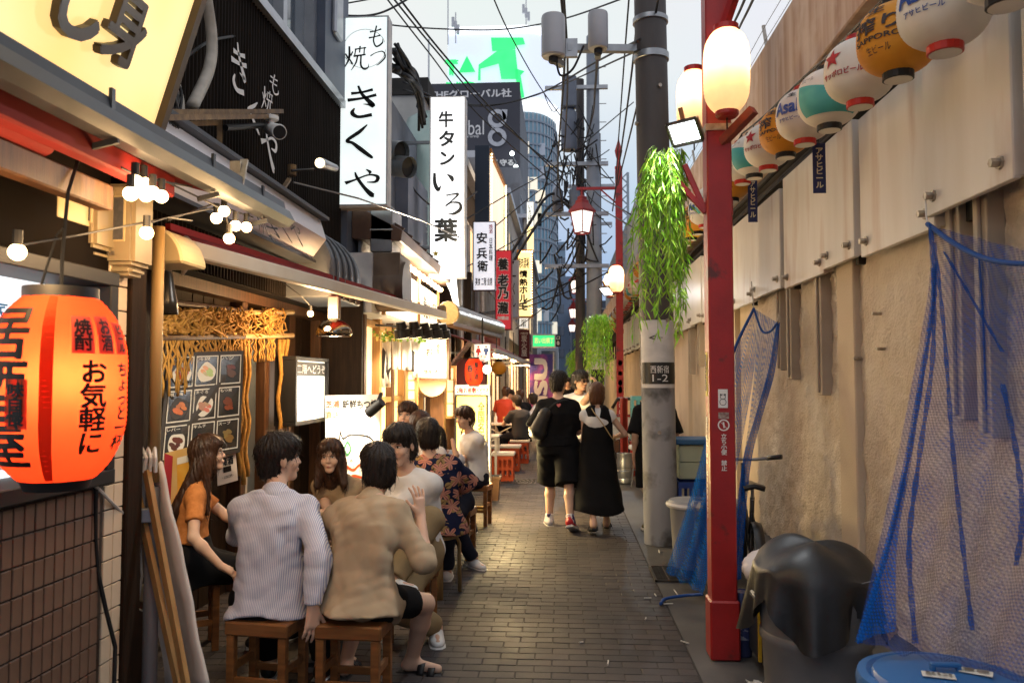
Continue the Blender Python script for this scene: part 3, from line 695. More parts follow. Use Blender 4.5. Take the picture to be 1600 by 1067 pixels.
m_grey = mat('wall_grey', (.19, .20, .215), (.26, .265, .28), rough=.75, nscale=2, ndetail=8, bump=.15, bscale=50, stretch=(1, 1, .4), col3=(.12, .11, .11), n3=1.5, lo3=.5, hi3=.75)
m_plast = mat('wall_offwhite', (.52, .50, .46), (.42, .4, .37), rough=.85, nscale=2, ndetail=9, bump=.25, bscale=60, col3=(.27, .25, .23), n3=1.5, lo3=.52, hi3=.78)
m_cream = mat('cream_plastic', (.56, .46, .27), (.5, .41, .23), rough=.4, nscale=4)
m_beige = mat('meter_beige', (.36, .29, .18), (.3, .24, .15), rough=.45, nscale=5, col3=(.33, .28, .2), n3=3)
m_redfab = mat('awning_red', (.27, .012, .010), (.2, .010, .008), rough=.75, nscale=5)
m_cable = mat('cable_black', (.012, .012, .013), rough=.55)
m_pipe = mat('pipe_white', (.5, .47, .42), (.35, .32, .28), rough=.5, nscale=9)
m_galv = mat('galvanised', (.36, .37, .38), (.28, .29, .30), rough=.35, metal=.75, nscale=6, ndetail=8, rvar=.1)
m_rustb = mat('rusty_steel', (.13, .08, .045), (.24, .15, .07), rough=.6, metal=.4, nscale=14, ndetail=8, bump=.3, bscale=60)
m_glass = mat('window_glass', (.07, .09, .11), rough=.06, spec=.9, col2=(.1, .12, .14), nscale=2)
m_alu = mat('aluminium', (.42, .43, .45), (.34, .35, .37), rough=.35, metal=.7, nscale=6)
m_inkb = mat('ink_black', (.012, .011, .011), rough=.55)
m_warmwall = mat('interior_warm', (.50, .33, .16), (.4, .25, .11), rough=.7, nscale=4)
BULB = glow('bulb_warm', (1.0, .68, .34), 12)
def P3(x, y, z): return V((x, y, z))
# ---------------- first shop (nearest): tiled base, display case, eave
ta = thing('tiled_shop', 'nearest shop with brown tiled base behind the big red lantern', 'shop', (-2.3, 2.2, 0))
MB().bx(-2.6, -1.815, .2, 3.06, 0, 1.24).build('base_wall', m_grout, ta); MB().bx(-2.6, -1.815, .2, 3.06, 2.0, 2.75).build('upper_wall', mat('eave_shade_black', (.010, .008, .007), rough=.9, spec=.03), ta)  # upper wall coloured near black to stand in for the shade under the eave
t0_ = None; n = 0
for i in range(11):
 for j in range(13):
  y = 3.03 - .0275 - i * .055; z = .0 + .05 + j * .1
  if z > 1.22: continue
  if t0_ is None: t0_ = MB().box((0, 0, 0), (.012, .0485, .0925)).build('tile', m_tile, ta, bevel=.002, w=False); o = t0_
  else: o = t0_.copy(); C.objects.link(o)
  o.location = (-1.812 + rnd(-.001, .001) + 2.3, y - 2.2, z); o.rotation_euler = (0, rnd(-.01, .01), rnd(-.015, .015))
MB().bx(-2.1, -1.822, 3.062, 3.2, 0, 2.3).build('pillar', m_grout, ta)
t1_ = None
for i in range(2):
 for j in range(22):
  if t1_ is None: t1_ = MB().box((0, 0, 0), (.012, .063, .094)).build('tile', m_tilec, ta, bevel=.002, w=False); o = t1_
  else: o = t1_.copy(); C.objects.link(o)
  o.location = (-1.818 + 2.3, 3.098 + i * .067 - 2.2, .05 + j * .1)
MB().bx(-2.2, -1.80, 3.21, 3.33, 0, 2.5).build('corner_post', m_woodd, ta, bevel=.005)
# display case
dc = thing('display_case', 'lit menu display case behind the big red lantern', 'display case', (-1.8, 2.5, 1.24))
MB().bx(-2.05, -1.99, 1.4, 3.02, 1.25, 2.0).build('back_panel', glow('case_white', (.78, .9, 1.0), 1.0, (.9, .97, 1.0)), dc)
b = MB().bx(-1.99, -1.76, 1.4, 3.05, 1.215, 1.27).bx(-1.99, -1.76, 1.4, 3.05, 1.985, 2.04).bx(-1.99, -1.76, 2.99, 3.045, 1.27, 1.985); b.build('frame', m_black, dc, bevel=.004)
letters('飲食店増税', PY(55, 453, 2.9) , (0, 1, 0), (0, 0, 1), .32, .035, m_blue, dc); letters('徹底点検', V((-1.985, 2.72, 1.86)), (0, 1, 0), (0, 0, 1), .42, .07, mat('ink_azure', (.02, .2, .5)), dc)
for k, (y0, y1, z0, z1, c) in enumerate(((2.45, 2.7, 1.5, 1.78, (.5, .6, .7)), (2.72, 2.98, 1.5, 1.79, (.3, .5, .65)), (2.2, 2.42, 1.32, 1.75, (.6, .6, .55)), (2.5, 2.97, 1.3, 1.46, (.55, .62, .68)))):
 MB().bx(-1.988, -1.982, y0, y1, z0, z1).build('notice', mat('notice%d' % k, c, tuple(q * .8 for q in c), nscale=30), dc)
# eave: gutter, red canopy and beams
ev = thing('eave', 'dark grey gutter and red canopy eave over the first shop', 'eave', (-1.5, 2.5, 2.4))
GX = -1.45
prof = [(0, .0), (-.03, -.055), (.0, -.085), (.06, -.085), (.095, -.05), (.085, .03), (.06, .05), (.03, .05), (0.02, 0.0)]
b = MB()
for y in (.6, 4.06): b.add([(GX + .02 - p[0], y, 2.475 + p[1] + .012 * (y - 2)) for p in prof], [])
k = len(prof); b.f += [(i, (i + 1) % k, k + (i + 1) % k, k + i) for i in range(k)] + [tuple(range(k)), tuple(range(2 * k - 1, k - 1, -1))]
b.build('gutter', m_gutter, ev)
MB().add([(GX - .05, .6, 2.46), (GX - .05, 4.02, 2.5), (-2.3, 4.02, 2.72), (-2.3, .6, 2.68), (GX - .05, .6, 2.475), (GX - .05, 4.02, 2.515), (-2.3, 4.02, 2.735), (-2.3, .6, 2.695)], [(0, 3, 2, 1), (4, 5, 6, 7), (0, 1, 5, 4), (2, 3, 7, 6), (1, 2, 6, 5)]).build('canopy', m_redfab, ev)
MB().bx(-1.58, -1.515, .6, 3.0, 2.33, 2.415).build('red_beam', m_redfab, ev, bevel=.008)
MB().bx(-1.66, -1.6, .6, 2.72, 2.22, 2.31).build('wood_beam', m_wood, ev, bevel=.006)
MB().cyl((-1.62, 1.2, 2.36), (-1.62, 2.35, 2.365), .055, n=14).build('red_roller', m_redfab, ev, smooth='auto')
for y in (1.9, 2.45, 3.2, 3.75):
 MB().bar((GX - .005, y, 2.40), (GX - .005, y, 2.56), .012, .02).bar((GX - .07, y, 2.37), (GX + .02, y, 2.39), .012, .02).build('gutter_bracket', m_gutter, ev)
MB().bar(PX(382, 250, -1.47), PX(374, 292, -1.47), .035, .012).bar(PX(368, 252, -1.50), PX(368, 290, -1.50), .05, .01).build('sign_clip', m_bolt, ev)
# electric meters
for i, (px0, px1, yt, yb, Yd) in enumerate(((97, 150, 300, 398, 2.92), (137, 210, 305, 425, 3.05))):
 a = PY(px0, yb, Yd); c = PY(px1, yt, Yd)
 t = thing('electric_meter', ['beige electric meter box on the left, above the red lantern', 'larger beige electric meter box beside the cluster of bulbs'][i], 'meter', ((a.x + c.x) / 2, Yd, a.z), 0, 'electric meters under the eave')
 MB().bx(a.x, c.x, Yd, Yd + .16, a.z + .03, c.z + .05).bx(a.x + .02, c.x - .02, Yd + .02, Yd + .14, a.z - .01, a.z + .03).build('case', m_beige, t, bevel=.015, seg=2)
 MB().bx(a.x + .6 * (c.x - a.x) - .03, a.x + .6 * (c.x - a.x) + .042, Yd - .006, Yd, a.z + .12, c.z + .0).build('bezel', m_cream, t, bevel=.003)
 MB().bx(a.x + .6 * (c.x - a.x) - .022, a.x + .6 * (c.x - a.x) + .034, Yd - .009, Yd - .005, a.z + .128, c.z - .01).build('dial_window', mat('dial_dark', (.06, .065, .075), (.09, .09, .1), rough=.4, nscale=40), t)
 letters('計器', (a.x + .5 * (c.x - a.x), Yd, a.z + .075), (1, 0, 0), (0, 0, 1), .04, .02, m_bolt, t)
# cream rounded cover and cream box
b = MB(); pl = [PY(195, 412, 3.5)]
for q in range(9):
 a = R(90 * q / 8); pl.append(PY(238 + 47 * math.sin(a), 412 - 58 * math.cos(a) if q < 8 else 410, 3.5))
pl.append(PY(196, 354, 3.5)) if False else pl.insert(1, PY(198, 356, 3.5))
tag(b.prism(pl, (0, .25, 0)).build('cream_cover', m_cream, None, bevel=.01), 'rounded cream cover hanging under the eave beside a bulb', 'cover')
a = PY(0, 340, 2.7); c = PY(97, 303, 2.75)
tag(MB().bx(a.x - .4, c.x, 2.72, 3.0, a.z, c.z + .02).build('cream_box', m_cream, None, bevel=.01), 'long cream box under the red beam at the far left', 'box')
# yellow lit sign with raised characters
ys_ = thing('sign_box', 'big glowing yellow sign with raised dark characters at top left', 'sign', (-1.8, 2.5, 2.62))
SL = V((.17, 0, .55)).normalized(); SB = V((-1.74, 3.24, 2.66)); SN = V((0, 1, 0)).cross(SL).normalized()
if SN.x < 0: SN = -SN
def SP(u, v, d=0): return SB + V((0, -1, 0)) * u + SL * v + SN * d
def sbox(b, u0, u1, v0, v1, d0, d1):
 b.add([SP(u, v, d) for d in (d0, d1) for (u, v) in ((u0, v0), (u1, v0), (u1, v1), (u0, v1))], [(0, 1, 2, 3), (7, 6, 5, 4), (0, 4, 5, 1), (1, 5, 6, 2), (2, 6, 7, 3), (3, 7, 4, 0)]); return b
m_brownf = mat('sign_frame', (.10, .06, .03), (.07, .045, .025), rough=.45, nscale=6)
sbox(MB(), 0.012, 2.4, 0, 1.28, -.12, -.002).build('face', glow('sign_yellow', (1.0, .62, .17), 1.0, (1.0, .74, .33), 1.6, base=(.6, .45, .2)), ys_)
sbox(MB(), -.03, .01, -.02, 1.3, -.16, .03).build('frame', m_brownf, ys_)
sbox(MB(), .01, 2.4, 1.28, 1.31, -.16, .03).build('frame', m_brownf, ys_)
sbox(MB(), -.05, 2.4, -.05, -.02, -.16, .02).build('frame', m_brownf, ys_)
m_char = mat('raised_letter', (.06, .04, .025), (.09, .06, .035), rough=.4, nscale=9)
# characters: 刺 し 身 laid along the sign, right-most nearest the alley's far end
for ch, px, py, w, h in (('身', 185, 38, .235, .30), ('し', 118, -6, .22, .30)):
 dd = ray(px, py); O = V((0, 0, CAM_H)); tt = (SB - O).dot(SN) / dd.dot(SN); c_ = O + dd * tt
 letters(ch, c_, (0, 1, 0), SL, w, h, m_char, ys_, weight=.02, depth=.03, name='character', lift=.012)
# ---------------- hanging bulbs
def bulbs(name, label, pts, wire, e, r=.025):
 t = thing('bulb_string', label, 'string lights', pts[0])
 for p in pts:
  MB().ball(p, r, 12, 8).build('bulb', BULB, t, smooth=True)
  MB().cyl(p + V((0, 0, r * .8)), p + V((0, 0, r + .04)), .014, n=8).build('socket', m_black, t)
 b = MB()
 for w_ in wire: b.tube(w_, .004, 5)
 b.build('wire', m_cable, t)['kind'] = 'stuff'
 c = sum(pts, V((0, 0, 0))) / len(pts)
 lamp_light('bulb_light', t, c - V(pts[0]) + V((.06, -.03, -.04)), e, WARM, .08)
 return t
BX = -1.5
c1 = [PX(x, y, BX + rnd(-.03, .03)) for x, y in ((204, 303), (216, 298), (228, 305), (238, 301), (252, 307), (211, 284), (224, 287))]
bulbs('a', 'cluster of glowing round bulbs under the end of the gutter, nearest to the meters', c1, [[PX(190, 262, BX), PX(215, 275, BX), PX(262, 285, BX), PX(300, 292, BX)]], 5.5)
c2 = [PX(x, y, -1.52 + rnd(-.03, .03)) for x, y in ((338, 341), (358, 373), (368, 353), (385, 355), (350, 330))]
bulbs('b', 'cluster of glowing round bulbs in front of the white slanted sign', c2, [[PX(262, 285, BX), PX(330, 318, -1.52), PX(352, 330, -1.52), PX(358, 365, -1.52)], [PX(352, 325, -1.52), PX(395, 340, -1.52)], [PX(262, 345, -1.6), PX(335, 318, -1.55)]], 9)
bulbs('c', 'single bulb hanging beside the cream cover', [PX(229, 364, -1.55)], [[PX(229, 350, -1.55), PX(262, 340, -1.55), PX(300, 345, -1.6)]], 6)
bulbs('d', 'single small bulb at far left above the red lantern', [PX(27, 394, -1.6)], [[PX(27, 384, -1.6), PX(120, 368, -1.58), PX(240, 345, -1.58), PX(335, 325, -1.55)]], 6)
bulbs('e', 'single glowing bulb under the white awning bar above the lit panel', [PY(485, 490, 6.2)], [[PY(485, 478, 6.2), PY(470, 462, 6.1), PY(440, 440, 6.0)]], 32)
# ---------------- big red lantern
m_ror = paper('paper_red', (.95, .085, .03), .70)
LC = PY(92, 606, 2.4); LRR, LH = .193, .283
rl = thing('red_lantern', 'big glowing red paper lantern with black characters, at the left edge', 'lantern', LC)
def rl_r(z):
 u = min(1, abs(z) / LH); return LRR * (1 - .46 * u ** 3.6)
prof = []
for i in range(73):
 z = -LH + 2 * LH * i / 72; prof.append((rl_r(z) * (1 + (.009 if i % 2 else -.004)), z))
MB().lathe(prof, 48, caps=False, rib=lambda a, z: 1 + .006 * math.sin(a * 9 + z * 30)).build('shade', m_ror, rl, smooth=True, w=False)
MB().lathe([(.06, LH + .03), (.108, LH + .03), (.108, LH - .004), (.06, LH - .004)], 28).build('top_ring', m_black, rl, smooth='auto', w=False)
MB().lathe([(.02, -LH - .03), (.09, -LH - .03), (.105, -LH + .006), (.02, -LH + .006)], 28).build('bottom_ring', m_black, rl, smooth='auto', w=False)
MB().ball((0, 0, .0), .04).build('bulb', BULB, rl, w=False)
lamp_light('lantern_bulb', rl, V((-LC.x, -LC.y, 0)).normalized() * .075 + V((0, 0, .03)), 7, (1.0, .60, .30), .03)
MB().tube([V((0, 0, LH + .03)), V((0, 0, LH + .13)), V((.0, 0.02, .62)), V((-.02, .1, .75))], .006, 5).tube([V((-.07, .0, LH + .03)), V((-.02, 0, LH + .2)), V((.0, 0, LH + .22))], .004, 5).build('cord', m_black, rl, w=False)
A0 = math.atan2(-LC.y, -LC.x)
def dang(dx): return A0 + math.asin(max(-1, min(1, dx / 100.0)))
def zl(py): return -(py - 606) / FPX * 2.4
def lantern_text(txt, x0, x1, y0, y1, m=None, wgt=.03, eps=.003, nm='lettering', vertical=True):
 return wrap(glyphs(txt, wgt, vertical), dang(x0 - 92), dang(x1 - 92), zl(y1), zl(y0), rl_r, m or m_inkb, rl, nm, eps)
def lantern_patch(x0, x1, y0, y1, m, eps=.0022):
 d = (np.array([[0, 0], [1, 0], [1, 1], [0, 1]]), [(0, 1, 2, 3)])
 return wrap(d, dang(x0 - 92), dang(x1 - 92), zl(y1), zl(y0), rl_r, m, rl, 'patch', eps)
m_patch = paper('patch_pink', (.75, .22, .15), .5); m_patchr = paper('patch_red', (.8, .10, .05), .4)
o = wrap(glyphs('居酒屋', .018, True), A0 + R(-78), A0 + R(-24), zl(728), zl(482), rl_r, m_inkb, rl, 'lettering', .003)
lantern_patch(24, 52, 592, 667, m_patchr, .005); lantern_text('味自慢', 27, 49, 597, 662, eps=.007)
for (x0, x1, y0, y1, tx) in ((108, 140, 494, 552, '焼酎'), (146, 168, 492, 552, 'お酒'), (172, 187, 500, 552, 'ビール')):
 lantern_patch(x0, x1, y0, y1, m_patch); lantern_text(tx, x0 + 3, x1 - 3, y0 + 4, y1 - 4, eps=.005)
lantern_text('お気軽に', 119, 157, 562, 708); lantern_text('ちょっと一杯', 170, 187, 565, 705)
# dark frame strip inside the paper
rows = [[], []]
for i in range(25):
 z = -LH * .98 + 2 * LH * .98 * i / 24
 for q, dx in ((0, -26), (1, -8)):
  a = dang(dx + (4 if z < 0 else -4) * 0); rr = rl_r(z) + .0025; rows[q].append((rr * math.cos(a), rr * math.sin(a), z))
MB().grid(rows).build('frame_strip', paper('strip_red', (.55, .06, .02), .45), rl, w=False)
# ---------------- easel with a covered board, seen from behind
es = thing('easel_board', 'leaning board sign with white cover and wooden struts, seen from behind', 'easel', (-1.78, 3.6, 0))
T0, T1 = PY(222, 735, 3.45), PY(240, 738, 3.5)
F0, F1 = V((-1.72, 3.25, .0)), V((-1.40, 3.22, .0))
def lerp(a, b, t): return a + (b - a) * t
tl, tr = PY(212, 712, 3.50), PY(252, 722, 3.42); bl, brr = PY(262, 1075, 3.62), PY(328, 1085, 3.36)
n_ = (tr - tl).cross(bl - tl).normalized()
m_cloth = mat('cover_cloth', (.66, .6, .54), (.56, .5, .45), rough=.8, nscale=4, bump=.2, bscale=30)
rows = []
for i in range(14):
 u = i / 13; a = lerp(tl, bl, u); c = lerp(tr, brr, u); rows.append([lerp(a, c, v / 5) + n_ * (.005 * math.sin(v * 2 + u * 9) + .003 * math.sin(u * 23)) for v in range(6)])
MB().grid(rows).build('cover', m_cloth, es, smooth=True, solid=.02)
for (t, s_) in ((PY(205, 728, 3.42), PY(285, 1100, 3.3)), (PY(229, 735, 3.36), PY(300, 1120, 3.22))): MB().bar(t, s_, .035, .02, up=n_).build('strut', m_woodh, es)
MB().bar(PY(213, 830, 3.40), PY(105, 1075, 3.0), .028, .02).build('brace', m_woodh, es)
MB().box(PY(223, 805, 3.36), (.075, .04, .06), .4).build('clamp', m_galv, es, bevel=.004)
b = MB()
for k in range(4):
 b.tube([PY(208 + 10 * k, 735 - (k % 2) * 8, 3.4), PY(203 + 12 * k, 712, 3.38), PY(212 + 10 * k, 700, 3.4), PY(222 + 7 * k, 716, 3.36), PY(216 + 9 * k, 738, 3.36)], .008, 6)
b.build('tie_cord', m_whitem, es)['kind'] = 'stuff'
MB().tube([PY(145, 755, 2.95), PY(175, 785, 3.1), PY(210, 820, 3.35)], .007, 6).build('rope', m_cloth, es)
# posts, pipe and cables between tiled shop and next shop
pp = thing('drain_pipe', 'grey drain pipe running down beside the tiled pillar', 'pipe', (-1.78, 3.42, 0))
MB().tube([V((-1.80, 3.42, 1.15)), V((-1.80, 3.42, .18)), V((-1.78, 3.40, .1)), V((-1.70, 3.34, .05)), V((-1.6, 3.28, .04))], .032, 10).build('lower_pipe', mat('pipe_grey', (.11, .11, .12), rough=.5), pp, smooth=True)
MB().tube([V((-1.80, 3.42, 1.17)), V((-1.80, 3.42, 2.3))], .026, 10).build('upper_pipe', m_woody, pp, smooth=True)
wp = tag(MB().bx(-2.3, -2.03, 3.55, 3.66, 0, 2.35).build('wood_post', m_woody, None, bevel=.006), 'pale wooden post left of the menu board', 'post')
tag(MB().bx(-2.3, -2.06, 3.70, 3.86, 0, 2.35).build('wood_post', m_woodd, None, bevel=.006), 'dark wooden post between the pale post and the menu board', 'post')
so = thing('socket_box', 'small white power socket box low on the wall behind the easel', 'socket', PY(232, 930, 3.5))
MB().box(PY(232, 925, 3.52), (.06, .05, .075)).build('box', m_cream, so, bevel=.006)
tag(MB().tube([PY(202, 480, 3.4), PY(198, 560, 3.42), PY(206, 650, 3.42), PY(200, 720, 3.42), PY(218, 840, 3.42), PY(222, 900, 3.44), PY(214, 950, 3.45), PY(238, 960, 3.46), PY(240, 940, 3.48)], .006, 6).tube([PY(200, 484, 3.4), PY(208, 472, 3.4), PY(216, 484, 3.4), PY(218, 560, 3.42), PY(212, 700, 3.42)], .005, 6).build('cable', m_whitem), 'white cable running down the wall to the socket', 'cable')
tag(MB().tube([PY(150, 745, 2.98), PY(149, 840, 3.0), PY(152, 890, 3.02), PY(165, 950, 3.05), PY(180, 1010, 3.08), PY(178, 1080, 3.05)], .009, 6).build('cable', m_cable), 'thick black cable hanging down the tiled wall', 'cable')
# ---------------- second shop
XB = -2.45
sb = thing('black_shop', 'black corrugated two storey shop behind the seated group', 'shop', (-3, 5.8, 0))
MB().bx(-5, -2.62, 3.35, 8.1, 0, 2.3).build('wall', m_woodd, sb)
# corrugated upper wall: real ribs
rows = [[], []]
n = int((8.06 - 3.2) / .0125)
for i in range(n + 1):
 y = 3.2 + i * .0125; x = -2.30 + .010 * (1 if (i // 2) % 2 else -1); rows[0].append((x, y, 2.3)); rows[1].append((x, y, 4.42))
MB().grid(rows).build('corrugated_wall', m_corr, sb)
MB().bx(-5, -2.33, 3.2, 8.06, 2.3, 4.42).build('upper_wall', m_corr, sb)
MB().bx(-2.36, -2.24, 3.2, 8.08, 4.42, 4.5).build('sill_flashing', m_alu, sb)
MB().bx(-5, -2.42, 3.2, 8.06, 4.5, 7.6).build('window_wall', m_glass, sb)
b = MB()
for y in (3.3, 4.4, 5.45, 6.4, 7.2, 7.95): b.bx(-2.42, -2.33, y, y + .09, 4.5, 7.4)
for z in (4.52, 5.9, 7.3): b.bx(-2.41, -2.345, 3.2, 8.06, z, z + .08)
b.build('window_frame', m_alu, sb)['kind'] = 'stuff'
MB().bx(-2.40, -2.25, 7.3, 8.1, 4.5, 7.6).build('wall_panel', mat('panel_blue', (.09, .11, .15), (.12, .14, .18), rough=.5, nscale=3), sb)
MB().bx(-2.26, -2.2, 7.5, 7.75, 5.0, 5.5).build('vent_box', m_alu, sb, bevel=.02)
for ch, px, py, w, h in (('き', 373, 108, .20, .42), ('く', 396, 180, .18, .28), ('や', 420, 232, .26, .40)):
 letters('', PX(px, py, -2.285), (0, 1, 0), (0, 0, 1), w * 1.35, h * .85, m_white, sb, data=brush(BR[ch], 1.7))
for ch, px, py, w, h in (('も', 428, 132, .2, .16), ('焼', 418, 160, .26, .2)):
 letters('', PX(px, py, -2.285), (0, 1, 0), (0, 0, 1), w, h, m_white, sb, data=brush(BR[ch], 1.3))
# rusty steel frame standing off the wall
rf = thing('steel_frame', 'rusty steel angle frame holding the security camera on the black wall', 'frame', PX(340, 175, -2.1))
fr = [(PX(236, 176, -1.95), PX(440, 174, -2.1)), (PX(236, 184, -1.9), PX(432, 182, -2.05)), (PX(343, 182, -2.05), PX(343, 262, -2.0)), (PX(285, 194, -2.1), PX(343, 192, -2.05))]
for a, c in fr: MB().bar(a, c, .03, .03).build('bar', m_rustb, rf)
# security camera
sc0 = PX(424, 182, -2.02); cm = thing('security_camera', 'white bullet security camera under the rusty frame', 'security camera', sc0); m_whitem2 = mat('camera_white', (.82, .8, .76), rough=.4)
MB().cyl(sc0, sc0 + V((0, 0, -.025)), .05, n=16).cyl(sc0 + V((0, 0, -.025)), sc0 + V((0, 0, -.06)), .022, n=10).build('mount', m_whitem2, cm, smooth='auto')
ca = sc0 + V((-.03, .05, -.07)); cb = sc0 + V((.10, -.12, -.15))
MB().cyl(ca, cb, .045, .052, n=18).build('body', m_whitem2, cm, smooth='auto')
dcam = (cb - ca).normalized()
MB().cyl(cb, cb + dcam * .012, .053, .05, n=18).build('hood', m_whitem2, cm, smooth='auto'); MB().cyl(cb + dcam * .0125, cb + dcam * .016, .044, n=16).build('lens', m_black, cm)
tag(MB().cyl(PX(352, 200, -2.05), PX(410, 196, -2.05), .02, n=8).build('bracket_rod', m_black), 'black rod running from the rusty frame to the camera', 'rod')
# spot lamp on an arm
sp = thing('spot_lamp', 'small grey spot lamp on an arm aimed at the white hanging sign', 'spot lamp', PX(456, 266, -2.1))
MB().cyl(PX(456, 258, -2.15), PX(456, 275, -2.15), .035, n=12).build('base', m_rustb, sp); MB().tube([PX(456, 267, -2.12), PX(490, 265, -2.0)], .012, 6).build('arm', m_black, sp)
MB().cyl(PX(500, 255, -1.95), PX(524, 263, -1.93), .045, .03, n=12).build('head', m_galv, sp, smooth='auto'); MB().cyl(PX(499.5, 254.8, -1.95), PX(501, 255, -1.95), .04, n=12).build('lens', glow('spot_lens', (1, .8, .5), 3), sp)
MB().bar(PX(433, 310, -2.0), PX(452, 280, -2.1), .03, .02).build('strut', m_rustb, sp)
tag(MB().tube([PX(458, 285, -2.05), PY(560, 310, 6.6), PY(660, 345, 8.5), PY(720, 372, 10)], .008, 5).build('stay_rod', m_galv), 'thin steel stay rod running below the big white hanging sign', 'rod')
# slanted white sign
wsn = thing('sign_box', 'white slanted shop sign with brush characters above the red awning', 'sign', (-2.0, 5.0, 2.7))
y0, y1 = 3.75, 6.35; sec = [(-2.28, 2.90), (-1.98, 2.92), (-1.93, 2.76), (-2.05, 2.60), (-2.28, 2.60)]
def secb(sec, y0, y1):
 b = MB(); k = len(sec)
 b.add([(x, y, z) for y in (y0, y1) for x, z in sec], [tuple(range(k)), tuple(range(2 * k - 1, k - 1, -1))] + [(i, k + i, k + (i + 1) % k, (i + 1) % k) for i in range(k)]); return b
m_sgw = mat('sign_white', (.74, .72, .76), (.68, .66, .7), rough=.4, nscale=2)
secb(sec, y0, y1).build('body', m_sgw, wsn)
for ch, px, py, w in (('き', 424, 362, .24), ('く', 442, 357, .17), ('や', 460, 364, .22), ('焼', 406, 346, .2)):
 c_ = PX(px, py, -1.945); letters('', c_, (0, 1, 0), (-.05, 0, .16), w, .20, m_inkb, wsn, data=brush(BR[ch], 1.3), lift=.012)
MB().bx(-2.3, -1.92, 3.7, 6.4, 2.925, 2.95).bx(-2.3, -2.03, 3.7, 6.4, 2.575, 2.598).build('trim', m_gutter, wsn)
# grey curved vent hood
hd = thing('vent_hood', 'grey sheet metal vent hood with rounded top beside the slanted sign', 'vent hood', (-2.1, 6.8, 2.4))
poly = [(-2.32, 2.35)] + [(-1.92 - .38 * (1 - math.cos(R(90 * q / 8))), 2.52 + .38 * math.sin(R(90 * q / 8))) for q in range(9)] + [(-2.32, 2.9)]
poly = [(-2.32, 2.3), (-1.9, 2.3)] + [(-1.9 - .4 * (1 - math.cos(R(90 * q / 8))), 2.55 + .38 * math.sin(R(90 * q / 8))) for q in range(9)]
m_hood = mat('hood_grey', (.14, .15, .165), (.19, .2, .215), rough=.45, metal=.4, nscale=3, ndetail=8)
secb(poly, 6.45, 7.35).build('shell', m_hood, hd, bevel=.012)
for y in (6.55, 6.75, 6.95, 7.15): MB().tube([(x + .012, y, z) for x, z in poly[1:]], .012, 6).build('rib', m_hood, hd)
# ---------------- retractable awning, white bar and red cloth
aw = thing('awning', 'half rolled red and cream awning over the seated group', 'awning', (-1.7, 6, 2.3))
A1, B1 = PY(288, 388, 3.9), PY(693, 493, 8.6); A2, B2 = PY(262, 372, 4.1), PY(642, 481, 8.9)
MB().bar(A1, B1, .075, .085).build('front_bar', mat('bar_cream', (.66, .58, .47), (.6, .5, .38), rough=.5, nscale=3), aw, bevel=.008)
rows = []
for i in range(14):
 u = i / 13; rows.append([lerp(lerp(A1, B1, u), lerp(A2, B2, u), v / 3) + V((0, 0, .05 - .015 * math.sin(PI * v / 3))) for v in range(4)])
MB().grid(rows).build('cloth', m_redfab, aw, smooth=True, solid=.006)
MB().bar(A2 + V((0, 0, .05)), B2 + V((0, 0, .05)), .03, .06).build('valance', m_redfab, aw)
MB().bar(PY(500, 428, 7.6), PY(655, 482, 8.55), .05, .07).build('folding_arm', mat('arm_rust', (.25, .08, .04), (.2, .07, .035), rough=.5, nscale=4), aw)
MB().bar(A2 + V((-.05, 0, .06)), PY(560, 442, 8.2) + V((-.1, 0, .05)), .03, .015).build('top_trim', m_gutter, aw)
MB().box(PY(690, 488, 8.62), (.10, .05, .16)).build('end_cap', m_woody, aw, bevel=.02)
b = MB().tube([A1 + V((0, 0, .05)), A1 + V((.05, -.02, .0)), A1 + V((.03, -.03, -.09)), A1 + V((0, -.02, -.14))], [.02, .03, .02, .008], 6).tube([A1 + V((0.02, -.02, .02)), A1 + V((-.05, -.02, -.04)), A1 + V((-.06, -.03, -.12))], [.02, .024, .01], 6)
b.build('tied_cloth', m_cloth, aw, smooth=True)
# ---------------- cone lamp
def cone_lamp(c, label, d=(0, 0, -1), s=1.0):
 t = thing('cone_lamp', label, 'lamp', c, 0, 'lamps under the awnings')
 d = V(d).normalized(); x, y, _ = frame_from(d); b = MB(); prof = [(.02, -.11), (.028, -.09), (.034, -.05), (.044, 0), (.048, .05), (.044, .05), (.03, -.04)]
 rows = [[V(c) + (x * math.cos(a) + y * math.sin(a)) * (r * s) + d * (z * s) for a in [2 * PI * i / 16 for i in range(17)]] for r, z in prof]
 b.grid(rows); b.build('shade', m_hoodd, t, smooth=True)
 MB().cyl(V(c) - d * .11 * s, V(c) - d * .15 * s, .012, n=8).build('neck', m_black, t)
 return t, d
m_hoodd = mat('lamp_bronze', (.05, .045, .04), (.07, .06, .05), rough=.3, metal=.6, nscale=5)
t, d = cone_lamp(PY(258, 470, 3.95), 'bronze cone lamp hanging by the left end of the red awning', s=1.35); o = lamp_light('lamp_light', t, V((0.02, .03, -.1)), 26, (1, .78, .5), .03, spot=R(120)); aim(o, (-.1, .7, -.6))
MB().bar(PY(210, 458, 3.9), PY(245, 458, 3.93), .05).build('arm', m_black, t)
# chrome heat lamp under the awning bar
hl = PY(522, 520, 6.4); t = thing('reflector_lamp', 'round chrome work lamp hanging under the awning bar', 'lamp', hl, 0, 'lamps under the awnings')
MB().lathe([(.14, -.03), (.15, .0), (.13, .05), (.09, .09), (.04, .11), (.001, .115)], 24, hl).build('reflector', mat('chrome_dark', (.25, .22, .18), rough=.12, metal=1), t, smooth=True)
MB().bx(hl.x - .045, hl.x + .045, hl.y - .04, hl.y + .04, hl.z + .11, hl.z + .3).build('ballast', m_galv, t, bevel=.008); MB().ball(hl + V((0, 0, .0)), .03).build('bulb', BULB, t)
lamp_light('lamp_light', t, (0, 0, -.05), 26, WARM, .05)
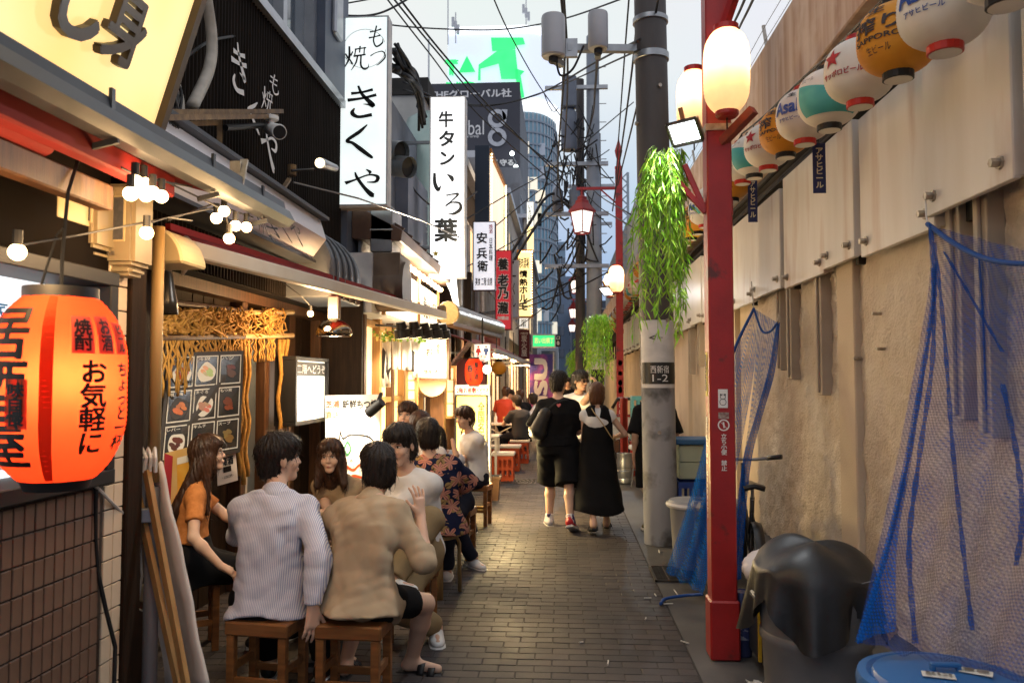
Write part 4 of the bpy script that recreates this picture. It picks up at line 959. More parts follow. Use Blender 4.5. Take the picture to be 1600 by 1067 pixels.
# ---------------- shop front: posts, planks, dim interior
b0 = None
for i in range(26):
 y = 3.9 + i * .165
 if 6.0 < y < 6.5: continue
 o = MB().bx(-2.62, -2.585 + rnd(0, .012), y, y + .155, 0, 2.3).build('plank', random.choice((m_woodd, m_wood, m_woodd)), sb)
for y in (4.45, 6.02, 6.5, 8.0): MB().bx(-2.6, -2.48, y, y + .1, 0, 2.32).build('post', m_wood, sb, bevel=.006)
MB().bx(-2.6, -2.46, 3.9, 8.05, 2.22, 2.34).build('lintel', m_wood, sb)
MB().bx(-2.7, -2.06, 8.04, 8.1, 0, 2.5).build('end_wall', m_woodd, sb)
MB().bx(-2.66, -2.55, 6.1, 6.48, .1, 2.0).build('glass_door', m_glass, sb); MB().bx(-2.55, -2.53, 6.24, 6.28, .2, 2.1).build('white_pipe', m_pipe, sb)
# rope curtain
rc = thing('rope_curtain', 'tangled golden straw rope curtain over the shop entrance', 'curtain', (-2.3, 5.3, 2.1))
m_straw = mat('straw_rope', (.50, .28, .07), (.38, .19, .04), rough=.8, nscale=30, bump=.5, bscale=200)
CX = -2.42
for (py0, py1) in ((489, 488), (526, 524)): MB().cyl(PX(380, py0, CX), PX(457, py1, CX), .022, n=10).build('bamboo_pole', m_woody, rc, smooth='auto')
for (py0, py1) in ((470, 486), (528, 526)): MB().cyl(PX(246, py0, CX), PX(380, py1, CX), .02, n=8).build('wood_pole', m_wood, rc)
b = MB(); rs = random.Random(4)
for i in range(150):
 px = rs.uniform(248, 440); Yc = PX(px, 500, CX).y; zt = PX(px, 489, CX).z; zb = PX(px, 527, CX).z
 pts = []
 for q in range(6):
  pts.append(V((CX + rs.uniform(-.03, .05), Yc + rs.uniform(-.07, .07) + .05 * math.sin(q * 2 + i), zt + .02 + (zb - zt) * q / 5 + rs.uniform(-.02, .02))))
 b.tube(pts, .008, 5)
b.build('tangle', m_straw, rc, smooth=True)['kind'] = 'stuff'
for i in range(46):
 px = 249 + i * 4.0 + rs.uniform(-1, 1); a = PX(px, 526, CX); ln = .10 + .14 * rs.random() if 300 < px < 400 else (.25 * rs.random() + .15 if px < 300 else .2)
 pts = [a + V((.01 * math.sin(q * 3 + i), .012 * math.cos(q * 2 + i), -ln * q / 5)) for q in range(6)]
 MB().tube(pts, .008, 5).build('strand', m_straw, rc, smooth=True)
for px, L_ in ((376, 1.02), (382, 1.1), (388, 1.05), (438, 1.2), (443, 1.3), (448, 1.25)):
 a = PX(px, 530, CX); MB().tube([a + V((.012 * math.sin(q * 1.3 + px), .01 * math.cos(q * 1.7), -L_ * q / 12)) for q in range(13)], .019, 6).build('thick_rope', m_straw, rc, smooth=True)
# ---------------- menu board with nine photographs
m_frame = mat('board_frame', (.05, .04, .03), rough=.4); m_pale = mat('plate_white', (.72, .68, .6), rough=.4)
mb_ = thing('menu_board', 'leaning menu board with nine food photographs behind the woman in orange', 'menu board', PY(310, 640, 5.0))
q4 = (PY(266, 556, 4.95), PY(378, 552, 5.35), PY(372, 702, 5.2), PY(251, 722, 4.75))
def bil(q, u, v): return lerp(lerp(q[0], q[1], u), lerp(q[3], q[2], u), v)
nb = (q4[1] - q4[0]).cross(q4[3] - q4[0]).normalized()
if nb.y > 0: nb = -nb
MB().prism([bil(q4, -.03, -.03), bil(q4, 1.03, -.03), bil(q4, 1.03, 1.03), bil(q4, -.03, 1.03)], nb * -.03).build('backboard', m_frame, mb_)
food = [(.45, .10, .04), (.55, .40, .15), (.12, .04, .02), (.5, .16, .02), (.6, .25, .12), (.22, .06, .02), (.16, .03, .02), (.25, .05, .03), (.3, .14, .05)]
for r in range(3):
 for c in range(3):
  u0, u1, v0, v1 = c / 3 + .015, (c + 1) / 3 - .015, r / 3 + .015, (r + 1) / 3 - .015
  f = nb * .003
  cell = MB().prism([bil(q4, u0, v0) + f, bil(q4, u1, v0) + f, bil(q4, u1, v1) + f, bil(q4, u0, v1) + f], nb * .003).build('photo', mat('photo_black', (.02, .018, .016), (.05, .04, .03), rough=.25, nscale=8), mb_)
  uc, vc = (u0 + u1) / 2, (v0 + v1) / 2; i = r * 3 + c
  bb = MB()
  for (u_, v_, h) in ((u0, v0, 0), (u1 - .012, v0, 0), (u0, v0, 1), (u0, v1 - .012, 1)):
   if h: bb.prism([bil(q4, u0, v_) + nb * .0065, bil(q4, u1, v_) + nb * .0065, bil(q4, u1, v_ + .012) + nb * .0065, bil(q4, u0, v_ + .012) + nb * .0065], nb * .001)
   else: bb.prism([bil(q4, u_, v0) + nb * .0068, bil(q4, u_ + .012, v0) + nb * .0068, bil(q4, u_ + .012, v1) + nb * .0068, bil(q4, u_, v1) + nb * .0068], nb * .001)
  bb.build('photo_border', m_pale, cell)
  tw = .5 * i
  if i in (0, 1, 4, 6, 3):
   pts = [bil(q4, uc + .115 * math.cos(a) * (1 + .1 * math.cos(2 * a + tw)), vc + .02 + .10 * math.sin(a) * (1 + .12 * math.sin(3 * a + tw))) + nb * .0075 for a in [2 * PI * k / 20 for k in range(20)]]
   MB().prism(pts, nb * .001).build('dish', m_pale if i != 3 else m_frame, cell)
  for k in range(7):
   a = k * 2.4 + i; rr = .02 + .045 * ((k * 37 % 10) / 10)
   cu, cv = uc + rr * math.cos(a), vc + .02 + rr * math.sin(a) * .9; w_ = .03 + .012 * (k % 3)
   pts = [bil(q4, cu + w_ * math.cos(b_), cv + w_ * .6 * math.sin(b_ + .5)) + nb * (.0088 + .0004 * k) for b_ in [2 * PI * s / 8 for s in range(8)]]
   fc = tuple(min(1, x * rnd(.6, 1.3)) for x in food[i])
   MB().prism(pts, nb * .0003).build('food', mat('food_%d_%d' % (i, k % 3), fc, rough=.3), cell)
  letters(['お刺身', '冷奴', 'ハツ', '焼き鳥', 'まぐろ', 'もつ煮', 'レバー', 'キムチ', 'スープ'][i], bil(q4, u0 + .10, v0 + .035) + nb * .008, q4[1] - q4[0], q4[0] - q4[3], .085, .022, m_pale, cell)
letters('500円', bil(q4, .26, .27) + nb * .010, q4[1] - q4[0], q4[0] - q4[3], .05, .02, m_inkb, mb_)
# posters under it
pq = (PY(257, 708, 4.7), PY(300, 697, 4.82), PY(298, 780, 4.8), PY(255, 792, 4.68))
po = thing('poster', 'red and gold beer poster below the menu board', 'poster', pq[3])
MB().prism(list(pq), nb * -.004).build('sheet', mat('poster_gold', (.55, .33, .10), (.6, .42, .2), rough=.4, nscale=6), po)
MB().prism([bil(pq, 0, .0) + nb * .002, bil(pq, .3, .1) + nb * .002, bil(pq, .25, .9) + nb * .002, bil(pq, 0, .95) + nb * .002], nb * .001).build('red_panel', m_redi, po)
MB().prism([bil(pq, .45, .25) + nb * .002, bil(pq, .9, .25) + nb * .002, bil(pq, .85, .85) + nb * .002, bil(pq, .5, .85) + nb * .002], nb * .001).build('beer_glass', mat('beer_gold', (.65, .3, .03), (.7, .4, .08), rough=.3, nscale=9), po)
MB().prism([bil(pq, .45, .15) + nb * .004, bil(pq, .9, .15) + nb * .004, bil(pq, .9, .28) + nb * .004, bil(pq, .45, .28) + nb * .004], nb * .001).build('foam', m_pale, po)
pq = (PY(338, 690, 5.15), PY(366, 683, 5.25), PY(372, 750, 5.2), PY(340, 759, 5.1))
po = thing('poster', 'pale drinks poster curling beside the face of the woman in orange', 'poster', pq[3])
MB().prism(list(pq), nb * -.003).build('sheet', mat('poster_pale', (.62, .5, .38), (.66, .55, .44), rough=.5, nscale=6), po)
letters('梅酒', bil(pq, .5, .5) + nb * .003, pq[1] - pq[0], pq[0] - pq[3], .09, .06, m_inkb, po, weight=.04); letters('CHOYA', bil(pq, .5, .28) + nb * .003, pq[1] - pq[0], pq[0] - pq[3], .08, .022, m_redi, po)
letters('・三五〇円・', bil(pq, .5, .85) + nb * .003, pq[1] - pq[0], pq[0] - pq[3], .08, .018, m_inkb, po)
MB().prism([bil(pq, .3, .62) + nb * .002, bil(pq, .7, .62) + nb * .002, bil(pq, .7, .75) + nb * .002, bil(pq, .3, .75) + nb * .002], nb * .001).build('bottle_print', m_woodd, po)
# ---------------- lit panel "二階へどうぞ"
lp = thing('lit_panel', 'glowing framed wall panel with a dark heading above the striped shirt man', 'lit sign', (-2.4, 7.2, 1.2))
a, c = PX(458, 665, -2.3), PX(511, 566, -2.3)
y0, y1, z0, z1 = a.y, c.y, 1.22, 1.82
MB().bx(-2.46, -2.31, y0 + .03, y1 - .03, z0 + .03, z1 - .03).build('face', glow('panel_white', (1.0, .93, .78), 1.5, (.9, .84, .7), 5), lp)
b = MB().bx(-2.47, -2.28, y0, y1, z0, z0 + .035).bx(-2.47, -2.28, y0, y1, z1 - .035, z1).bx(-2.47, -2.28, y0, y0 + .045, z0 + .035, z1 - .035).bx(-2.47, -2.28, y1 - .045, y1, z0 + .035, z1 - .035); b.build('frame', m_black, lp, bevel=.004)
MB().bx(-2.309, -2.302, y0 + .05, y1 - .05, z1 - .17, z1 - .045).build('heading', mat('heading_dark', (.05, .05, .045), rough=.5), lp); letters('二階へどうぞ', (-2.3, (y0 + y1) / 2, z1 - .108), (0, 1, 0), (0, 0, 1), y1 - y0 - .15, .085, m_white, lp)
for k in range(3): MB().bx(-2.308, -2.304, y0 + .09 + k * .27, y0 + .30 + k * .27, z0 + .1, z1 - .22).build('menu_slip', glow('slip_pale', (.85, .83, .72), .75), lp)
lamp_light('panel_light', lp, (.35, 0, .3), 12, (1, .9, .72), .2)
# ---------------- white handwritten board with a spotlight
hb = thing('handwritten_board', 'white handwritten board lit by a clamp spotlight behind the table', 'board', PY(550, 740, 7.4))
hq = (PY(509, 618, 7.35), PY(594, 616, 7.6), PY(594, 765, 7.6), PY(509, 770, 7.35))
nh = (hq[1] - hq[0]).cross(hq[3] - hq[0]).normalized(); nh = -nh if nh.y > 0 else nh
MB().prism(list(hq), nh * -.03).build('board', mat('board_white', (.72, .67, .58), (.76, .72, .64), rough=.5, nscale=3), hb)
ur, uu = hq[1] - hq[0], hq[0] - hq[3]
letters('芝浦', bil(hq, .12, .09) + nh * .001, ur, uu, .13, .07, mat('ink_orange', (.5, .07, .02)), hb, weight=.03); letters('直送', bil(hq, .12, .2) + nh * .001, ur, uu, .13, .07, mat('ink_orange', (.5, .07, .02)), hb, weight=.03)
letters('新鮮もつ焼', bil(hq, .62, .10) + nh * .001, ur, uu, .34, .09, m_inkb, hb, weight=.03); letters('○朝挽き豚○', bil(hq, .55, .235) + nh * .001, ur, uu, .3, .05, mat('ink_orange', (.5, .07, .02)), hb)
def ink(pts, w=.007, m=m_inkb):
 st = [[(u, -v, w / .55) for u, v in pts]]; vs, fs = brush(st); b = MB(); b.add([bil(hq, float(p[0]), float(-p[1])) + nh * .003 for p in vs], fs); return b
ink([(.12, .75), (.1, .62), (.16, .5), (.24, .46), (.26, .38), (.31, .45), (.42, .42), (.6, .42), (.8, .45), (.93, .55), (.96, .7), (.9, .85), (.8, .9)]).build('drawing', m_inkb, hb)
ink([(.2, .55), (.24, .51), (.28, .56), (.24, .6), (.2, .55)], .006).build('drawing', m_inkb, hb); ink([(.33, .56), (.39, .49), (.45, .56), (.39, .62), (.33, .56)], .009).build('drawing', mat('ink_green', (.03, .12, .05)), hb)
ink([(.3, .8), (.35, .74), (.5, .78), (.62, .73), (.78, .78), (.7, .86), (.5, .84), (.36, .88), (.3, .8)], .008, m_inkb).build('drawing', mat('ink_orange', (.5, .07, .02)), hb)
for i, (u, v, tx) in enumerate(((.2, .70, 'たん'), (.42, .68, 'しろ'), (.55, .58, 'なんこつ'), (.7, .62, 'はつ'), (.45, .74, 'かしら'), (.8, .7, 'ればー'), (.5, .93, 'こぶくろ'))): letters(tx, bil(hq, u, v) + nh * .002, ur, uu, .075, .025, m_inkb if i % 2 else mat('ink_orange', (.5, .07, .02)), hb)
cl = PY(588, 636, 7.3); t = thing('clamp_spotlight', 'black clamp spotlight shining on the handwritten board', 'spotlight', cl)
MB().cyl(cl + V((.06, -.03, .05)), cl + V((-.08, .02, -.06)), .045, .05, n=12).build('head', m_black, t, smooth='auto'); MB().bar(cl + V((0, 0, 0)), cl + V((.0, .2, .12)), .03).build('bracket', m_black, t)
o = lamp_light('spot_beam', t, (-.1, -.02, -.07), 60, (1, .84, .6), .03, spot=R(110)); aim(o, (-.5, .55, -.45))
# == HANGING SIGNS (lit boxes that face down the alley)
def hang_sign(name, label, px0, px1, py0, py1, Y, depth, face, frame=None, group=None, side=None, cat='sign', fw=.012, lean=0):
 a, c = PY(px0, py1, Y), PY(px1, py0, Y)
 t = thing(name, label, cat, ((a.x + c.x) / 2, Y, a.z), 0, group)
 MB().bx(a.x + .002, c.x - .002, Y, Y + depth, a.z + .002, c.z - .002).build('box', side or face, t)
 MB().bx(a.x + fw, c.x - fw, Y - .006, Y - .0005, a.z + fw, c.z - fw).build('face', face, t)
 f = frame or m_whitem
 MB().bx(a.x - .004, a.x + fw, Y - .012, Y + depth + .004, a.z, c.z).bx(c.x - fw, c.x + .004, Y - .012, Y + depth + .004, a.z, c.z).bx(a.x - .004, c.x + .004, Y - .012, Y + depth + .004, c.z, c.z + fw).bx(a.x - .004, c.x + .004, Y - .012, Y + depth + .004, a.z - fw, a.z).build('frame', f, t)
 return t, a, c
RX, UZ = (1, 0, 0), (0, 0, 1)
g_white = glow('sign_glow_cool', (.80, .90, .88), .80, (.95, 1.0, .97), 2.2)
g_white2 = glow('sign_glow_white', (.97, .98, 1.0), 1.25)
t, a, c = hang_sign('hanging_sign', 'tall white lit sign with large brush characters on the black building', 519, 607, 27, 320, 8.0, .16, g_white, m_whitem)
def pl(px, py, Y=8.0): return PY(px, py, Y) + V((0, -.008, 0))
def psz(n, Y): return n * Y / FPX
for ch, px, py, w, h in (('き', 566, 160, 48, 54), ('く', 562, 222, 46, 56), ('や', 566, 287, 58, 46), ('も', 588, 58, 24, 36), ('つ', 591, 92, 26, 24), ('焼', 557, 92, 42, 40)):
 letters('', pl(px, py), RX, UZ, psz(w, 8), psz(h, 8), m_inkb, t, data=brush(BR[ch], 1.6 if ch in 'きくや' else 1.3))
vs, fs = brush([[(.5 + .5 * math.cos(x), .5 + .5 * math.sin(x), .006) for x in np.linspace(.3, 6.2, 24)]]); letters('', pl(570, 77), RX, UZ, psz(70, 8), psz(64, 8), mat('ink_grey', (.3, .32, .32)), t, data=(vs, fs))
for z in (.15, .9, 1.6): MB().bx(a.x - .35, a.x, 8.04, 8.08, a.z + z, a.z + z + .04).build('bracket', m_galv, t)
MB().bx(a.x + .05, c.x, 7.99, 8.16, a.z - .035, a.z - .013).build('bottom_tray', mat('tray_wood', (.45, .36, .28), rough=.6), t)
t, a, c = hang_sign('hanging_sign', 'narrow white lit ox tongue sign hanging over the second shop', 671, 727, 152, 432, 11.0, .2, g_white2, m_whitem)
def gl(px, py, Y): return PY(px, py, Y) + V((0, -.008, 0))
m_inkg = mat('ink_charcoal', (.06, .065, .065))
for ch, px, py, w, h in (('牛', 697, 187, 24, 27), ('タ', 698, 217, 25, 26), ('ン', 699, 248, 24, 22), ('葉', 697, 360, 38, 38)):
 letters(ch, gl(px, py, 11), RX, UZ, psz(w, 11), psz(h, 11), m_inkg, t, weight=.03)
letters('', gl(693, 285, 11), RX, UZ, psz(34, 11), psz(30, 11), m_inkg, t, data=brush(BR['い'], 1.2)); letters('', gl(709, 319, 11), RX, UZ, psz(28, 11), psz(36, 11), m_inkg, t, data=brush(BR['ろ'], 1.2))
letters('SAPPORO', gl(706, 396, 11), RX, UZ, psz(34, 11), psz(6, 11), mat('ink_tan', (.4, .34, .25)), t); letters('', gl(681, 396, 11), RX, UZ, psz(11, 11), psz(11, 11), mat('star_yellow', (.8, .6, .05)), t, name='star', data=STAR)
for z in (.4, 1.9): MB().bx(a.x - .5, a.x, 11.05, 11.1, a.z + z, a.z + z + .04).build('bracket', m_galv, t)
t, a, c = hang_sign('hanging_sign', 'pale lavender sign with black brush characters beside the red one', 739, 774, 347, 453, 14.0, .14, glow('sign_lavender', (.80, .80, .88), .62), m_black)
for ch, px, py in (('安', 753, 372), ('兵', 753, 396), ('衛', 754, 416)): letters(ch, gl(px, py, 14), RX, UZ, psz(17, 14), psz(18, 14), m_inkb, t, weight=.03)
letters('焼酒', gl(767, 358, 14), RX, UZ, psz(6, 14), psz(15, 14), m_redi, t, vertical=True); letters('日本料理', gl(767, 390, 14), RX, UZ, psz(6, 14), psz(36, 14), m_inkb, t, vertical=True, weight=.02); letters('美食 二階 会席', gl(756, 440, 14), RX, UZ, psz(27, 14), psz(13, 14), m_inkb, t, weight=.02)
m_redsg = glow('sign_red', (.36, .012, .02), .9, base=(.3, .02, .03))
t, a, c = hang_sign('hanging_sign', 'tall red sign with black outlined characters', 774, 799, 392, 514, 16.0, .3, m_redsg, mat('maroon', (.12, .015, .02)))
for ch, px, py in (('養', 786, 413), ('老', 786, 438), ('乃', 786, 458), ('瀧', 786, 481)):
 letters(ch, gl(px, py, 16), RX, UZ, psz(19, 16), psz(21, 16), m_white, t, weight=.10); letters(ch, gl(px, py, 16) + V((0, -.006, 0)), RX, UZ, psz(17, 16), psz(19, 16), m_inkb, t, weight=.03)
letters('加盟店', gl(786, 497, 16), RX, UZ, psz(18, 16), psz(6, 16), m_white, t, weight=.05)
t, a, c = hang_sign('hanging_sign', 'slim grey blue sign behind the red one', 797, 810, 408, 496, 18.0, .3, mat('sign_greyblue', (.3, .34, .4), rough=.5), m_alu)
letters('一くし', gl(803, 455, 18), RX, UZ, psz(6, 18), psz(50, 18), m_inkb, t, vertical=True)
g_yel = glow('sign_amber', (1.0, .74, .30), 1.35)
t, a, c = hang_sign('hanging_sign', 'bright amber sign bordered with small bulbs', 808, 832, 392, 494, 20.0, .3, g_yel, mat('frame_orange', (.4, .15, .02)), fw=.03)
for ch, px, py in (('情', 818, 428), ('熱', 818, 441), ('ホ', 818, 453), ('ル', 818, 466), ('モ', 818, 479)): letters(ch, gl(px, py, 20), RX, UZ, psz(13, 20), psz(12, 20), m_woodd, t, weight=.04)
letters('焼肉酒場', gl(818, 411, 20), RX, UZ, psz(17, 20), psz(17, 20), m_woodd, t, weight=.02)
b = MB()
for i in range(24): b.ball((c.x - .02, 19.97, a.z + .06 + i * .067), .02, 6, 4)
for i in range(6): b.ball((a.x + .05 + i * .066, 19.97, c.z - .02), .02, 6, 4)
b.build('border_bulb', glow('border_bulbs', (1, .8, .4), 5), t)['kind'] = 'stuff'
t, a, c = hang_sign('hanging_sign', 'small white and yellow sign high up in front of the glass tower', 823, 834, 316, 391, 26, .3, glow('sign_white_yellow', (.95, .92, .8), .9), m_whitem)
MB().bx(a.x + .02, c.x - .02, 25.985, 25.992, a.z + .02, a.z + .78).build('yellow_panel', g_yel, t); letters('いろはの', gl(828, 336, 26), RX, UZ, psz(6, 26), psz(32, 26), m_inkg, t, vertical=True, weight=.02)
t, a, c = hang_sign('hanging_sign', 'small white sign below the amber one', 811, 826, 497, 513, 22, .2, glow('sign_dimwhite', (.9, .85, .75), .8), m_alu); letters('炭串', gl(818, 505, 22), RX, UZ, psz(9, 22), psz(13, 22), m_inkg, t, vertical=True)
t, a, c = hang_sign('hanging_sign', 'maroon banner sign with pale characters hanging low', 811, 827, 516, 560, 21, .2, mat('maroon_b', (.13, .02, .03), rough=.5), mat('maroon', (.12, .015, .02))); letters('炭火屋', gl(819, 540, 21), RX, UZ, psz(9, 21), psz(34, 21), m_pale, t, vertical=True, weight=.02); letters('中華料理', gl(819, 521, 21), RX, UZ, psz(12, 21), psz(4, 21), m_pale, t)
t, a, c = hang_sign('hanging_sign', 'green lit sign across the far end of the alley', 831, 868, 524, 541, 34, .3, glow('sign_green', (.05, .85, .25), .9), m_whitem, fw=.05); letters('思い出横丁', gl(850, 532, 34), RX, UZ, psz(30, 34), psz(9, 34), glow('letter_lime', (.6, 1, .2), 1.1), t, weight=.02)
t, a, c = hang_sign('hanging_sign', 'small black and white sign beside the green lit sign', 868.5, 876, 524, 541, 34, .3, m_black, m_black); letters('口', gl(872, 528, 34), RX, UZ, psz(5, 34), psz(5, 34), m_white, t, weight=.03); letters('0', gl(872, 536, 34), RX, UZ, psz(4, 34), psz(6, 34), m_white, t, weight=.05)
# big oblique billboard with bulbs (seen edge-on)
bb = thing('billboard', 'slanted lit billboard edged with bulbs, high above the lavender sign', 'billboard', (-2.2, 19, 5.2))
a, c = PY(763, 262, 15.2), PY(787, 300, 19.5)
qa = [PY(764, 240, 15.2), PY(787, 291, 19.5), PY(787, 395, 19.5), PY(764, 395, 15.2)]
MB().prism(qa, (-.18, 0, 0)).build('face', glow('billboard_pink', (1.0, .66, .45), .95, (1, .85, .62), .5), bb)
MB().bx(qa[0].x - .25, qa[0].x + .02, 15.0, 15.16, qa[3].z, qa[0].z + .1).build('frame', mat('frame_navy', (.02, .03, .05)), bb); MB().bar(qa[0] + V((.02, 0, .05)), qa[1] + V((.02, 0, .05)), .06, .1).build('frame', mat('frame_orange', (.4, .15, .02)), bb)
b = MB()
for i in range(34):
 p = lerp(qa[1], qa[2], i / 33); b.ball(p + V((.05, 0, 0)), .025, 6, 4); p = lerp(qa[0], qa[3], i / 33); b.ball(p + V((.05, .05, 0)), .02, 6, 4)
b.build('border_bulb', MATS['border_bulbs'], bb)['kind'] = 'stuff'
# == BUILDINGS ON THE LEFT, further down
def windows(parent, X, y0, y1, z0, z1, ny, nz, m=None, lit=0.0, frame=.05, d=.04, wn='window'):
 ym = (y1 - y0) / ny; zm = (z1 - z0) / nz
 for i in range(ny):
  for j in range(nz):
   a, c = y0 + ym * (i + .15), y0 + ym * (i + .85); e_, f = z0 + zm * (j + .2), z0 + zm * (j + .85)
   fr = MB().bx(X - d, X + .03, a - frame, a, e_ - frame, f + frame).bx(X - d, X + .03, c, c + frame, e_ - frame, f + frame).bx(X - d, X + .03, a, c, f, f + frame).bx(X - d, X + .03, a, c, e_ - frame, e_).build(wn, m_alu, parent)
   MB().bx(X - d, X + .004, a, c, e_, f).build('pane', glow('pane_warm', (1, .74, .42), .8) if rnd(0, 1) < lit else m_glass, fr)
def building(label, x0, x1, y0, y1, z1, m, name='shop_building', z0=0):
 t = thing(name, label, 'building', ((x0 + x1) / 2, (y0 + y1) / 2, z0))
 MB().bx(x0, x1, y0, y1, z0, z1).build('wall', m, t); return t
# second shop: warm front under the grey upper storey
g_hot = glow('shop_glow', (1.0, .80, .50), 1.6, (1, .86, .62), 1.4); g_warm = glow('window_warm', (1.0, .70, .35), .95, (1, .78, .48), 3)
m_sidg = mat('siding_bluegrey', (.10, .115, .145), (.15, .165, .2), rough=.6, nscale=2.5, ndetail=8, col3=(.09, .09, .1), n3=1.4, lo3=.5, hi3=.8)
sc2 = building('grey clad shop with glowing front behind the white cloth curtain', -7, -2.25, 8.12, 12.6, 5.3, m_sidg)
MB().bx(-2.25, -2.05, 8.15, 12.5, 0, .75).build('dado', m_wood, sc2)
MB().bx(-2.25, -2.15, 8.4, 12.4, .75, 2.25).build('window_glow', g_warm, sc2)
for i, y in enumerate((8.15, 8.85, 9.55, 10.25, 10.95, 11.65, 12.35)): MB().bx(-2.15, -2.06, y, y + .1, .75, 2.3).build('mullion', m_woodh if i % 2 else m_wood, sc2, bevel=.004)
for z in (.75, 1.35, 2.2): MB().bx(-2.15, -2.08, 8.15, 12.5, z, z + .06).build('rail', m_woodh, sc2)
MB().bx(-2.25, -2.0, 8.2, 12.5, 2.32, 2.95).build('sign_back', m_whitem, sc2)
sg = thing('shop_sign', 'glowing white shop sign behind the awning bar, with a row of bulbs above', 'sign', (-2.0, 10.4, 2.4))
MB().bx(-2.0, -1.96, 8.5, 12.3, 2.36, 2.92).build('face', g_hot, sg)
letters('いろ葉', (-1.955, 9.5, 2.62), (0, 1, 0), UZ, .8, .32, m_inkb, sg, weight=.03); letters('炭火', (-1.955, 11.3, 2.66), (0, 1, 0), UZ, .6, .36, m_woodd, sg, weight=.04); letters('すみび', (-1.955, 12.0, 2.66), (0, 1, 0), UZ, .32, .28, m_woodd, sg, weight=.03)
for y in (8.5, 10.6, 12.27): MB().bx(-1.965, -1.93, y, y + .06, 2.32, 2.98).build('bar', m_woodh, sg)
b = MB();
for i in range(22): b.ball((-1.9, 8.9 + i * .16, 3.0 + .012 * (i % 2)), .035, 8, 6)
b.build('bulb', BULB, sg)['kind'] = 'stuff'
for y in (9.3, 10.5, 11.7): lamp_light('bulb_light', sg, V((-1.75, y, 2.9)) - V((-2.0, 10.4, 2.4)), 34, WARMW, .1)
be = thing('eave', 'brown sheet metal eave over the row of bulbs', 'eave', (-2, 10.5, 3.1))
MB().add([(x, y, z) for y in (8.3, 12.5) for x, z in ((-2.25, 3.12), (-1.72, 3.08), (-1.70, 3.2), (-1.72, 3.22), (-2.25, 3.5))], [(0, 1, 2, 3, 4), (9, 8, 7, 6, 5), (0, 5, 6, 1), (1, 6, 7, 2), (2, 7, 8, 3), (3, 8, 9, 4), (4, 9, 5, 0)]).build('roof', mat('eave_brown', (.09, .05, .035), (.13, .075, .05), rough=.5, nscale=4, metal=.2), be, bevel=.01)
for i in range(9): MB().bar((-2.2, 8.45 + i * .48, 3.53), (-1.715, 8.45 + i * .48, 3.235), .03).build('seam', mat('eave_brown', (.09, .05, .035)), be)
# ducts above
du = thing('exhaust_duct', 'large square galvanised exhaust duct below the big white hanging sign', 'duct', (-1.95, 8.6, 2.5))
def dq(px0, px1, py0, py1, Y, d, m, nm):
 a, c = PY(px0, py1, Y), PY(px1, py0, Y); return MB().bx(a.x, c.x, Y, Y + d, a.z, c.z).build(nm, m, du, bevel=.01)
dq(578, 613, 322, 394, 8.3, .5, m_galv, 'duct_section'); dq(577, 614, 357, 360, 8.29, .52, m_alu, 'flange'); dq(570, 625, 394, 432, 8.25, .6, mat('duct_rust', (.12, .085, .06), (.17, .13, .1), rough=.5, metal=.4, nscale=4), 'duct_section')
a = PY(597, 445, 8.3); MB().cyl((a.x - .26, 8.5, a.z - .0), (a.x + .23, 8.5, a.z - .0), .27, n=20).build('elbow', mat('duct_rust', (.12, .085, .06)), du, smooth='auto')
MB().bx(-2.2, PY(560, 500, 8.3).x, 8.4, 9.0, PY(560, 385, 8.3).z - .1, PY(560, 385, 8.3).z + .15).build('duct_section', m_hood, du)
dt = thing('exhaust_pipe', 'pair of round black mouthed exhaust pipes beside the white hanging sign', 'pipe', PY(625, 270, 9.5))
for (px, py) in ((628, 238), (640, 262)):
 p = PY(px, py, 9.4); q = p + V((-.4, .25, .12)); MB().cyl(q, p, .13, n=18, caps=False).build('pipe', m_galv, dt, smooth=True); MB().cyl(lerp(q, p, .86), lerp(q, p, .87), .125, n=18).build('mouth', m_void, dt)
# plaster penthouse with bundle of cables and dark slab edge
ph = building('off white plastered upper storey behind the white hanging sign', -4.5, PY(664, 200, 12.8).x, 12.62, 14.0, PY(640, 152, 12.7).z, m_plast, z0=3.2)
MB().bx(-4.6, PY(672, 200, 12.8).x, 12.58, 14.05, PY(640, 152, 12.7).z + .002, PY(640, 140, 12.7).z + .15).build('roof_slab', m_void, ph)
tk = thing('tank', 'pale green cylindrical duct casing behind the tongue sign', 'tank', PY(692, 300, 12.3)); p = PY(655, 330, 12.2)
b2 = building('grey blue metal sided wall with small windows below the plastered storey', PY(622, 300, 10.6).x - 1.5, PY(640, 300, 10.6).x, 10.5, 12.5, PY(600, 262, 10.6).z, mat('siding_violet', (.12, .13, .17), (.17, .18, .22), rough=.6, nscale=3), z0=3.3)
MB().lathe([(.42, 0), (.42, 2.3), (.36, 2.5), (.2, 2.6), (.01, 2.62)], 24, (PY(668, 420, 12.3).x, 12.45, PY(668, 430, 12.3).z)).build('casing', mat('tank_green', (.28, .38, .36), (.34, .43, .4), rough=.4, metal=.3, nscale=3), tk, smooth='auto')
b = MB(); q0 = PY(640, 350, 11.9)
for k in range(3): b.bar(PY(648, 335 + 40 * k, 11.9), PY(668, 310 + 40 * k, 11.9), .03).bar(PY(648, 322 + 40 * k, 11.9), PY(668, 322 + 40 * k, 11.9), .03)
b.build('brace', m_alu, tk)
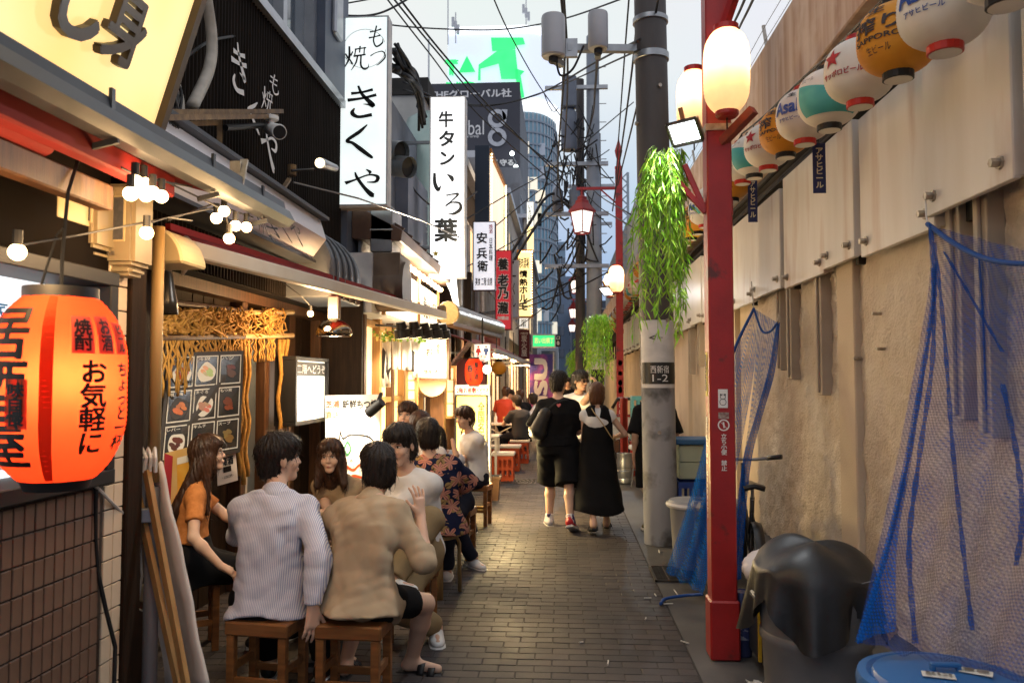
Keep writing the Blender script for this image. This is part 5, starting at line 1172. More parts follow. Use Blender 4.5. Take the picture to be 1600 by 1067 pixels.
# row of houses further down
specs = [('dark timber house behind the lavender sign', -7, -1.95, 14.1, 17.5, 5.6, m_woodd), ('grey shop house behind the red sign', -8, -1.9, 17.6, 23.5, 6.6, m_grey), ('pale shop house behind the amber sign', -9, -1.75, 23.6, 31, 7.2, m_plast), ('grey shop house near the green sign', -9, -1.6, 31.2, 40, 8.0, m_sidg), ('grey building at the left of the street end', -10, -1.7, 40.5, 52, 8.0, m_grey)]
for l, x0, x1, y0, y1, z1, m in specs:
 t = building(l, x0, x1, y0, y1, z1, m)
 windows(t, x1, y0 + .4, y1 - .4, 3.4, z1 - .6, 3, 1 if z1 < 7 else 2, lit=.25)
 MB().bx(x0, x1 + .18, y0, y1, z1 + .002, z1 + .16).build('cornice', m_alu, t); MB().bx(x1, x1 + .06, y0 + .3, y1 - .3, 2.2, 2.9).build('fascia', random.choice((m_wood, m_redfab, m_woodd, m_whitem)), t)
 MB().bx(x1 + .001, x1 + .02, y0 + .4, y1 - .4, .8, 2.1).build('front_glow', g_warm, t)
 for k in range(5): yy = y0 + .35 + k * (y1 - y0 - .7) / 4; MB().bx(x1, x1 + .06, yy, yy + .1, 0, 2.25).build('post', m_wood, t)
 MB().tube([(x1 + .08, y0 + .2, 0), (x1 + .08, y0 + .2, z1)], .05, 8).build('downpipe', m_pipe, t)
for i, (Yp, x) in enumerate(((15.5, -1.3), (20, -1.25), (27, -1.1), (35, -1.05))):
 t = thing('hanging_bulb', ['bare warm bulb hanging over the nearest white folding table', 'bare warm bulb hanging over the farthest white folding table'][i] if i < 2 else ['', '', 'bare warm bulb by the pale shop house near the amber sign', 'farthest bare warm bulb, close to the green sign'][i], 'lamp', (x, Yp, 2.1), 0, 'bare bulbs along the far shops')
 MB().ball((0, 0, 0), .07, 10, 7).build('bulb', BULB, t, w=False); MB().tube([(0, 0, .06), (0, 0, .7)], .01, 5).build('cord', m_black, t, w=False); lamp_light('bulb_light', t, (.12, -.1, -.05), 90 if i < 2 else 110, WARM, .1)
# second awning roll (metal)
a2 = thing('awning', 'rolled awning in a pale metal case past the end of the red one', 'awning', PY(735, 500, 11))
p, q = PY(700, 489, 9.9), PY(777, 513, 13.0)
MB().tube([p, q], .13, 18).build('case', m_galv, a2, smooth='auto'); MB().bar(p + V((0, 0, -.13)), q + V((0, 0, -.13)), .14, .06).build('front_bar', m_wood, a2)
MB().lathe([(.14, -.03), (.15, 0), (.14, .03)], 16).build('end_cap', m_woody, a2, w=False).matrix_local = Matrix.Translation(p - wloc(a2)) @ (q - p).to_track_quat('Z', 'Y').to_matrix().to_4x4()
for k in range(3): c_ = lerp(p, q, .2 + k * .17); MB().tube([c_ + V((.0, -.14, -.02)), c_ + V((.0, -.18, .1)), c_ + V((.06, -.16, .14))], .008, 5).build('hook', m_black, a2)
MB().add([p + V((-.1, 0, .06)), q + V((-.1, 0, .06)), q + V((-1.0, 0, .35)), p + V((-1.0, 0, .35))], [(0, 1, 2, 3)]).build('cloth', m_whitem, a2, solid=.01)
br_ = tag(MB().prism([PY(688, 425, 12), PY(712, 425, 12), PY(716, 470, 12), PY(727, 520, 12), PY(716, 500, 12), PY(703, 455, 12)], (0, .06, 0)).build('curved_bracket', mat('paint_bluegrey', (.28, .33, .4), rough=.4), None), 'pale blue curved bracket plate below the tongue sign', 'bracket')
tag(MB().bx(PY(725, 500, 13.6).x, PY(736, 500, 13.6).x, 13.6, 13.75, 0, PY(735, 425, 13.6).z).build('dark_column', m_woodd, None), 'dark column between the tongue sign and the lavender sign', 'column')
# spotlights on a rail
rl_ = thing('lamp_rail', 'thin black rail carrying five black spotlights under the awning', 'rail', PY(600, 510, 8.7)); MB().cyl(PY(586, 508, 8.7), PY(700, 514, 9.4), .012, n=6).build('rail', m_black, rl_)
for i, (px, py) in enumerate(((628, 517), (648, 516), (664, 518), (680, 518), (692, 519))):
 c_ = PY(px, py, 8.6 + .13 * i); d = V((.1, .22, -.9)).normalized()
 t = thing('track_spotlight', ['leftmost black spotlight on the rail', 'second black spotlight from the left on the rail', 'middle black spotlight on the rail', 'fourth black spotlight from the left on the rail', 'rightmost black spotlight on the rail'][i], 'spotlight', c_, 0, 'black spotlights on the rail')
 MB().cyl(c_ - d * .02, c_ + d * .07, .085, .09, n=16).build('head', m_black, t, smooth='auto'); MB().cyl(c_ - d * .1, c_ - d * .02, .05, .06, n=12).build('body', m_black, t, smooth='auto'); MB().bar(c_ - d * .08, PY(px, 509, 8.6 + .13 * i), .02).build('bracket', m_black, t)
 MB().cyl(c_ + d * .071, c_ + d * .075, .075, n=14).build('lens', glow('spot_warm', (1, .8, .5), 5), t)
 if i % 2 == 0: o = lamp_light('spot_beam', t, d * .12, 40, WARMW, .05, spot=R(110)); aim(o, d + V((-.2, .35, 0)))
# white cloth curtain (noren)
nr = thing('cloth_curtain', 'white cloth shop curtain with black brush figure over the second shop entrance', 'curtain', PY(615, 560, 8.9))
m_noren = mat('noren_white', (.66, .63, .58), (.58, .55, .5), rough=.85, nscale=5)
for k, (x0, x1, yb) in enumerate(((591, 611, 605), (612, 626, 577), (627, 643, 578), (644, 660, 590))):
 rows = []
 for i in range(8):
  rows.append([PY(lerp(x0, x1, j / 6), lerp(528, yb, i / 7), 9.15 + .03 * k) + V((0, .035 * math.sin(j * 1.9 + k) * (.3 + i / 8), 0)) for j in range(7)])
 MB().grid(rows).build('panel', m_noren, nr, smooth=True, solid=.004)
def qink(pts, Y, par, m=m_inkb):
 b = MB(); ps = [PY(x, y, Y) for x, y in pts]; b.add(ps, [tuple(range(len(ps)))]); return b.build('lettering', m, par)
qink([(598, 542), (603, 550), (601, 570), (600, 592), (594, 590), (593, 570)], 9.05, nr); qink([(604, 545), (606, 560), (606, 578), (612, 572), (608, 585), (607, 594), (603, 580)], 9.05, nr)
qink([(643, 546), (648, 550), (647, 582), (643, 580)], 9.1, nr)
b = MB(); rs = random.Random(9)
fl = thing('garland', 'yellow and green artificial garland along the top of the white cloth curtain', 'garland', PY(600, 520, 8.8))
for nm, m_, n_f in (('leaf', mat('leaf_green', (.12, .28, .03), (.2, .36, .05), nscale=9), 70), ('flower', mat('flower_yellow', (.7, .55, .08), (.6, .5, .2), nscale=9), 60)):
 b = MB()
 for i in range(n_f):
  c_ = PY(rs.uniform(587, 665), 522 + rs.uniform(-5, 10), 8.8 + rs.uniform(-.05, .1)); d = V((rs.uniform(-1, 1), rs.uniform(-1, 1), rs.uniform(-1, .6))).normalized() * .06; e_ = d.cross(V((rs.uniform(-1, 1), 1, .3))).normalized() * .018
  b.add([c_, c_ + d * .5 + e_, c_ + d, c_ + d * .5 - e_], [(0, 1, 2, 3)])
 b.build(nm, m_, fl)['kind'] = 'stuff'
# lit square sign box with small legend
t, a, c = hang_sign('sign_box', 'glowing square paper sign in a wooden frame hanging by the wood pillar', 656, 701, 531, 590, 9.6, .18, glow('sign_paper', (1.0, .88, .62), 1.7, (1, .92, .75), 4), m_wood, fw=.03)
letters('お', gl(671, 550, 9.6), RX, UZ, psz(12, 9.6), psz(12, 9.6), m_wood, t, weight=.03); letters('食事処', gl(685, 550, 9.6), RX, UZ, psz(7, 9.6), psz(26, 9.6), m_wood, t, vertical=True); letters('焼豚 酒処', gl(677, 581, 9.6), RX, UZ, psz(30, 9.6), psz(8, 9.6), m_wood, t, weight=.03); letters('ん', gl(680, 571, 9.6), RX, UZ, psz(10, 9.6), psz(8, 9.6), m_wood, t, weight=.03)
lamp_light('sign_light', t, (.1, -.35, .1), 22, WARMW, .15)
wpil = tag(MB().bx(PY(672, 600, 9.9).x, PY(694, 600, 9.9).x, 9.9, 10.05, 0, 2.1).build('wood_pillar', m_wood, None, bevel=.01), 'thick brown wooden pillar below the paper sign', 'pillar')
p = PY(676, 598, 9.75); rs_ = thing('round_sign', 'round pale wooden sign below the square paper sign', 'sign', p)
MB().cyl(p, p + V((0, -.03, 0)), .17, n=24).build('disc', mat('disc_pale', (.6, .4, .25), rough=.5), rs_); letters('さ', p + V((0, -.031, .08)), RX, UZ, .1, .1, m_inkb, rs_, weight=.02)
# framed side window panels, warm
for i, (px0, px1, py0, py1, Y) in enumerate(((634, 652, 580, 640, 9.3), (695, 712, 575, 650, 10.3))):
 t, a, c = hang_sign('window_panel', ['pale glowing paper window by the cloth curtain', 'glowing paper window to the right of the wood pillar'][i], px0, px1, py0, py1, Y, .05, g_warm, m_woodh, cat='window', fw=.03)
 for k in range(3): MB().bx(a.x + .02, c.x - .02, Y - .014, Y - .007, lerp(a.z, c.z, .25 * (k + 1)), lerp(a.z, c.z, .25 * (k + 1)) + .012).build('muntin', m_woodh, t)
tag(MB().bx(PY(690, 700, 10.5).x, PY(716, 640, 10.5).x, 10.5, 10.6, 0, PY(700, 640, 10.5).z).build('plank_screen', m_wood, None), 'dark plank screen behind the seated friends', 'screen')
# small tiled roof with maroon shade
sr = thing('small_roof', 'small tiled roof over the side entrance left of the toilet sign', 'roof', PY(722, 550, 11.4))
for k in range(5):
 a, c = PY(704 + k * 6.5, 573 - k * 8, 11.2), PY(710 + k * 6.5, 566 - k * 8, 11.2); MB().bar(a + V((0, 0, 0)), c + V((0, .0, 0)), .4, .03, up=(0, 0, 1)).build('tile_row', mat('roof_tile', (.12, .07, .06), rough=.5), sr)
t, a, c = hang_sign('shade_cloth', 'dark maroon cloth behind the small red lantern', 710, 760, 560, 605, 11.5, .03, mat('cloth_maroon', (.09, .012, .015), (.06, .01, .012), nscale=5), m_woodd, cat='cloth')
# toilet sign
t, a, c = hang_sign('toilet_sign', 'white toilet sign with red and blue figures', 741, 766, 538, 564, 10.4, .03, glow('sign_cream', (.95, .86, .74), .62), m_alu, fw=.006)
for px, m_ in ((747.5, mat('figure_red', (.5, .03, .03))), (759.5, mat('figure_blue', (.04, .09, .3)))):
 p = gl(px, 541.8, 10.4); MB().cyl(p, p + V((0, -.003, 0)), .014, n=12).build('figure', m_, t); q = gl(px, 548.5, 10.4)
 o_ = [(-.028, .035), (.028, .035), (.033, -.01), (.018, -.01), (.014, -.055), (-.014, -.055), (-.018, -.01), (-.033, -.01)] if 'red' not in m_.name else [(-.018, .035), (.018, .035), (.036, -.02), (.012, -.02), (.01, -.055), (-.01, -.055), (-.012, -.02), (-.036, -.02)]
 MB().prism([q + V((x, 0, z)) for x, z in o_], (0, -.003, 0)).build('figure', m_, t)
letters('トイレ', gl(753, 557, 10.4), RX, UZ, psz(14, 10.4), psz(5, 10.4), m_redi, t, weight=.03); letters('Toilet', gl(753, 562, 10.4), RX, UZ, psz(9, 10.4), psz(2.5, 10.4), m_redi, t); MB().tube([(a.x + .1, 10.42, c.z), (a.x + .1, 10.42, c.z + .35)], .006, 4).tube([(c.x - .1, 10.42, c.z), (c.x - .1, 10.42, c.z + .35)], .006, 4).build('cord', m_black, t)
# small red lantern
c_ = PY(740.5, 581, 10.1); t = thing('red_lantern', 'small red paper lantern with black characters below the toilet sign', 'lantern', c_)
prof = [(.115 * (1 - .45 * abs(-1 + 2 * i / 24) ** 3.6) * (1 + (.012 if i % 2 else 0)), -.165 + .33 * i / 24) for i in range(25)]
MB().lathe(prof, 24, caps=False).build('shade', m_ror, t, smooth=True, w=False); MB().lathe([(.03, .165), (.065, .165), (.065, .185), (.03, .185)], 16).build('top_ring', m_black, t, w=False); MB().lathe([(.03, -.185), (.065, -.185), (.065, -.165), (.03, -.165)], 16).build('bottom_ring', m_black, t, w=False)
MB().ball((0, 0, 0), .03).build('bulb', BULB, t, w=False); lamp_light('lantern_bulb', t, (0, 0, .0), 7, WARM, .03)
rfn = lambda z: .115 * (1 - .45 * min(1, abs(z) / .165) ** 3.6) * 1.012
wrap(glyphs('呑', .05), R(-130), R(-88), .0, .085, rfn, m_inkb, t); wrap(glyphs('屋の酒', .03, True), R(-82), R(-55), -.1, .12, rfn, m_inkb, t); wrap(glyphs('どうぞ', .03, True), R(-115), R(-95), -.12, -.01, rfn, m_inkb, t)
c_ = PY(761, 577, 10.6); t = thing('hanging_bulb', 'white globe lamp beside the small red lantern', 'lamp', c_); MB().ball((0, 0, 0), .06, 14, 10).build('globe', glow('globe_white', (1, .86, .65), 5), t, smooth=True, w=False); MB().cyl((0, 0, .05), (0, 0, .12), .02).build('socket', m_black, t, w=False); lamp_light('globe_light', t, (0, -.1, -.05), 20, WARMW, .06)
c_ = PY(780, 575, 13.5); t = thing('orange_lantern', 'small round orange lantern under the far awning', 'lantern', c_); MB().ball((0, 0, 0), .13, 14, 10, (1, 1, .9)).build('shade', m_or, t, smooth=True, w=False); MB().cyl((0, 0, .1), (0, 0, .15), .05).build('top_ring', m_black, t, w=False); MB().cyl((0, 0, -.14), (0, 0, -.1), .05).build('bottom_ring', m_black, t, w=False)
# 2F sign and yellow stand sign
t, a, c = hang_sign('upstairs_sign', 'cream strip sign with red and black print on top of the yellow sign', 711, 765, 602, 618, 10.2, .12, glow('sign_cream2', (.95, .85, .68), .75), m_alu, fw=.008)
letters('2階お座敷', gl(729, 610, 10.2), RX, UZ, psz(31, 10.2), psz(9.5, 10.2), m_redi, t, weight=.03); letters('へどうぞ', gl(754, 610.5, 10.2), RX, UZ, psz(19, 10.2), psz(8.5, 10.2), m_inkb, t, weight=.03)
t, a, c = hang_sign('stand_sign', 'yellow lit stand sign with handwriting behind the seated man in white', 711, 762, 619, 765, 10.2, .22, glow('sign_lemon', (1.0, .80, .16), .95, (1, .88, .3), 2.5), m_black, fw=.02)
letters('全国名物', gl(752, 660, 10.2), RX, UZ, psz(11, 10.2), psz(64, 10.2), m_woodd, t, vertical=True); letters('小料理', gl(724, 680, 10.2), RX, UZ, psz(9, 10.2), psz(50, 10.2), m_woodd, t, vertical=True, weight=.03)
for px in (712, 761): MB().bx(PY(px, 760, 10.2).x - .02, PY(px, 760, 10.2).x + .02, 10.22, 10.4, 0, a.z).build('leg', m_black, t)
MB().bx(c.x + .006, c.x + .03, 10.2, 10.4, .1, c.z).build('side_strip', m_whitem, t)
lamp_light('sign_light', t, (.3, -.9, .6), 120, (1, .74, .34), .2)
pn = PY(769, 776, 10.8); t = thing('planter', 'brown square plastic planter at the foot of the yellow sign', 'planter', (pn.x, 10.8, 0))
MB().add([(x * s, y * s, z) for z, s in ((0, .8), (.3, 1)) for x, y in ((-.11, -.11), (.11, -.11), (.11, .11), (-.11, .11))], [(3, 2, 1, 0), (0, 1, 5, 4), (1, 2, 6, 5), (2, 3, 7, 6), (3, 0, 4, 7)]).build('pot', mat('pot_brown', (.14, .07, .035), (.1, .05, .03), rough=.5, nscale=5), t, w=False); MB().bx(-.125, .125, -.125, .125, .285, .32).build('rim', mat('pot_brown', (.14, .07, .035)), t, w=False); MB().bx(-.1, .1, -.1, .1, .322, .325).build('soil', m_void, t, w=False)
tag(MB().bx(PY(757, 700, 10.6).x, PY(766, 700, 10.6).x, 10.45, 10.55, 0, .95).build('counter_post', m_wood, None), 'brown wooden post right behind the yellow sign', 'post')
# far maroon canopy
ca_ = thing('canopy', 'long maroon canopy over the far tables', 'canopy', (-1.3, 17, 2.3))
p, q = PY(771, 546, 13.2), PY(838, 572, 22.0); p2, q2 = p + V((-.9, 0, .28)), q + V((-1.0, 0, .4)); p_, q_ = PY(771, 549, 13.2), PY(838, 574, 22)
p, q = V((-1.15, 13.2, 2.1)), V((-.75, 22, 2.0)); p2, q2 = V((-2.0, 13.2, 2.4)), V((-1.9, 22, 2.6))
MB().add([p, q, q2, p2], [(0, 1, 2, 3)]).build('cloth', mat('canopy_maroon', (.28, .07, .06), (.22, .06, .05), rough=.6, nscale=3), ca_, solid=.02); MB().bar(p, q, .05, .08).build('front_bar', m_alu, ca_)
for k in range(4): c_ = lerp(p, q, .05 + .3 * k); MB().bar(c_, c_ + V((-.8, 0, -.02)), .03).build('arm', m_alu, ca_)
# == FAR BUILDINGS
bbg = thing('office_building', 'dark building with a white lettered billboard on its top', 'building', (-5, 47, 0))
L_, Rr = PY(655, 300, 45).x, PY(812, 300, 45).x; zt = PY(740, 130, 45).z; zb = PY(740, 262, 45).z
MB().bx(L_ - 4, Rr, 45.3, 56, 0, zt - .2).build('wall', mat('bldg_slate', (.12, .13, .15), (.16, .17, .19), rough=.7, nscale=.5), bbg)
pan = MB().bx(L_ - 3, Rr + .02, 45.0, 45.28, zb - .3, zt).build('billboard_panel', mat('panel_charcoal', (.055, .055, .068), (.07, .07, .085), rough=.6, nscale=.4), bbg)
def bl(px, py): return PY(px, py, 45) + V((0, -.03, 0))
letters('THEグローバル社', bl(735, 147), RX, UZ, psz(132, 45), psz(14, 45), m_white, pan, weight=.03); letters('Global', bl(726, 200), RX, UZ, psz(62, 45), psz(24, 45), m_white, pan, weight=.0); letters('The Global Group', bl(728, 214), RX, UZ, psz(42, 45), psz(6, 45), m_white, pan); letters('資産を正しく守る。', bl(760, 255), RX, UZ, psz(98, 45), psz(11, 45), m_white, pan, weight=.04)
for py, r in ((186, 15), (215, 15)):
 p = bl(777, py); o = MB().lathe([(r * .036 * .55, 0), (r * .036, 0), (r * .036, .04), (r * .036 * .55, .04), (r * .036 * .55, 0)], 28, caps=False).build('emblem', m_alu, pan, w=False); o.matrix_local = Matrix.Translation(p) @ Matrix.Rotation(R(90), 4, 'X'); o.location = p - wloc(pan); o.rotation_euler = (R(90), 0, 0)
MB().prism([bl(784, 172), bl(793, 172), bl(792, 186), bl(786, 190)], (0, -.04, 0)).build('emblem', m_alu, pan); MB().prism([bl(768, 196), bl(773, 203), bl(768, 205)], (0, -.04, 0)).build('emblem', m_alu, pan)
b0 = None
for i in range(4):
 for j in range(4):
  z = zb - 2.2 - j * 2.6; x = L_ + .8 + i * 1.35
  if b0 is None: b0 = MB().bx(-.5, .5, -.06, .0, -.7, .7).build('window', m_glass, bbg, w=False); o = b0
  else: o = b0.copy(); C.objects.link(o)
  o.location = V((x, 45.3, z)) - V((-5, 47, 0))
for (px, py) in ((800, 240), (806, 261), (811, 276)):
 p = PY(px, py, 44.2); t = thing('rooftop_floodlight', {240: 'topmost', 261: 'middle', 276: 'lowest'}[py] + ' of the three tiny floodlights at the right edge of the dark billboard', 'floodlight', p, 0, 'floodlights by the dark billboard'); MB().ball((0, 0, 0), .13, 8, 6).build('lamp', glow('far_flood', (.9, 1, .95), 6), t, w=False); MB().bar((0, 0, -.1), (.3, .6, -.6), .06).build('bracket', m_galv, t, w=False)
# lower grey block under the billboard
lb = building('grey block below the dark billboard with a steel stair', PY(735, 300, 38).x - 6, PY(812, 300, 38).x, 38, 44.5, PY(760, 262, 38).z, m_grey)
for k in range(6): MB().bar(PY(742 + (k % 2) * 16, 262 + k * 14, 37.8), PY(758 - (k % 2) * 16, 276 + k * 14, 37.8), .08).build('stair_rail', m_alu, lb)
windows(lb, PY(812, 300, 38).x, 38.4, 44, 6, 11, 3, 2)
# white building with green sign and the glass tower
m_tgl = mat('tower_glass', (.14, .30, .40), (.22, .40, .50), rough=.12, nscale=.25, ndetail=3, spec=.8); m_tslab = mat('tower_slab', (.30, .36, .42), (.26, .32, .38), rough=.5, nscale=.5); m_tw = mat('tower_white', (.62, .66, .72), (.56, .6, .66), rough=.6, nscale=.3)
YT = 90; tw = thing('glass_tower', 'round cornered glass tower with a white crown at the end of the street', 'tower', (PY(840, 300, YT).x, YT + 6, 0))
cx = PY(820, 300, YT).x; rx_ = PY(869, 300, YT).x - cx; ztop = PY(830, 168, YT).z
ry = 6.0
def arc(rx, ry, y0): return [(cx + rx * math.sin(R(90 * i / 12)), y0 + ry - ry * math.cos(R(90 * i / 12))) for i in range(13)]
def slab(b, z0, z1, ex, x_left):
 ps = [(x_left, YT - ex)] + arc(rx_ + ex, ry + ex, YT - ex) + [(cx + rx_ + ex, YT + 16), (x_left, YT + 16)]
 k = len(ps); b.add([(x, y, z) for z in (z0, z1) for x, y in ps], [tuple(range(k - 1, -1, -1)), tuple(range(k, 2 * k))] + [(i, (i + 1) % k, k + (i + 1) % k, k + i) for i in range(k)]); return b
slab(MB(), 0, ztop, 0, PY(690, 300, YT).x).build('curtain_wall', m_tgl, tw)
nfl = 24
for i in range(nfl + 1):
 z = ztop - i * ztop / nfl; slab(MB(), z - .22, z, .14, PY(812, 300, YT).x).build('floor_band', m_tslab, tw)
for i in range(11):
 if i < 12: p = arc(rx_ + .06, ry + .06, YT - .06)[i]; MB().bx(p[0] - .05, p[0] + .05, p[1] - .05, p[1] + .05, 0, ztop).build('mullion', m_alu, tw)
for i in range(26):
 p = random.choice(arc(rx_ + .05, ry + .05, YT - .05)[:9]); z = ztop - (int(rnd(3, 20)) + .5) * ztop / nfl; MB().bx(p[0] - .5, p[0] + .5, p[1] - .06, p[1] + .2, z - .6, z + .8).build('lit_window', glow('far_lit', (1, .9, .7), .55) if i % 3 else m_tw, tw)
zc = PY(800, 55, YT).z
slab(MB(), ztop + .02, zc, .5, PY(700, 300, YT).x).build('crown', glow('crown_white', (.74, .80, .93), .62), tw); slab(MB(), zc + .01, zc + .8, .7, PY(700, 300, YT).x).build('crown_edge', glow('edge_white', (.95, .98, 1), 1.1), tw); slab(MB(), ztop - .5, ztop + .9, .62, PY(812, 300, YT).x).build('crown_edge', glow('edge_white', (.95, .98, 1), 1.1), tw)
g_grn = glow('green_light', (.03, .80, .17), 1.0, (.07, .92, .24), .3)
def tl_(px, py): return PY(px, py, YT) + V((0, -.75, 0))
letters('T', tl_(707, 110), RX, UZ, psz(22, YT), psz(26, YT), g_grn, tw, weight=.08); letters('NO', tl_(722, 142), RX, UZ, psz(50, YT), psz(22, YT), g_grn, tw, weight=.08)
MB().prism([tl_(718, 118), tl_(731, 92), tl_(744, 117)], (0, -.1, 0)).build('green_shape', g_grn, tw)
for ps in ([(768, 64), (818, 64), (821, 74), (806, 76), (806, 82), (770, 85)], [(780, 83), (806, 83), (811, 128), (784, 128), (780, 104), (752, 112), (752, 130), (748, 130), (749, 106)], [(806, 112), (820, 116), (814, 122), (820, 156), (814, 158), (806, 126)]):
 MB().prism([tl_(*p) for p in ps], (0, -.1, 0)).build('green_shape', g_grn, tw)
# antennas on the roofs
for i, (px, py0, py1, Y, l) in enumerate(((712, 20, 60, 86, 'cluster of antenna rods on the white crown, left'), (822, 0, 48, 92, 'antenna mast on the white crown, right'), (700, 0, 62, 86, 'thin lightning rod on the white crown'), (670, 62, 130, 60, 'thin rod rising behind the dark billboard'))):
 t = thing('antenna', l, 'antenna', PY(px, py1, Y)); MB().bar(PY(px, py1 + 8, Y), PY(px, py0, Y), .12).build('mast', m_alu, t)
 if i in (0, 1):
  for k in range(3): MB().bx(PY(px - 4 + k * 4, py0, Y).x - .15, PY(px - 4 + k * 4, py0, Y).x + .15, Y - .2, Y + .1, PY(px, py0 + 22 + k * 6, Y).z, PY(px, py0 + 8 + k * 6, Y).z).build('panel', m_alu, t)
# end of the street
far = [('blue grey office block behind the lamps', 866, 905, 432, 140, 24, mat('far_blue', (.14, .19, .27), (.18, .23, .31), rough=.6, nscale=.2)), ('dark office block behind the poles', 893, 965, 470, 120, 20, mat('far_dark', (.07, .085, .11), (.1, .11, .14), rough=.6, nscale=.2)), ('pale blue high block far behind', 868, 884, 378, 220, 30, mat('far_pale', (.2, .3, .4), (.24, .34, .44), rough=.5, nscale=.1)), ('low white shop across the street end', 812, 872, 545, 70, 10, mat('far_white', (.5, .52, .55), (.4, .42, .45), rough=.6, nscale=.5))]
for l, p0_, p1_, pt, Y, d, m in far:
 a = PY(p0_, 560, Y).x; c = PY(p1_, 560, Y).x; zt_ = PY(880, pt, Y).z
 t = building(l, a, c, Y, Y + d, zt_, m, 'office_building'); nz = max(2, int(zt_ / 3.4)); nx = max(2, int((c - a) / 2.2)); w0 = None
 for i in range(nx):
  for j in range(nz):
   x = a + (c - a) * (i + .5) / nx; z = zt_ * (j + .55) / nz
   lit = rnd(0, 1) < .22
   o = MB().bx(-.62, .62, -.06, .02, -.8, .8).build('window', glow('far_lit', (1, .9, .7), .55) if lit else m_glass, t, w=False) if w0 is None else w0.copy()
   if w0 is not None:
    C.objects.link(o)
   if not lit and w0 is None: w0 = o
   o.location = V((x, Y, z)) - V(t.location)
rs_b = building('long low building beyond the wall on the right', 3.2, 12, 34, 60, 9.5, m_plast)
tr_ = thing('lattice_mast', 'pale lattice steel mast behind the red lamp post', 'mast', PY(976, 300, 40))
a = PY(973, 400, 40); zt_ = PY(973, 270, 40).z
b = MB()
for dx in (-.28, .28): b.bar((a.x + dx, 40, 0), (a.x + dx, 40, zt_), .12)
b.build('leg', m_tslab, tr_)
for k in range(14): z = zt_ - k * .55; MB().bar((a.x - .28, 40, z), (a.x + .28, 40, z - .55), .06).bar((a.x + .28, 40, z), (a.x - .28, 40, z - .55), .06).build('brace', m_tslab, tr_)
# == WILLOW DECORATIONS
m_leaf = mat('willow_leaf', (.20, .50, .015), (.46, .72, .08), rough=.45, nscale=14, lo=.4, hi=.6)
m_leafd = mat('willow_stem', (.2, .3, .08), rough=.5)
m_leafw = mat('willow_pale', (.5, .62, .35), (.6, .7, .5), rough=.5, nscale=9)
def willow(c, w, h, label, n=80, ls=1.0, seed=1):
 rs = random.Random(seed); t = thing('hanging_willow', label, 'artificial plant', c, 0, 'artificial willow branches along the red posts')
 lf, pl_, st = MB(), MB(), MB()
 for i in range(n):
  a = rs.uniform(0, 2 * PI); r0 = rs.uniform(.0, .35) * w; L_ = h * rs.uniform(.35, 1.0) * (1 if i % 5 else .35)
  top = V((r0 * math.cos(a) + .12 * w, r0 * math.sin(a) * .6, rs.uniform(-.03, .03) * h)); out = V((math.cos(a) * rs.uniform(.1, .32) * w - .1 * w, math.sin(a) * rs.uniform(.1, .3) * w, 0)); pts = []
  for k in range(9):
   u = k / 8; pts.append(top + out * min(1, u * 2.2) + V((rs.uniform(-.012, .012), rs.uniform(-.012, .012), .07 * h * math.sin(PI * min(1, u * 2)) * .5 - L_ * u ** 1.15)))
  st.tube(pts, .0022 * ls, 3)
  m = int(36 * L_ / h) + 6
  for k in range(m):
   u = (k + rs.random()) / m * 7.99; q = int(u); p = lerp(pts[q], pts[q + 1], u - q); d = V((rs.uniform(-.75, .75), rs.uniform(-.75, .75), -rs.uniform(.5, 1.4))).normalized(); s_ = d.cross(V((rs.uniform(-1, 1), rs.uniform(-1, 1), rs.uniform(-.3, .3)))).normalized()
   ln = rs.uniform(.05, .095) * ls; wd = rs.uniform(.0045, .008) * ls
   (pl_ if (k < 3 and i % 3 == 0) else lf).add([p, p + d * ln * .4 + s_ * wd, p + d * ln + V((0, 0, -.01)), p + d * ln * .4 - s_ * wd], [(0, 1, 2, 3)])
 lf.build('foliage', m_leaf, t, w=False)['kind'] = 'stuff'; pl_.build('pale_foliage', m_leafw, t, w=False)['kind'] = 'stuff'; st.build('stems', m_leafd, t, w=False)['kind'] = 'stuff'
 return t
willow(PY(1032, 240, 4.86), .30, 1.16, 'big bright green artificial willow hanging beside the nearest red post', 85, 1.0, 1)
willow(PY(932, 494, 16.6), .56, 1.42, 'artificial willow hanging from the second red post', 70, 1.5, 2)
willow(PY(913, 522, 24), .6, 1.4, 'artificial willow third from the camera, further down the alley', 45, 2.2, 3)
willow(PY(904, 548, 33), .9, 1.5, 'farthest and smallest artificial willow', 45, 3.0, 4)
# == UTILITY POLES
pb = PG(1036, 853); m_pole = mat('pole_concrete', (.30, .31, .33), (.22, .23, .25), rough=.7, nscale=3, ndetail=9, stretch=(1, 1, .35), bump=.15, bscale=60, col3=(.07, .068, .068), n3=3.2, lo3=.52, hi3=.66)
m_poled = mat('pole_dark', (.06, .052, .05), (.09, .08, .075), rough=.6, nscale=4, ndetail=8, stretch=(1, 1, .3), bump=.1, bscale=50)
up = thing('utility_pole', 'thick concrete utility pole with address plate, dark upper half', 'utility pole', (pb.x, pb.y + .15, 0)); o_ = V((pb.x, pb.y + .15, 0)); ln_ = V((-.03, 0, 5.0)) / 5.0
def pc(z): return o_ + V((-.012 * z, 0, z))
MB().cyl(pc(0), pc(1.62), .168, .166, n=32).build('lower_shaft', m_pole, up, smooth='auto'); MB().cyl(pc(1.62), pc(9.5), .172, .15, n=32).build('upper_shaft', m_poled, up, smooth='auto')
for z, h in ((4.86, .07), (5.25, .05)): MB().lathe([(.172, 0), (.18, .005), (.18, h), (.172, h)], 32, pc(z)).build('steel_band', m_galv, up, smooth='auto')
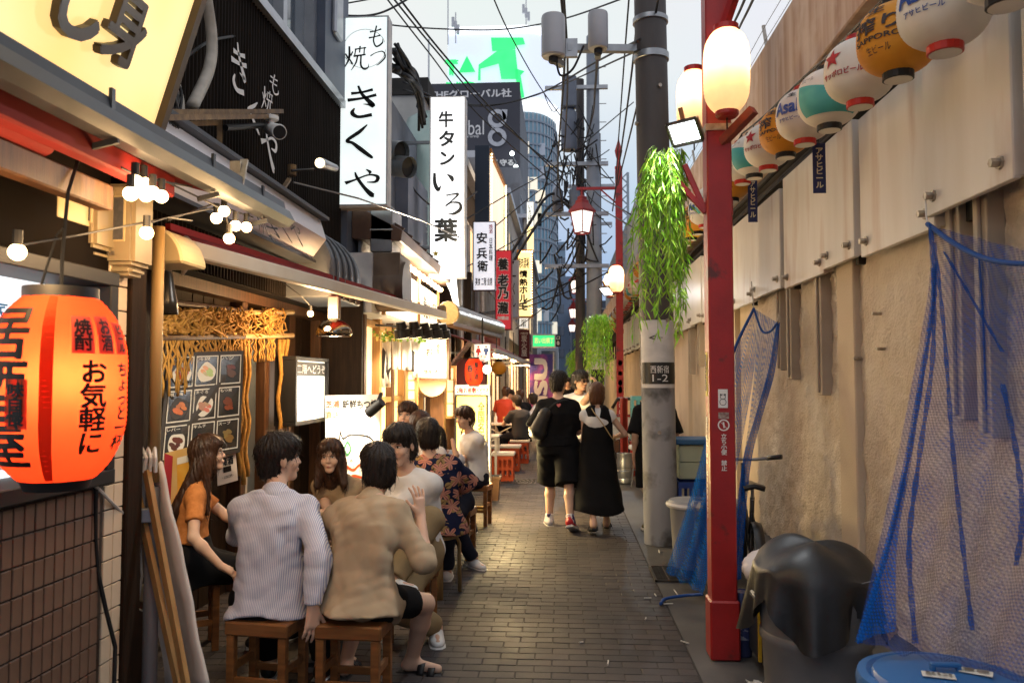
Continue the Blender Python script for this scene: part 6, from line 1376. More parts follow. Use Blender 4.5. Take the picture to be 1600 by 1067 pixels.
for z, a in ((4.55, -70), (3.75, -80), (3.1, -75), (4.2, 200), (1.1, -95), (2.2, -60)): d = V((math.cos(R(a)), math.sin(R(a)), 0)); MB().cyl(pc(z) + d * .15, pc(z) + d * .19, .02, n=8).build('bolt', m_bolt, up)
def curved(b, z0, z1, a0, a1, r, n=14):
 rows = []
 for i in range(n + 1):
  a = R(a0 + (a1 - a0) * i / n); rows.append([pc(z) + V((r * math.cos(a), r * math.sin(a), 0)) for z in (z0, z1)])
 return b.grid(rows)
zz = lambda py: PY(1036, py, pb.y).z
curved(MB(), zz(606), zz(500), -160, -24, .176).build('white_plate', m_whitem, up, smooth=True); curved(MB(), zz(600), zz(566), -155, -29, .1785).build('address_plate', mat('plate_black', (.02, .022, .022), rough=.35), up, smooth=True)
def pole_text(tx, x0, x1, y0, y1, m=m_white):
 co, fs = glyphs(tx)[:2]; co = fit2(co, 1, 1); b = MB(); ps = []
 for x, y in co:
  a = R(-95) + (x0 + (x1 - x0) * (x + .5)); z = zz(y1) + (zz(y0) - zz(y1)) * (y + .5); ps.append(pc(z) + V((.181 * math.cos(a), .181 * math.sin(a), 0)))
 b.add(ps, fs).build('lettering', m, up)
pole_text('西新宿', -.42, .62, 571, 583); pole_text('1-2', -.32, .55, 585, 596); pole_text('←', -.5, .3, 524, 531, m_inkb)
# crossarm with two antenna cans
za = PY(1000, 68, pb.y).z; ca0 = PY(886, 76, 7.9); MB().bar(ca0, pc(za), .07, .07).build('crossarm', m_galv, up); MB().bar(PY(893, 90, 7.9), PY(893, 62, 7.9), .12, .05).build('arm_plate', m_galv, up)
m_can = mat('can_grey', (.46, .46, .47), (.4, .4, .42), rough=.4, nscale=3)
for i, (px, y0, y1, w) in enumerate(((864.5, 26, 90, 19), (934.5, 21, 77, 16))):
 a, c = PY(px, y1, 7.8), PY(px, y0, 7.8); r = w * 7.8 / FPX; t = thing('antenna_can', ['larger grey antenna drum at the left end of the crossarm', 'slimmer pale antenna drum beside the pole top'][i], 'antenna', a, 0, 'antenna drums on the crossarm')
 MB().lathe([(r * .9, 0), (r, .015), (r, (c - a).z - .02), (r * .95, (c - a).z)], 24).build('drum', m_can, t, smooth='auto', w=False); MB().lathe([(r * .3, -.06), (r * .4, -.05), (r * .4, 0)], 12).build('connector', m_black, t, w=False); MB().bar((0, 0, -.02), (0.09 if i == 0 else 0, .1, -.04), .06).build('bracket', m_galv, t, w=False)
# second pole with transformers
P2 = V((PY(928, 500, 19).x, 19, 0)); u2 = thing('utility_pole', 'grey steel utility pole with transformers further down the alley', 'utility pole', P2)
MB().cyl((0, 0, 0), (0, 0, 9.9), .19, .15, n=20).build('shaft', mat('pole_steel', (.20, .23, .27), (.26, .29, .33), rough=.5, nscale=3), u2, smooth='auto', w=False)
MB().cyl((-.32, .4, 0), (-.3, .4, 9.0), .13, .1, n=14).build('second_shaft', m_poled, u2, w=False)
for z in (6.75, 5.55, 4.3, 8.6): MB().bar((-1.15, -.15, z), (.35, -.15, z), .09, .09).build('crossarm', m_galv, u2, w=False)
for (x, z, r, h) in ((-.58, 7.05, .19, .95), (-.85, 5.6, .13, .5), (-.45, 5.6, .13, .5)):
 MB().lathe([(r * .9, 0), (r, .03), (r, h - .05), (r * .8, h), (r * .3, h + .1)], 18, (x, -.25, z)).build('transformer', mat('transformer_grey', (.10, .115, .15), (.13, .15, .19), rough=.45, nscale=3), u2, smooth='auto', w=False)
MB().bx(-.75, -.4, -.45, -.15, 8.05, 8.8).build('switch_box', mat('transformer_grey', (.1, .11, .15)), u2, bevel=.03, w=False)
for z in np.arange(2.4, 9.6, .45): MB().cyl((-.05, 0, z), (.32, 0, z), .012, n=5).build('step_bolt', m_galv, u2, w=False)
b = MB(); rs = random.Random(5)
for i in range(70):
 a = V((rs.uniform(-1.0, .1), rs.uniform(-.5, .3), rs.uniform(4.0, 8.2))); c = a + V((rs.uniform(-.5, .5), rs.uniform(-.3, .3), rs.uniform(-1.3, .3))); m = (a + c) / 2 + V((rs.uniform(-.35, .35), 0, -rs.uniform(.1, .5)))
 b.tube([a, lerp(a, m, .5) + V((0, 0, -.05)), m, lerp(m, c, .5) + V((0, 0, -.05)), c], rs.choice((.012, .018, .025)), 5)
b.build('cable_tangle', m_cable, u2, w=False)['kind'] = 'stuff'
MB().bx(-.1, .25, -.2, -.19, 1.45, 2.4).build('notice_plate', m_whitem, u2, w=False); MB().bx(-.08, .23, -.21, -.2, 1.5, 1.85).build('address_plate', m_black, u2, w=False)
P3_ = V((PY(934, 500, 27).x, 27, 0)); u3 = thing('utility_pole', 'thin dark utility pole behind the steel one', 'utility pole', P3_); MB().cyl((0, 0, 0), (0, 0, 10), .17, .13, n=14).build('shaft', m_poled, u3, w=False); MB().bar((-1.0, 0, 8.2), (.6, 0, 8.2), .1).bar((-.9, 0, 6.9), (.5, 0, 6.9), .1).build('crossarm', m_galv, u3, w=False)
# == OVERHEAD CABLES
def sag(pts, n=12):
 out = []
 c = catmull([np.array(p) for p in pts], n); return [V(tuple(p)) for p in c]
cabs = [
 ('thick black cable crossing the top left corner', .013, [(250, 22, 6), (400, 14, 7), (520, 24, 8), (590, 22, 8.5), (650, -8, 9)]), ('black cable under the thick one at top left', .009, [(262, 28, 5.5), (390, 18, 7), (500, 12, 8), (640, -12, 9)]),
 ('thin cable slanting over the white brush writing', .008, [(268, 92, 4.5), (330, 76, 5.5), (400, 58, 6.5), (480, 24, 8), (560, -10, 9)]), ('long sagging cable crossing the white sky above the green sign', .012, [(480, 12, 9), (600, 38, 11), (700, 46, 12.5), (790, 46, 13), (880, 30, 12), (985, -6, 10)]),
 ('upper cable of the bundle descending to the right', .014, [(600, -20, 10), (680, 78, 12), (770, 180, 15), (880, 272, 18.5)]), ('middle cable of the bundle descending to the right', .016, [(610, -20, 10), (692, 84, 12), (785, 188, 15), (884, 284, 18.5)]), ('lower cable of the bundle descending to the right', .012, [(590, -20, 10), (668, 80, 12), (750, 182, 15), (880, 300, 18.5)]),
 ('straight cable crossing in front of the green sign', .011, [(755, -40, 10), (800, 60, 12), (860, 160, 15), (960, 288, 17.2)]), ('cable drooping in front of the dark billboard', .014, [(630, 128, 11.5), (690, 156, 13), (760, 166, 15), (840, 148, 14), (930, 98, 11), (1000, 62, 7.8)]), ('second cable drooping in front of the dark billboard', .011, [(630, 140, 11.5), (700, 160, 13), (780, 163, 15), (860, 140, 14), (1000, 78, 7.8)]),
 ('cable rising from the lavender sign to the crossarm', .012, [(716, 350, 14), (800, 300, 15.5), (870, 258, 17), (990, 160, 18)]), ('second cable rising from the lavender sign', .012, [(776, 352, 16), (840, 300, 17), (890, 268, 18.5)]), ('cable from the tangle down to the amber sign', .012, [(724, 420, 14), (810, 372, 17), (880, 322, 18.5), (910, 290, 18.9)]),
 ('thick bent conduit reaching the amber sign, upper', .035, [(795, 402, 18), (830, 345, 18.3), (850, 312, 18.5), (870, 304, 18.7), (905, 330, 18.9)]), ('thick bent conduit reaching the amber sign, lower', .035, [(800, 412, 18), (838, 352, 18.3), (860, 322, 18.5), (880, 316, 18.7), (905, 345, 18.9)]),
 ('steep cable left of the dark pole', .014, [(1000, -30, 8), (985, 130, 11), (957, 330, 17)]), ('second steep cable left of the dark pole', .011, [(985, -30, 9), (975, 100, 11), (962, 280, 17)]), ('third steep cable close to the dark pole', .013, [(1040, -60, 7), (1000, 145, 10), (965, 290, 16)]), ('steep cable dropping from the antenna drum to the tangle', .016, [(876, -20, 8), (882, 100, 10), (872, 260, 16), (880, 330, 18.5)]), ('twin of the steep cable dropping to the tangle', .014, [(880, -20, 8), (887, 110, 10), (884, 200, 15), (878, 290, 18.5)]),
 ('low cable crossing the tower towards the lamps', .016, [(744, 492, 16), (800, 486, 18), (850, 470, 20), (905, 448, 19), (960, 420, 17.5)]), ('second low cable crossing the tower', .02, [(748, 490, 16), (800, 480, 18), (860, 455, 20), (920, 425, 19)]), ('thin cable running from the lamps to the small white sign', .012, [(806, 514, 22), (850, 480, 20), (900, 430, 19)]),
 ('cable from the first lamp down to the willow', .012, [(880, 240, 18), (930, 300, 17.5), (985, 335, 12)]), ('second cable from the tangle down to the willow', .012, [(885, 260, 18), (930, 318, 17.5), (1000, 362, 12)]), ('cable from the drums to the second pole', .016, [(934, 80, 7.8), (930, 140, 11), (925, 185, 15), (908, 240, 18.8)]), ('loop of cable below the antenna drums', .012, [(868, 92, 7.8), (876, 118, 7.8), (895, 108, 7.8), (912, 72, 7.8)]),
 ('cable above the wall running beside the red post, left', .010, [(1180, -40, 4.5), (1150, 30, 6), (1125, 75, 9), (1060, 180, 16)]), ('cable above the wall running beside the red post, right', .010, [(1195, -40, 4.5), (1162, 30, 6), (1135, 78, 9), (1065, 190, 16)]), ('black cable along the black shop wall under the window', .010, [(275, 100, 4.2), (345, 60, 5), (430, 64, 6.8), (520, 130, 8)]), ('cable sagging across the white tank', .012, [(620, 230, 10), (650, 300, 11), (700, 330, 12), (745, 300, 14)]),
]
for l, r, pts in cabs: tag(MB().tube(sag([PY(*p) for p in pts]), r, 6).build('overhead_cable', m_cable, smooth=True), l, 'cable', 'overhead cables')
cb_ = MB(); rs = random.Random(2)
for k in range(16): cb_.tube(sag([PY(612 + rs.uniform(-10, 10), 80 + rs.uniform(-12, 30), 9.8 + rs.uniform(-.3, .3)), PY(636 + rs.uniform(-8, 8), 108 + rs.uniform(-8, 14), 10.2 + rs.uniform(-.3, .3)), PY(652 + rs.uniform(-5, 5), 135 + rs.uniform(-8, 14), 10.6), PY(660 + rs.uniform(-6, 6), 165 + rs.uniform(-10, 40), 11)], 6), rs.choice((.02, .03, .04)), 6)
tag(cb_.build('cable_bundle', m_cable, smooth=True), 'thick black bundle of cables behind the white hanging sign', 'cables', kind='stuff')
cd_ = thing('conduit_bundle', 'dirty white conduits curving down to the rusty frame at the yellow sign', 'conduit', PX(280, 150, -2.1))
for k, pts in enumerate(([(322, -10), (331, 60), (326, 110), (300, 168)], [(262, 85), (272, 120), (282, 170), (268, 215)], [(256, 100), (262, 150), (258, 190), (262, 215)], [(275, 190), (282, 200), (270, 215), (262, 220)])): MB().tube(sag([PX(x, y, -2.12 + .02 * k) for x, y in pts], 8), [.035, .024, .018, .02][k], 8).build('conduit', m_pipe, cd_, smooth=True)
b = MB()
for k in range(16): b.tube(sag([PX(255 + rs.uniform(-5, 20), 95 + rs.uniform(-10, 60), -2.05), PX(270 + rs.uniform(-15, 15), 160 + rs.uniform(-20, 30), -2.0), PX(265 + rs.uniform(-15, 20), 205 + rs.uniform(-10, 12), -1.98), PX(285 + rs.uniform(-25, 10), 185, -2.0)], 6), rs.choice((.006, .009, .012)), 5)
b.build('wire_tangle', m_cable, cd_, smooth=True)['kind'] = 'stuff'
# == BLUE NETS
def net_mat(name, col, a):
 m = bpy.data.materials.new(name); m.use_nodes = True; t = m.node_tree; t.nodes.clear(); N = t.nodes.new; L = t.links.new
 out = N('ShaderNodeOutputMaterial'); mx = N('ShaderNodeMixShader'); tr = N('ShaderNodeBsdfTransparent'); d = N('ShaderNodeBsdfDiffuse'); tl = N('ShaderNodeBsdfTranslucent'); m2 = N('ShaderNodeMixShader')
 d.inputs[0].default_value = (*col, 1); tl.inputs[0].default_value = (*col, 1); m2.inputs[0].default_value = .3; L(d.outputs[0], m2.inputs[1]); L(tl.outputs[0], m2.inputs[2])
 tc = N('ShaderNodeTexCoord'); n = N('ShaderNodeTexNoise'); n.inputs['Scale'].default_value = 5; n.inputs['Detail'].default_value = 4; L(tc.outputs['Object'], n.inputs['Vector']); mr = N('ShaderNodeMapRange'); mr.inputs['From Min'].default_value = .3; mr.inputs['From Max'].default_value = .7; mr.inputs['To Min'].default_value = a - .12; mr.inputs['To Max'].default_value = a + .14; L(n.outputs['Fac'], mr.inputs['Value']); al = mr.outputs[0]
 for ax in 'XZ':
  w = N('ShaderNodeTexWave'); w.bands_direction = ax; w.inputs['Scale'].default_value = 28; w.inputs['Distortion'].default_value = 1.2; w.inputs['Detail Scale'].default_value = .4; L(tc.outputs['Object'], w.inputs[0]); q = N('ShaderNodeMath'); q.operation = 'MULTIPLY_ADD'; q.inputs[1].default_value = .26; L(w.outputs['Fac'], q.inputs[0]); L(al, q.inputs[2]); al = q.outputs[0]
 q = N('ShaderNodeMath'); q.operation = 'SUBTRACT'; q.inputs[1].default_value = .26; q.use_clamp = True; L(al, q.inputs[0]); L(q.outputs[0], mx.inputs[0]); L(tr.outputs[0], mx.inputs[1]); L(m2.outputs[0], mx.inputs[2]); L(mx.outputs[0], out.inputs[0]); return m
m_net = net_mat('net_blue', (.015, .13, .46), .54); m_netd = net_mat('net_blue_fold', (.008, .08, .36), .78); m_netl = net_mat('net_blue_thin', (.035, .09, .36), .40)
m_netc = mat('net_cord', (.012, .06, .25), rough=.7)
def drape(b, left, right, n, m, amp, fr, ph=0):
 lf = sag([PY(*p) for p in left], 8); rt = sag([PY(*p) for p in right], 8); N_ = n
 rows = []
 for i in range(N_ + 1):
  u = i / N_ * (len(lf) - 1.001); q = int(u); a = lerp(lf[q], lf[q + 1], u - q); u = i / N_ * (len(rt) - 1.001); q = int(u); c = lerp(rt[q], rt[q + 1], u - q)
  rows.append([lerp(a, c, j / m) + V((.3, 1, 0)) * (amp * math.sin(fr * j / m * 6.28 + ph + i * .09) * math.sin(PI * min(1, j / m + .0)) * (.3 + .7 * i / N_)) for j in range(m + 1)])
 return b.grid(rows)
n1 = thing('blue_net', 'blue mesh net hung on the wall and draped over bins behind the nearest red post', 'net', PG(1075, 905))
drape(MB(), [(1178, 482, 6.9), (1148, 545, 6.8), (1112, 650, 6.7), (1080, 770, 6.7), (1040, 893, 6.55)], [(1178, 482, 6.9), (1180, 560, 6.7), (1165, 660, 6.5), (1140, 780, 6.2), (1098, 928, 5.95)], 30, 24, .06, 3).build('panel', m_net, n1, smooth=True)
drape(MB(), [(1178, 482, 6.9), (1180, 560, 6.75), (1170, 660, 6.5), (1152, 780, 6.2), (1142, 900, 5.9)], [(1216, 505, 6.5), (1206, 575, 6.4), (1186, 650, 6.3), (1168, 730, 6.2), (1150, 905, 5.9)], 26, 18, .05, 2.5, 1).build('panel', net_mat('net_blue_pale', (.02, .12, .42), .48), n1, smooth=True)
drape(MB(), [(1213, 508, 6.48), (1200, 580, 6.4), (1180, 650, 6.3), (1158, 735, 6.2), (1146, 905, 5.88)], [(1219, 503, 6.5), (1211, 580, 6.4), (1190, 655, 6.3), (1172, 735, 6.2), (1158, 905, 5.88)], 24, 6, .03, 2, 2).build('fold', m_netd, n1, smooth=True)
drape(MB(), [(1110, 655, 6.6), (1082, 770, 6.6), (1050, 880, 6.5)], [(1150, 640, 6.3), (1128, 780, 6.2), (1100, 925, 5.95)], 18, 18, .07, 3, 1).build('fold', m_net, n1, smooth=True)
MB().tube(sag([PY(1098, 928, 5.93), PG(1070, 930, .03), PG(1040, 935, .02), PG(1032, 943, .02)]), .012, 6).tube(sag([PY(1178, 482, 6.9), PY(1190, 516, 6.75), PY(1203, 518, 6.6), PY(1214, 505, 6.48)]), .01, 6).tube(sag([PY(1178, 482, 6.9), PY(1148, 545, 6.8), PY(1112, 650, 6.7)]), .012, 6).build('hem_cord', m_netc, n1, smooth=True)
MB().tube([PY(1178, 482, 6.9), PY(1174, 440, 7.1)], .005, 4).tube([PY(1215, 503, 6.5), PY(1217, 490, 6.6)], .006, 5).build('hook', m_bolt, n1)
n2 = thing('blue_net', 'large blue mesh net hanging at the right edge over the blue lidded bin', 'net', (1.45, 3, .6))
drape(MB(), [(1450, 352, 3.95), (1452, 440, 3.85), (1432, 560, 3.7), (1405, 700, 3.5), (1375, 840, 3.3), (1338, 1000, 3.08)], [(1680, 412, 3.2), (1700, 560, 3.1), (1690, 700, 3.0), (1660, 840, 2.95), (1640, 960, 2.9), (1600, 1075, 2.8)], 34, 40, .045, 4.5).build('panel', m_netl, n2, smooth=True)
m_netm = net_mat('net_blue_mid', (.010, .10, .42), .6)
drape(MB(), [(1450, 352, 3.92), (1455, 450, 3.80), (1440, 560, 3.66), (1412, 720, 3.44), (1382, 850, 3.24), (1336, 1002, 3.04)], [(1453, 352, 3.92), (1459, 450, 3.80), (1448, 560, 3.66), (1424, 720, 3.44), (1402, 850, 3.22), (1400, 985, 3.02)], 40, 6, .015, 1.2).build('fold', m_netm, n2, smooth=True)
for k, (pts, w) in enumerate((([(1449, 352), (1456, 450), (1441, 560), (1413, 720), (1383, 850), (1338, 1000)], 5), ([(1454, 420), (1452, 560), (1430, 720), (1415, 850), (1424, 1000)], 6), ([(1455, 380), (1470, 520), (1482, 690), (1498, 850), (1512, 980)], 5), ([(1470, 395), (1520, 480), (1560, 550)], 4), ([(1560, 600), (1580, 700), (1590, 800), (1580, 880)], 6), ([(1524, 400), (1530, 500), (1535, 640)], 2.5))):
 p3 = [PY(x, y, 3.92 - .85 * (y - 352) / 650 - .0012 * max(0, x - 1450)) + V((0, -.03, 0)) for x, y in pts]; rws = []
 for i, p in enumerate(sag(p3, 8)): ww = w * 2.3 / FPX * (.6 + .5 * math.sin(i * .9 + k) ** 2); rws.append([p + V((-ww, 0, 0)), p + V((-ww * .4, -.008, 0)), p + V((ww * .3, .004, 0)), p + V((ww, -.004, 0))])
 MB().grid(rws).build('fold', m_netd, n2, smooth=True)
MB().tube(sag([PY(1449, 350, 3.93), PY(1490, 380, 3.7), PY(1540, 404, 3.5), PY(1600, 412, 3.3), PY(1690, 405, 3.1)]), .012, 6).build('hem_cord', m_netc, n2, smooth=True); MB().tube([PY(1450, 352, 3.93), PY(1447, 338, 4.0), PX(1446, 300, 1.86)], .004, 4).build('tie', m_whitem, n2)
# == BINS
bx_, by_ = 1.30, 2.86; t = thing('blue_bin', 'large round blue bin with a blue lid and paper labels, bottom right corner', 'bin', (bx_, by_, .055)); m_bb = mat('bin_blue', (.02, .10, .28), (.025, .12, .33), rough=.38, nscale=3)
MB().lathe([(.21, 0), (.225, .02), (.25, .5), (.255, .5)], 40).build('body', m_bb, t, smooth='auto', w=False)
MB().lathe([(.262, .46), (.278, .47), (.285, .52), (.278, .545), (.25, .55), (.235, .54), (.225, .555), (.12, .572), (.001, .575)], 44).build('lid', m_bb, t, smooth='auto', w=False)
MB().bx(-.05, .05, -.012, .012, .585, .6).bx(-.05, -.035, -.012, .012, .57, .59).bx(.035, .05, -.012, .012, .57, .59).build('handle', m_bb, t, bevel=.004, w=False)
for (x, y, r) in ((-.05, -.06, -.3), (.09, -.02, -.5)): MB().box((x, y, .578), (.10, .05, .002), r).build('label', m_paper, t, w=False)
for (x, y, r, tx) in ((-.05, -.06, -.3, '燃えるゴミ'), (.09, -.02, -.5, '資源')): letters(tx, V((bx_ + x, by_ + y, .055 + .58)), (math.cos(r), math.sin(r), 0), (-math.sin(r), math.cos(r), 0), .08, .03, m_bolt, t)
gx, gy = 1.215, 4.0; m_gb = mat('bin_grey', (.10, .105, .115), (.14, .14, .15), rough=.45, nscale=4)
t = thing('covered_bin', 'grey plastic bin under a shiny black rubber sheet', 'bin', (gx, gy, .055))
MB().lathe([(.20, 0), (.225, .03), (.245, .07), (.24, .09), (.25, .3), (.262, .32), (.262, .35), (.255, .36), (.27, .62), (.28, .64)], 36).build('body', m_gb, t, smooth='auto', w=False); MB().bx(-.30, -.25, -.06, .06, .5, .53).build('handle', m_gb, t, bevel=.008, w=False)
a = R(-118); MB().box((.262 * math.cos(a), .262 * math.sin(a), .44), (.07, .006, .06), a + R(90)).build('label', mat('label_tan', (.45, .33, .12), (.4, .3, .12), nscale=9), t, w=False)
rows = []
for i in range(22):
 u = i / 21; row = []
 for j in range(73):
  a = 2 * PI * j / 72; ang = a + .3
  q = (abs(math.cos(2 * ang))) ** 1.2  # square sheet corners hang lower and stand out
  drop = .12 + .22 * q + .03 * math.sin(5 * a + 1)
  lump = .02 * math.exp(-((a - 1.9) ** 2) / .5) + .03 * math.sin(3 * a + 1)
  if u < .55: r = .285 * (u / .55); z = .72 + .03 * math.cos(a - 2.4) * u + .008 * math.sin(3 * a + u * 6) * u + lump * 3 * u * (1 - u) - .06 * (u / .55) ** 4 + .06 * (1 - (u / .55) ** 2) - .008 * abs(math.sin(2.5 * a)) * u
  else: w_ = (u - .55) / .45; r = .285 + .0 * w_ + .03 * w_ * math.sin(7 * a + 1.3) + .022 * w_ * math.sin(12 * a) + .045 * q * w_; z = .66 + .0165 * math.cos(a - 2.4) - drop * w_ + .012 * math.sin(9 * a) * (1 - w_)
  row.append((r * math.cos(a), r * math.sin(a), z))
 rows.append(row)
MB().grid(rows).build('rubber_sheet', mat('rubber_black', (.010, .011, .013), (.016, .017, .02), rough=.45, nscale=5, bump=.2, bscale=22, spec=.45), t, smooth=True, w=False)
a = R(-52); MB().box((.385 * math.cos(a) , .385 * math.sin(a), .46), (.085, .004, .06), a + R(90), M=Matrix.Rotation(a + R(90), 3, 'Z') @ Matrix.Rotation(R(-12), 3, 'X') @ Matrix.Rotation(R(-18), 3, 'Y')).build('tag', m_woody, t, w=False)
# grey bin seen next to the post and bag on it
t = thing('storage_box', 'dark metal box with yellow edge strips beside the red post', 'box', (1.2, 4.70, .0)); MB().bx(-.12, .14, -.13, .16, .055, .44).build('body', mat('box_dark', (.05, .055, .06), (.08, .08, .085), rough=.4, metal=.4, nscale=4), t, bevel=.008, w=False)
for x in (-.125, .128): MB().bx(x, x + .016, -.14, -.12, .06, .44).build('edge_strip', mat('strip_yellow', (.5, .33, .02), (.35, .22, .02), rough=.5, nscale=20), t, w=False)
MB().bx(-.13, .15, -.14, .17, .442, .46).build('lid', mat('box_dark', (.05, .055, .06)), t, bevel=.005, w=False)
t = thing('paint_can', 'blue printed tin standing between the red post and the metal box', 'tin', (1.05, 4.86, 0)); MB().lathe([(.055, 0), (.058, .01), (.058, .36), (.054, .37), (.05, .365)], 20).build('can', mat('tin_navy', (.02, .03, .10), (.05, .06, .14), rough=.35, metal=.3, nscale=6), t, smooth='auto', w=False); MB().lathe([(.0585, .1), (.059, .1), (.059, .28), (.0585, .28)], 20, caps=False).build('label', mat('tin_label', (.25, .26, .32), (.03, .04, .12), nscale=25, lo=.45, hi=.5), t, w=False)
# white bag
t = thing('garbage_bag', 'tied white plastic rubbish bag lying on the metal box', 'rubbish bag', (1.21, 4.60, .46)); rs = random.Random(3); rows = []
for i in range(20):
 th = PI * i / 19; row = []
 for j in range(37):
  a = 2 * PI * j / 36; r = math.sin(th) * (1 + .09 * math.sin(5 * a + 3 * th) + .05 * math.sin(11 * a + 7 * th)); z = -math.cos(th) * (1 + .04 * math.sin(7 * a))
  row.append((.19 * r * math.cos(a), .15 * r * math.sin(a), max(.0, .10 + .115 * z + .01 * math.sin(9 * a + th * 6))))
 rows.append(row)
MB().grid(rows).build('bag', mat('bag_white', (.62, .58, .57), (.7, .66, .65), rough=.3, nscale=5, bump=.5, bscale=18, trans=.0), t, smooth=True, w=False); MB().tube([(-.04, -.02, .2), (-.045, -.03, .235), (-.05, -.03, .25)], [.02, .012, .02], 8).tube([(-.04, -.02, .22), (-.01, -.04, .25)], [.01, .014], 6).build('knot', MATS['bag_white'], t, smooth=True, w=False)
# ---------------- bicycle
bk = thing('bicycle', 'small black bicycle leaning by the wall behind the nearest red post', 'bicycle', (1.42, 6.05, 0), R(-6)); m_blk = mat('bike_black', (.012, .012, .014), rough=.3, spec=.5)
def wheel(y):
 w_ = MB(); rt = .25
 w_.grid([[(.02 * math.cos(b_), y + (rt + .02 * math.sin(b_)) * math.cos(a), .27 + (rt + .02 * math.sin(b_)) * math.sin(a)) for b_ in [2 * PI * k / 8 for k in range(9)]] for a in [2 * PI * i / 32 for i in range(33)]])
 o = w_.build('wheel', m_blk, bk, smooth=True, w=False); s_ = MB()
 for k in range(18): a = 2 * PI * k / 18; s_.bar((.012 * (-1) ** k, y, .27), (0, y + .235 * math.cos(a), .27 + .235 * math.sin(a)), .003)
 s_.cyl((-.04, y, .27), (.04, y, .27), .018, n=8).build('spokes', m_galv, o, w=False)['kind'] = 'stuff'; return o
wheel(0.0); wheel(.98)
b = MB().tube([(0, 0, .27), (0, .36, .29), (0, .5, .32)], .013, 6).tube([(0, .36, .29), (0, .2, .72)], .018, 8).tube([(0, .38, .32), (0, .82, .62)], .022, 8).tube([(0, .80, .55), (0, .80, .92)], .018, 8).tube([(.0, .82, .6), (.05, .98, .27)], .012, 6).tube([(0, .82, .6), (-.05, .98, .27)], .012, 6).tube([(.05, 0, .27), (.0, .22, .6)], .009, 6).tube([(-.05, 0, .27), (0, .22, .6)], .009, 6); b.build('frame', m_blk, bk, smooth=True, w=False)
rows = [[(x * (1 - .5 * max(0, u)), .17 - .12 + .24 * (u + 1) / 2, .80 + .02 * (1 - abs(x) / .08) - .012 * (u < 0) * 0) for x in (-.075, -.05, 0, .05, .075)] for u in np.linspace(-1, 1, 9)]
MB().grid(rows).build('saddle', m_blk, bk, smooth=True, w=False, solid=.035); MB().tube([(0, .2, .7), (0, .19, .79)], .014, 8).build('seat_post', m_galv, bk, w=False)
MB().tube([(-.28, .72, .98), (-.1, .80, .95), (.1, .80, .95), (.28, .72, .98)], .013, 8).build('handlebar', m_galv, bk, smooth=True, w=False)
for s_ in (-1, 1): MB().tube([(.19 * s_, .77, .965), (.30 * s_, .70, .985)], .02, 8).build('grip', m_blk, bk, smooth=True, w=False)
for y in (0, .98):
 rows = [[(x, y + (.30 - abs(x) * .3) * math.cos(a), .27 + (.30 - abs(x) * .3) * math.sin(a)) for x in (-.035, -.02, 0, .02, .035)] for a in [R(35 + 10 * k) for k in range(13)]]; MB().grid(rows).build('mudguard', m_blk, bk, smooth=True, w=False)
# ---------------- things between pole and post, under the net
def crate(name, label, loc, size, m, cat='crate', group=None, rz=0):
 w, d, h = size; t = thing(name, label, cat, loc, rz, group); b = MB().bx(-w / 2, w / 2, -d / 2, d / 2, 0, .02)
 for z0, z1 in ((0.02, .06), (h * .45, h * .55), (h - .06, h)): b.bx(-w / 2, w / 2, -d / 2, -d / 2 + .014, z0, z1).bx(-w / 2, w / 2, d / 2 - .014, d / 2, z0, z1).bx(-w / 2, -w / 2 + .014, -d / 2 + .015, d / 2 - .015, z0, z1).bx(w / 2 - .014, w / 2, -d / 2 + .015, d / 2 - .015, z0, z1)
 b.build('rails', m, t, w=False); b = MB()
 for k in range(5):
  x = -w / 2 + .0 + (w - .03) * k / 4; b.bx(x, x + .03, -d / 2 - .002, -d / 2 + .012, .01, h - .005).bx(x, x + .03, d / 2 - .012, d / 2 + .002, .01, h - .005)
  y = -d / 2 + (d - .03) * k / 4; b.bx(-w / 2 - .002, -w / 2 + .012, y, y + .03, .01, h - .005).bx(w / 2 - .012, w / 2 + .002, y, y + .03, .01, h - .005)
 b.build('uprights', m, t, w=False)['kind'] = 'stuff'; return t
m_cyan = mat('crate_cyan', (.10, .33, .36), (.12, .37, .4), rough=.45, nscale=5); m_redc = mat('crate_red', (.35, .03, .02), (.3, .03, .02), rough=.45, nscale=5); m_orc = mat('crate_orange', (.50, .07, .015), (.45, .06, .015), rough=.45, nscale=5); m_bluec = mat('crate_blue', (.02, .05, .22), rough=.45)
G = 'plastic crates by the wall'
for k in range(2): crate('plastic_crate', ['lower pale cyan crate of the stack past the concrete pole', 'upper pale cyan crate of the stack past the concrete pole'][k], (1.32, 13.2, .62 + .37 * k), (.42, .34, .355), m_cyan, group=G)
for k in range(2): crate('plastic_crate', ['bottom red crate under the cyan ones', 'second red crate under the cyan ones'][k], (1.32, 13.2, .055 + .28 * k), (.44, .36, .275), m_redc, group=G)
crate('plastic_crate', 'dark red crate standing on edge left of the cyan crates', (1.02, 13.6, .055), (.1, .36, 1.25), m_redc, group=G)
crate('plastic_crate', 'deep blue crate under the net behind the concrete pole', (1.36, 8.2, .055), (.45, .35, .55), m_bluec, group=G)
t = thing('carton_stack', 'pale green cartons under a blue sheet behind the concrete pole', 'cartons', (1.36, 8.35, .62));
for k in range(2): MB().bx(-.2, .25, -.2, .2, .0 + .17 * k, .165 + .17 * k).build('carton', mat('carton_green', (.42, .46, .33), (.37, .41, .3), rough=.7, nscale=4), t, w=False, bevel=.006)
MB().bx(-.24, .29, -.24, .24, .345, .40).build('blue_sheet', mat('sheet_blue', (.04, .12, .25), rough=.6), t, w=False, bevel=.01)
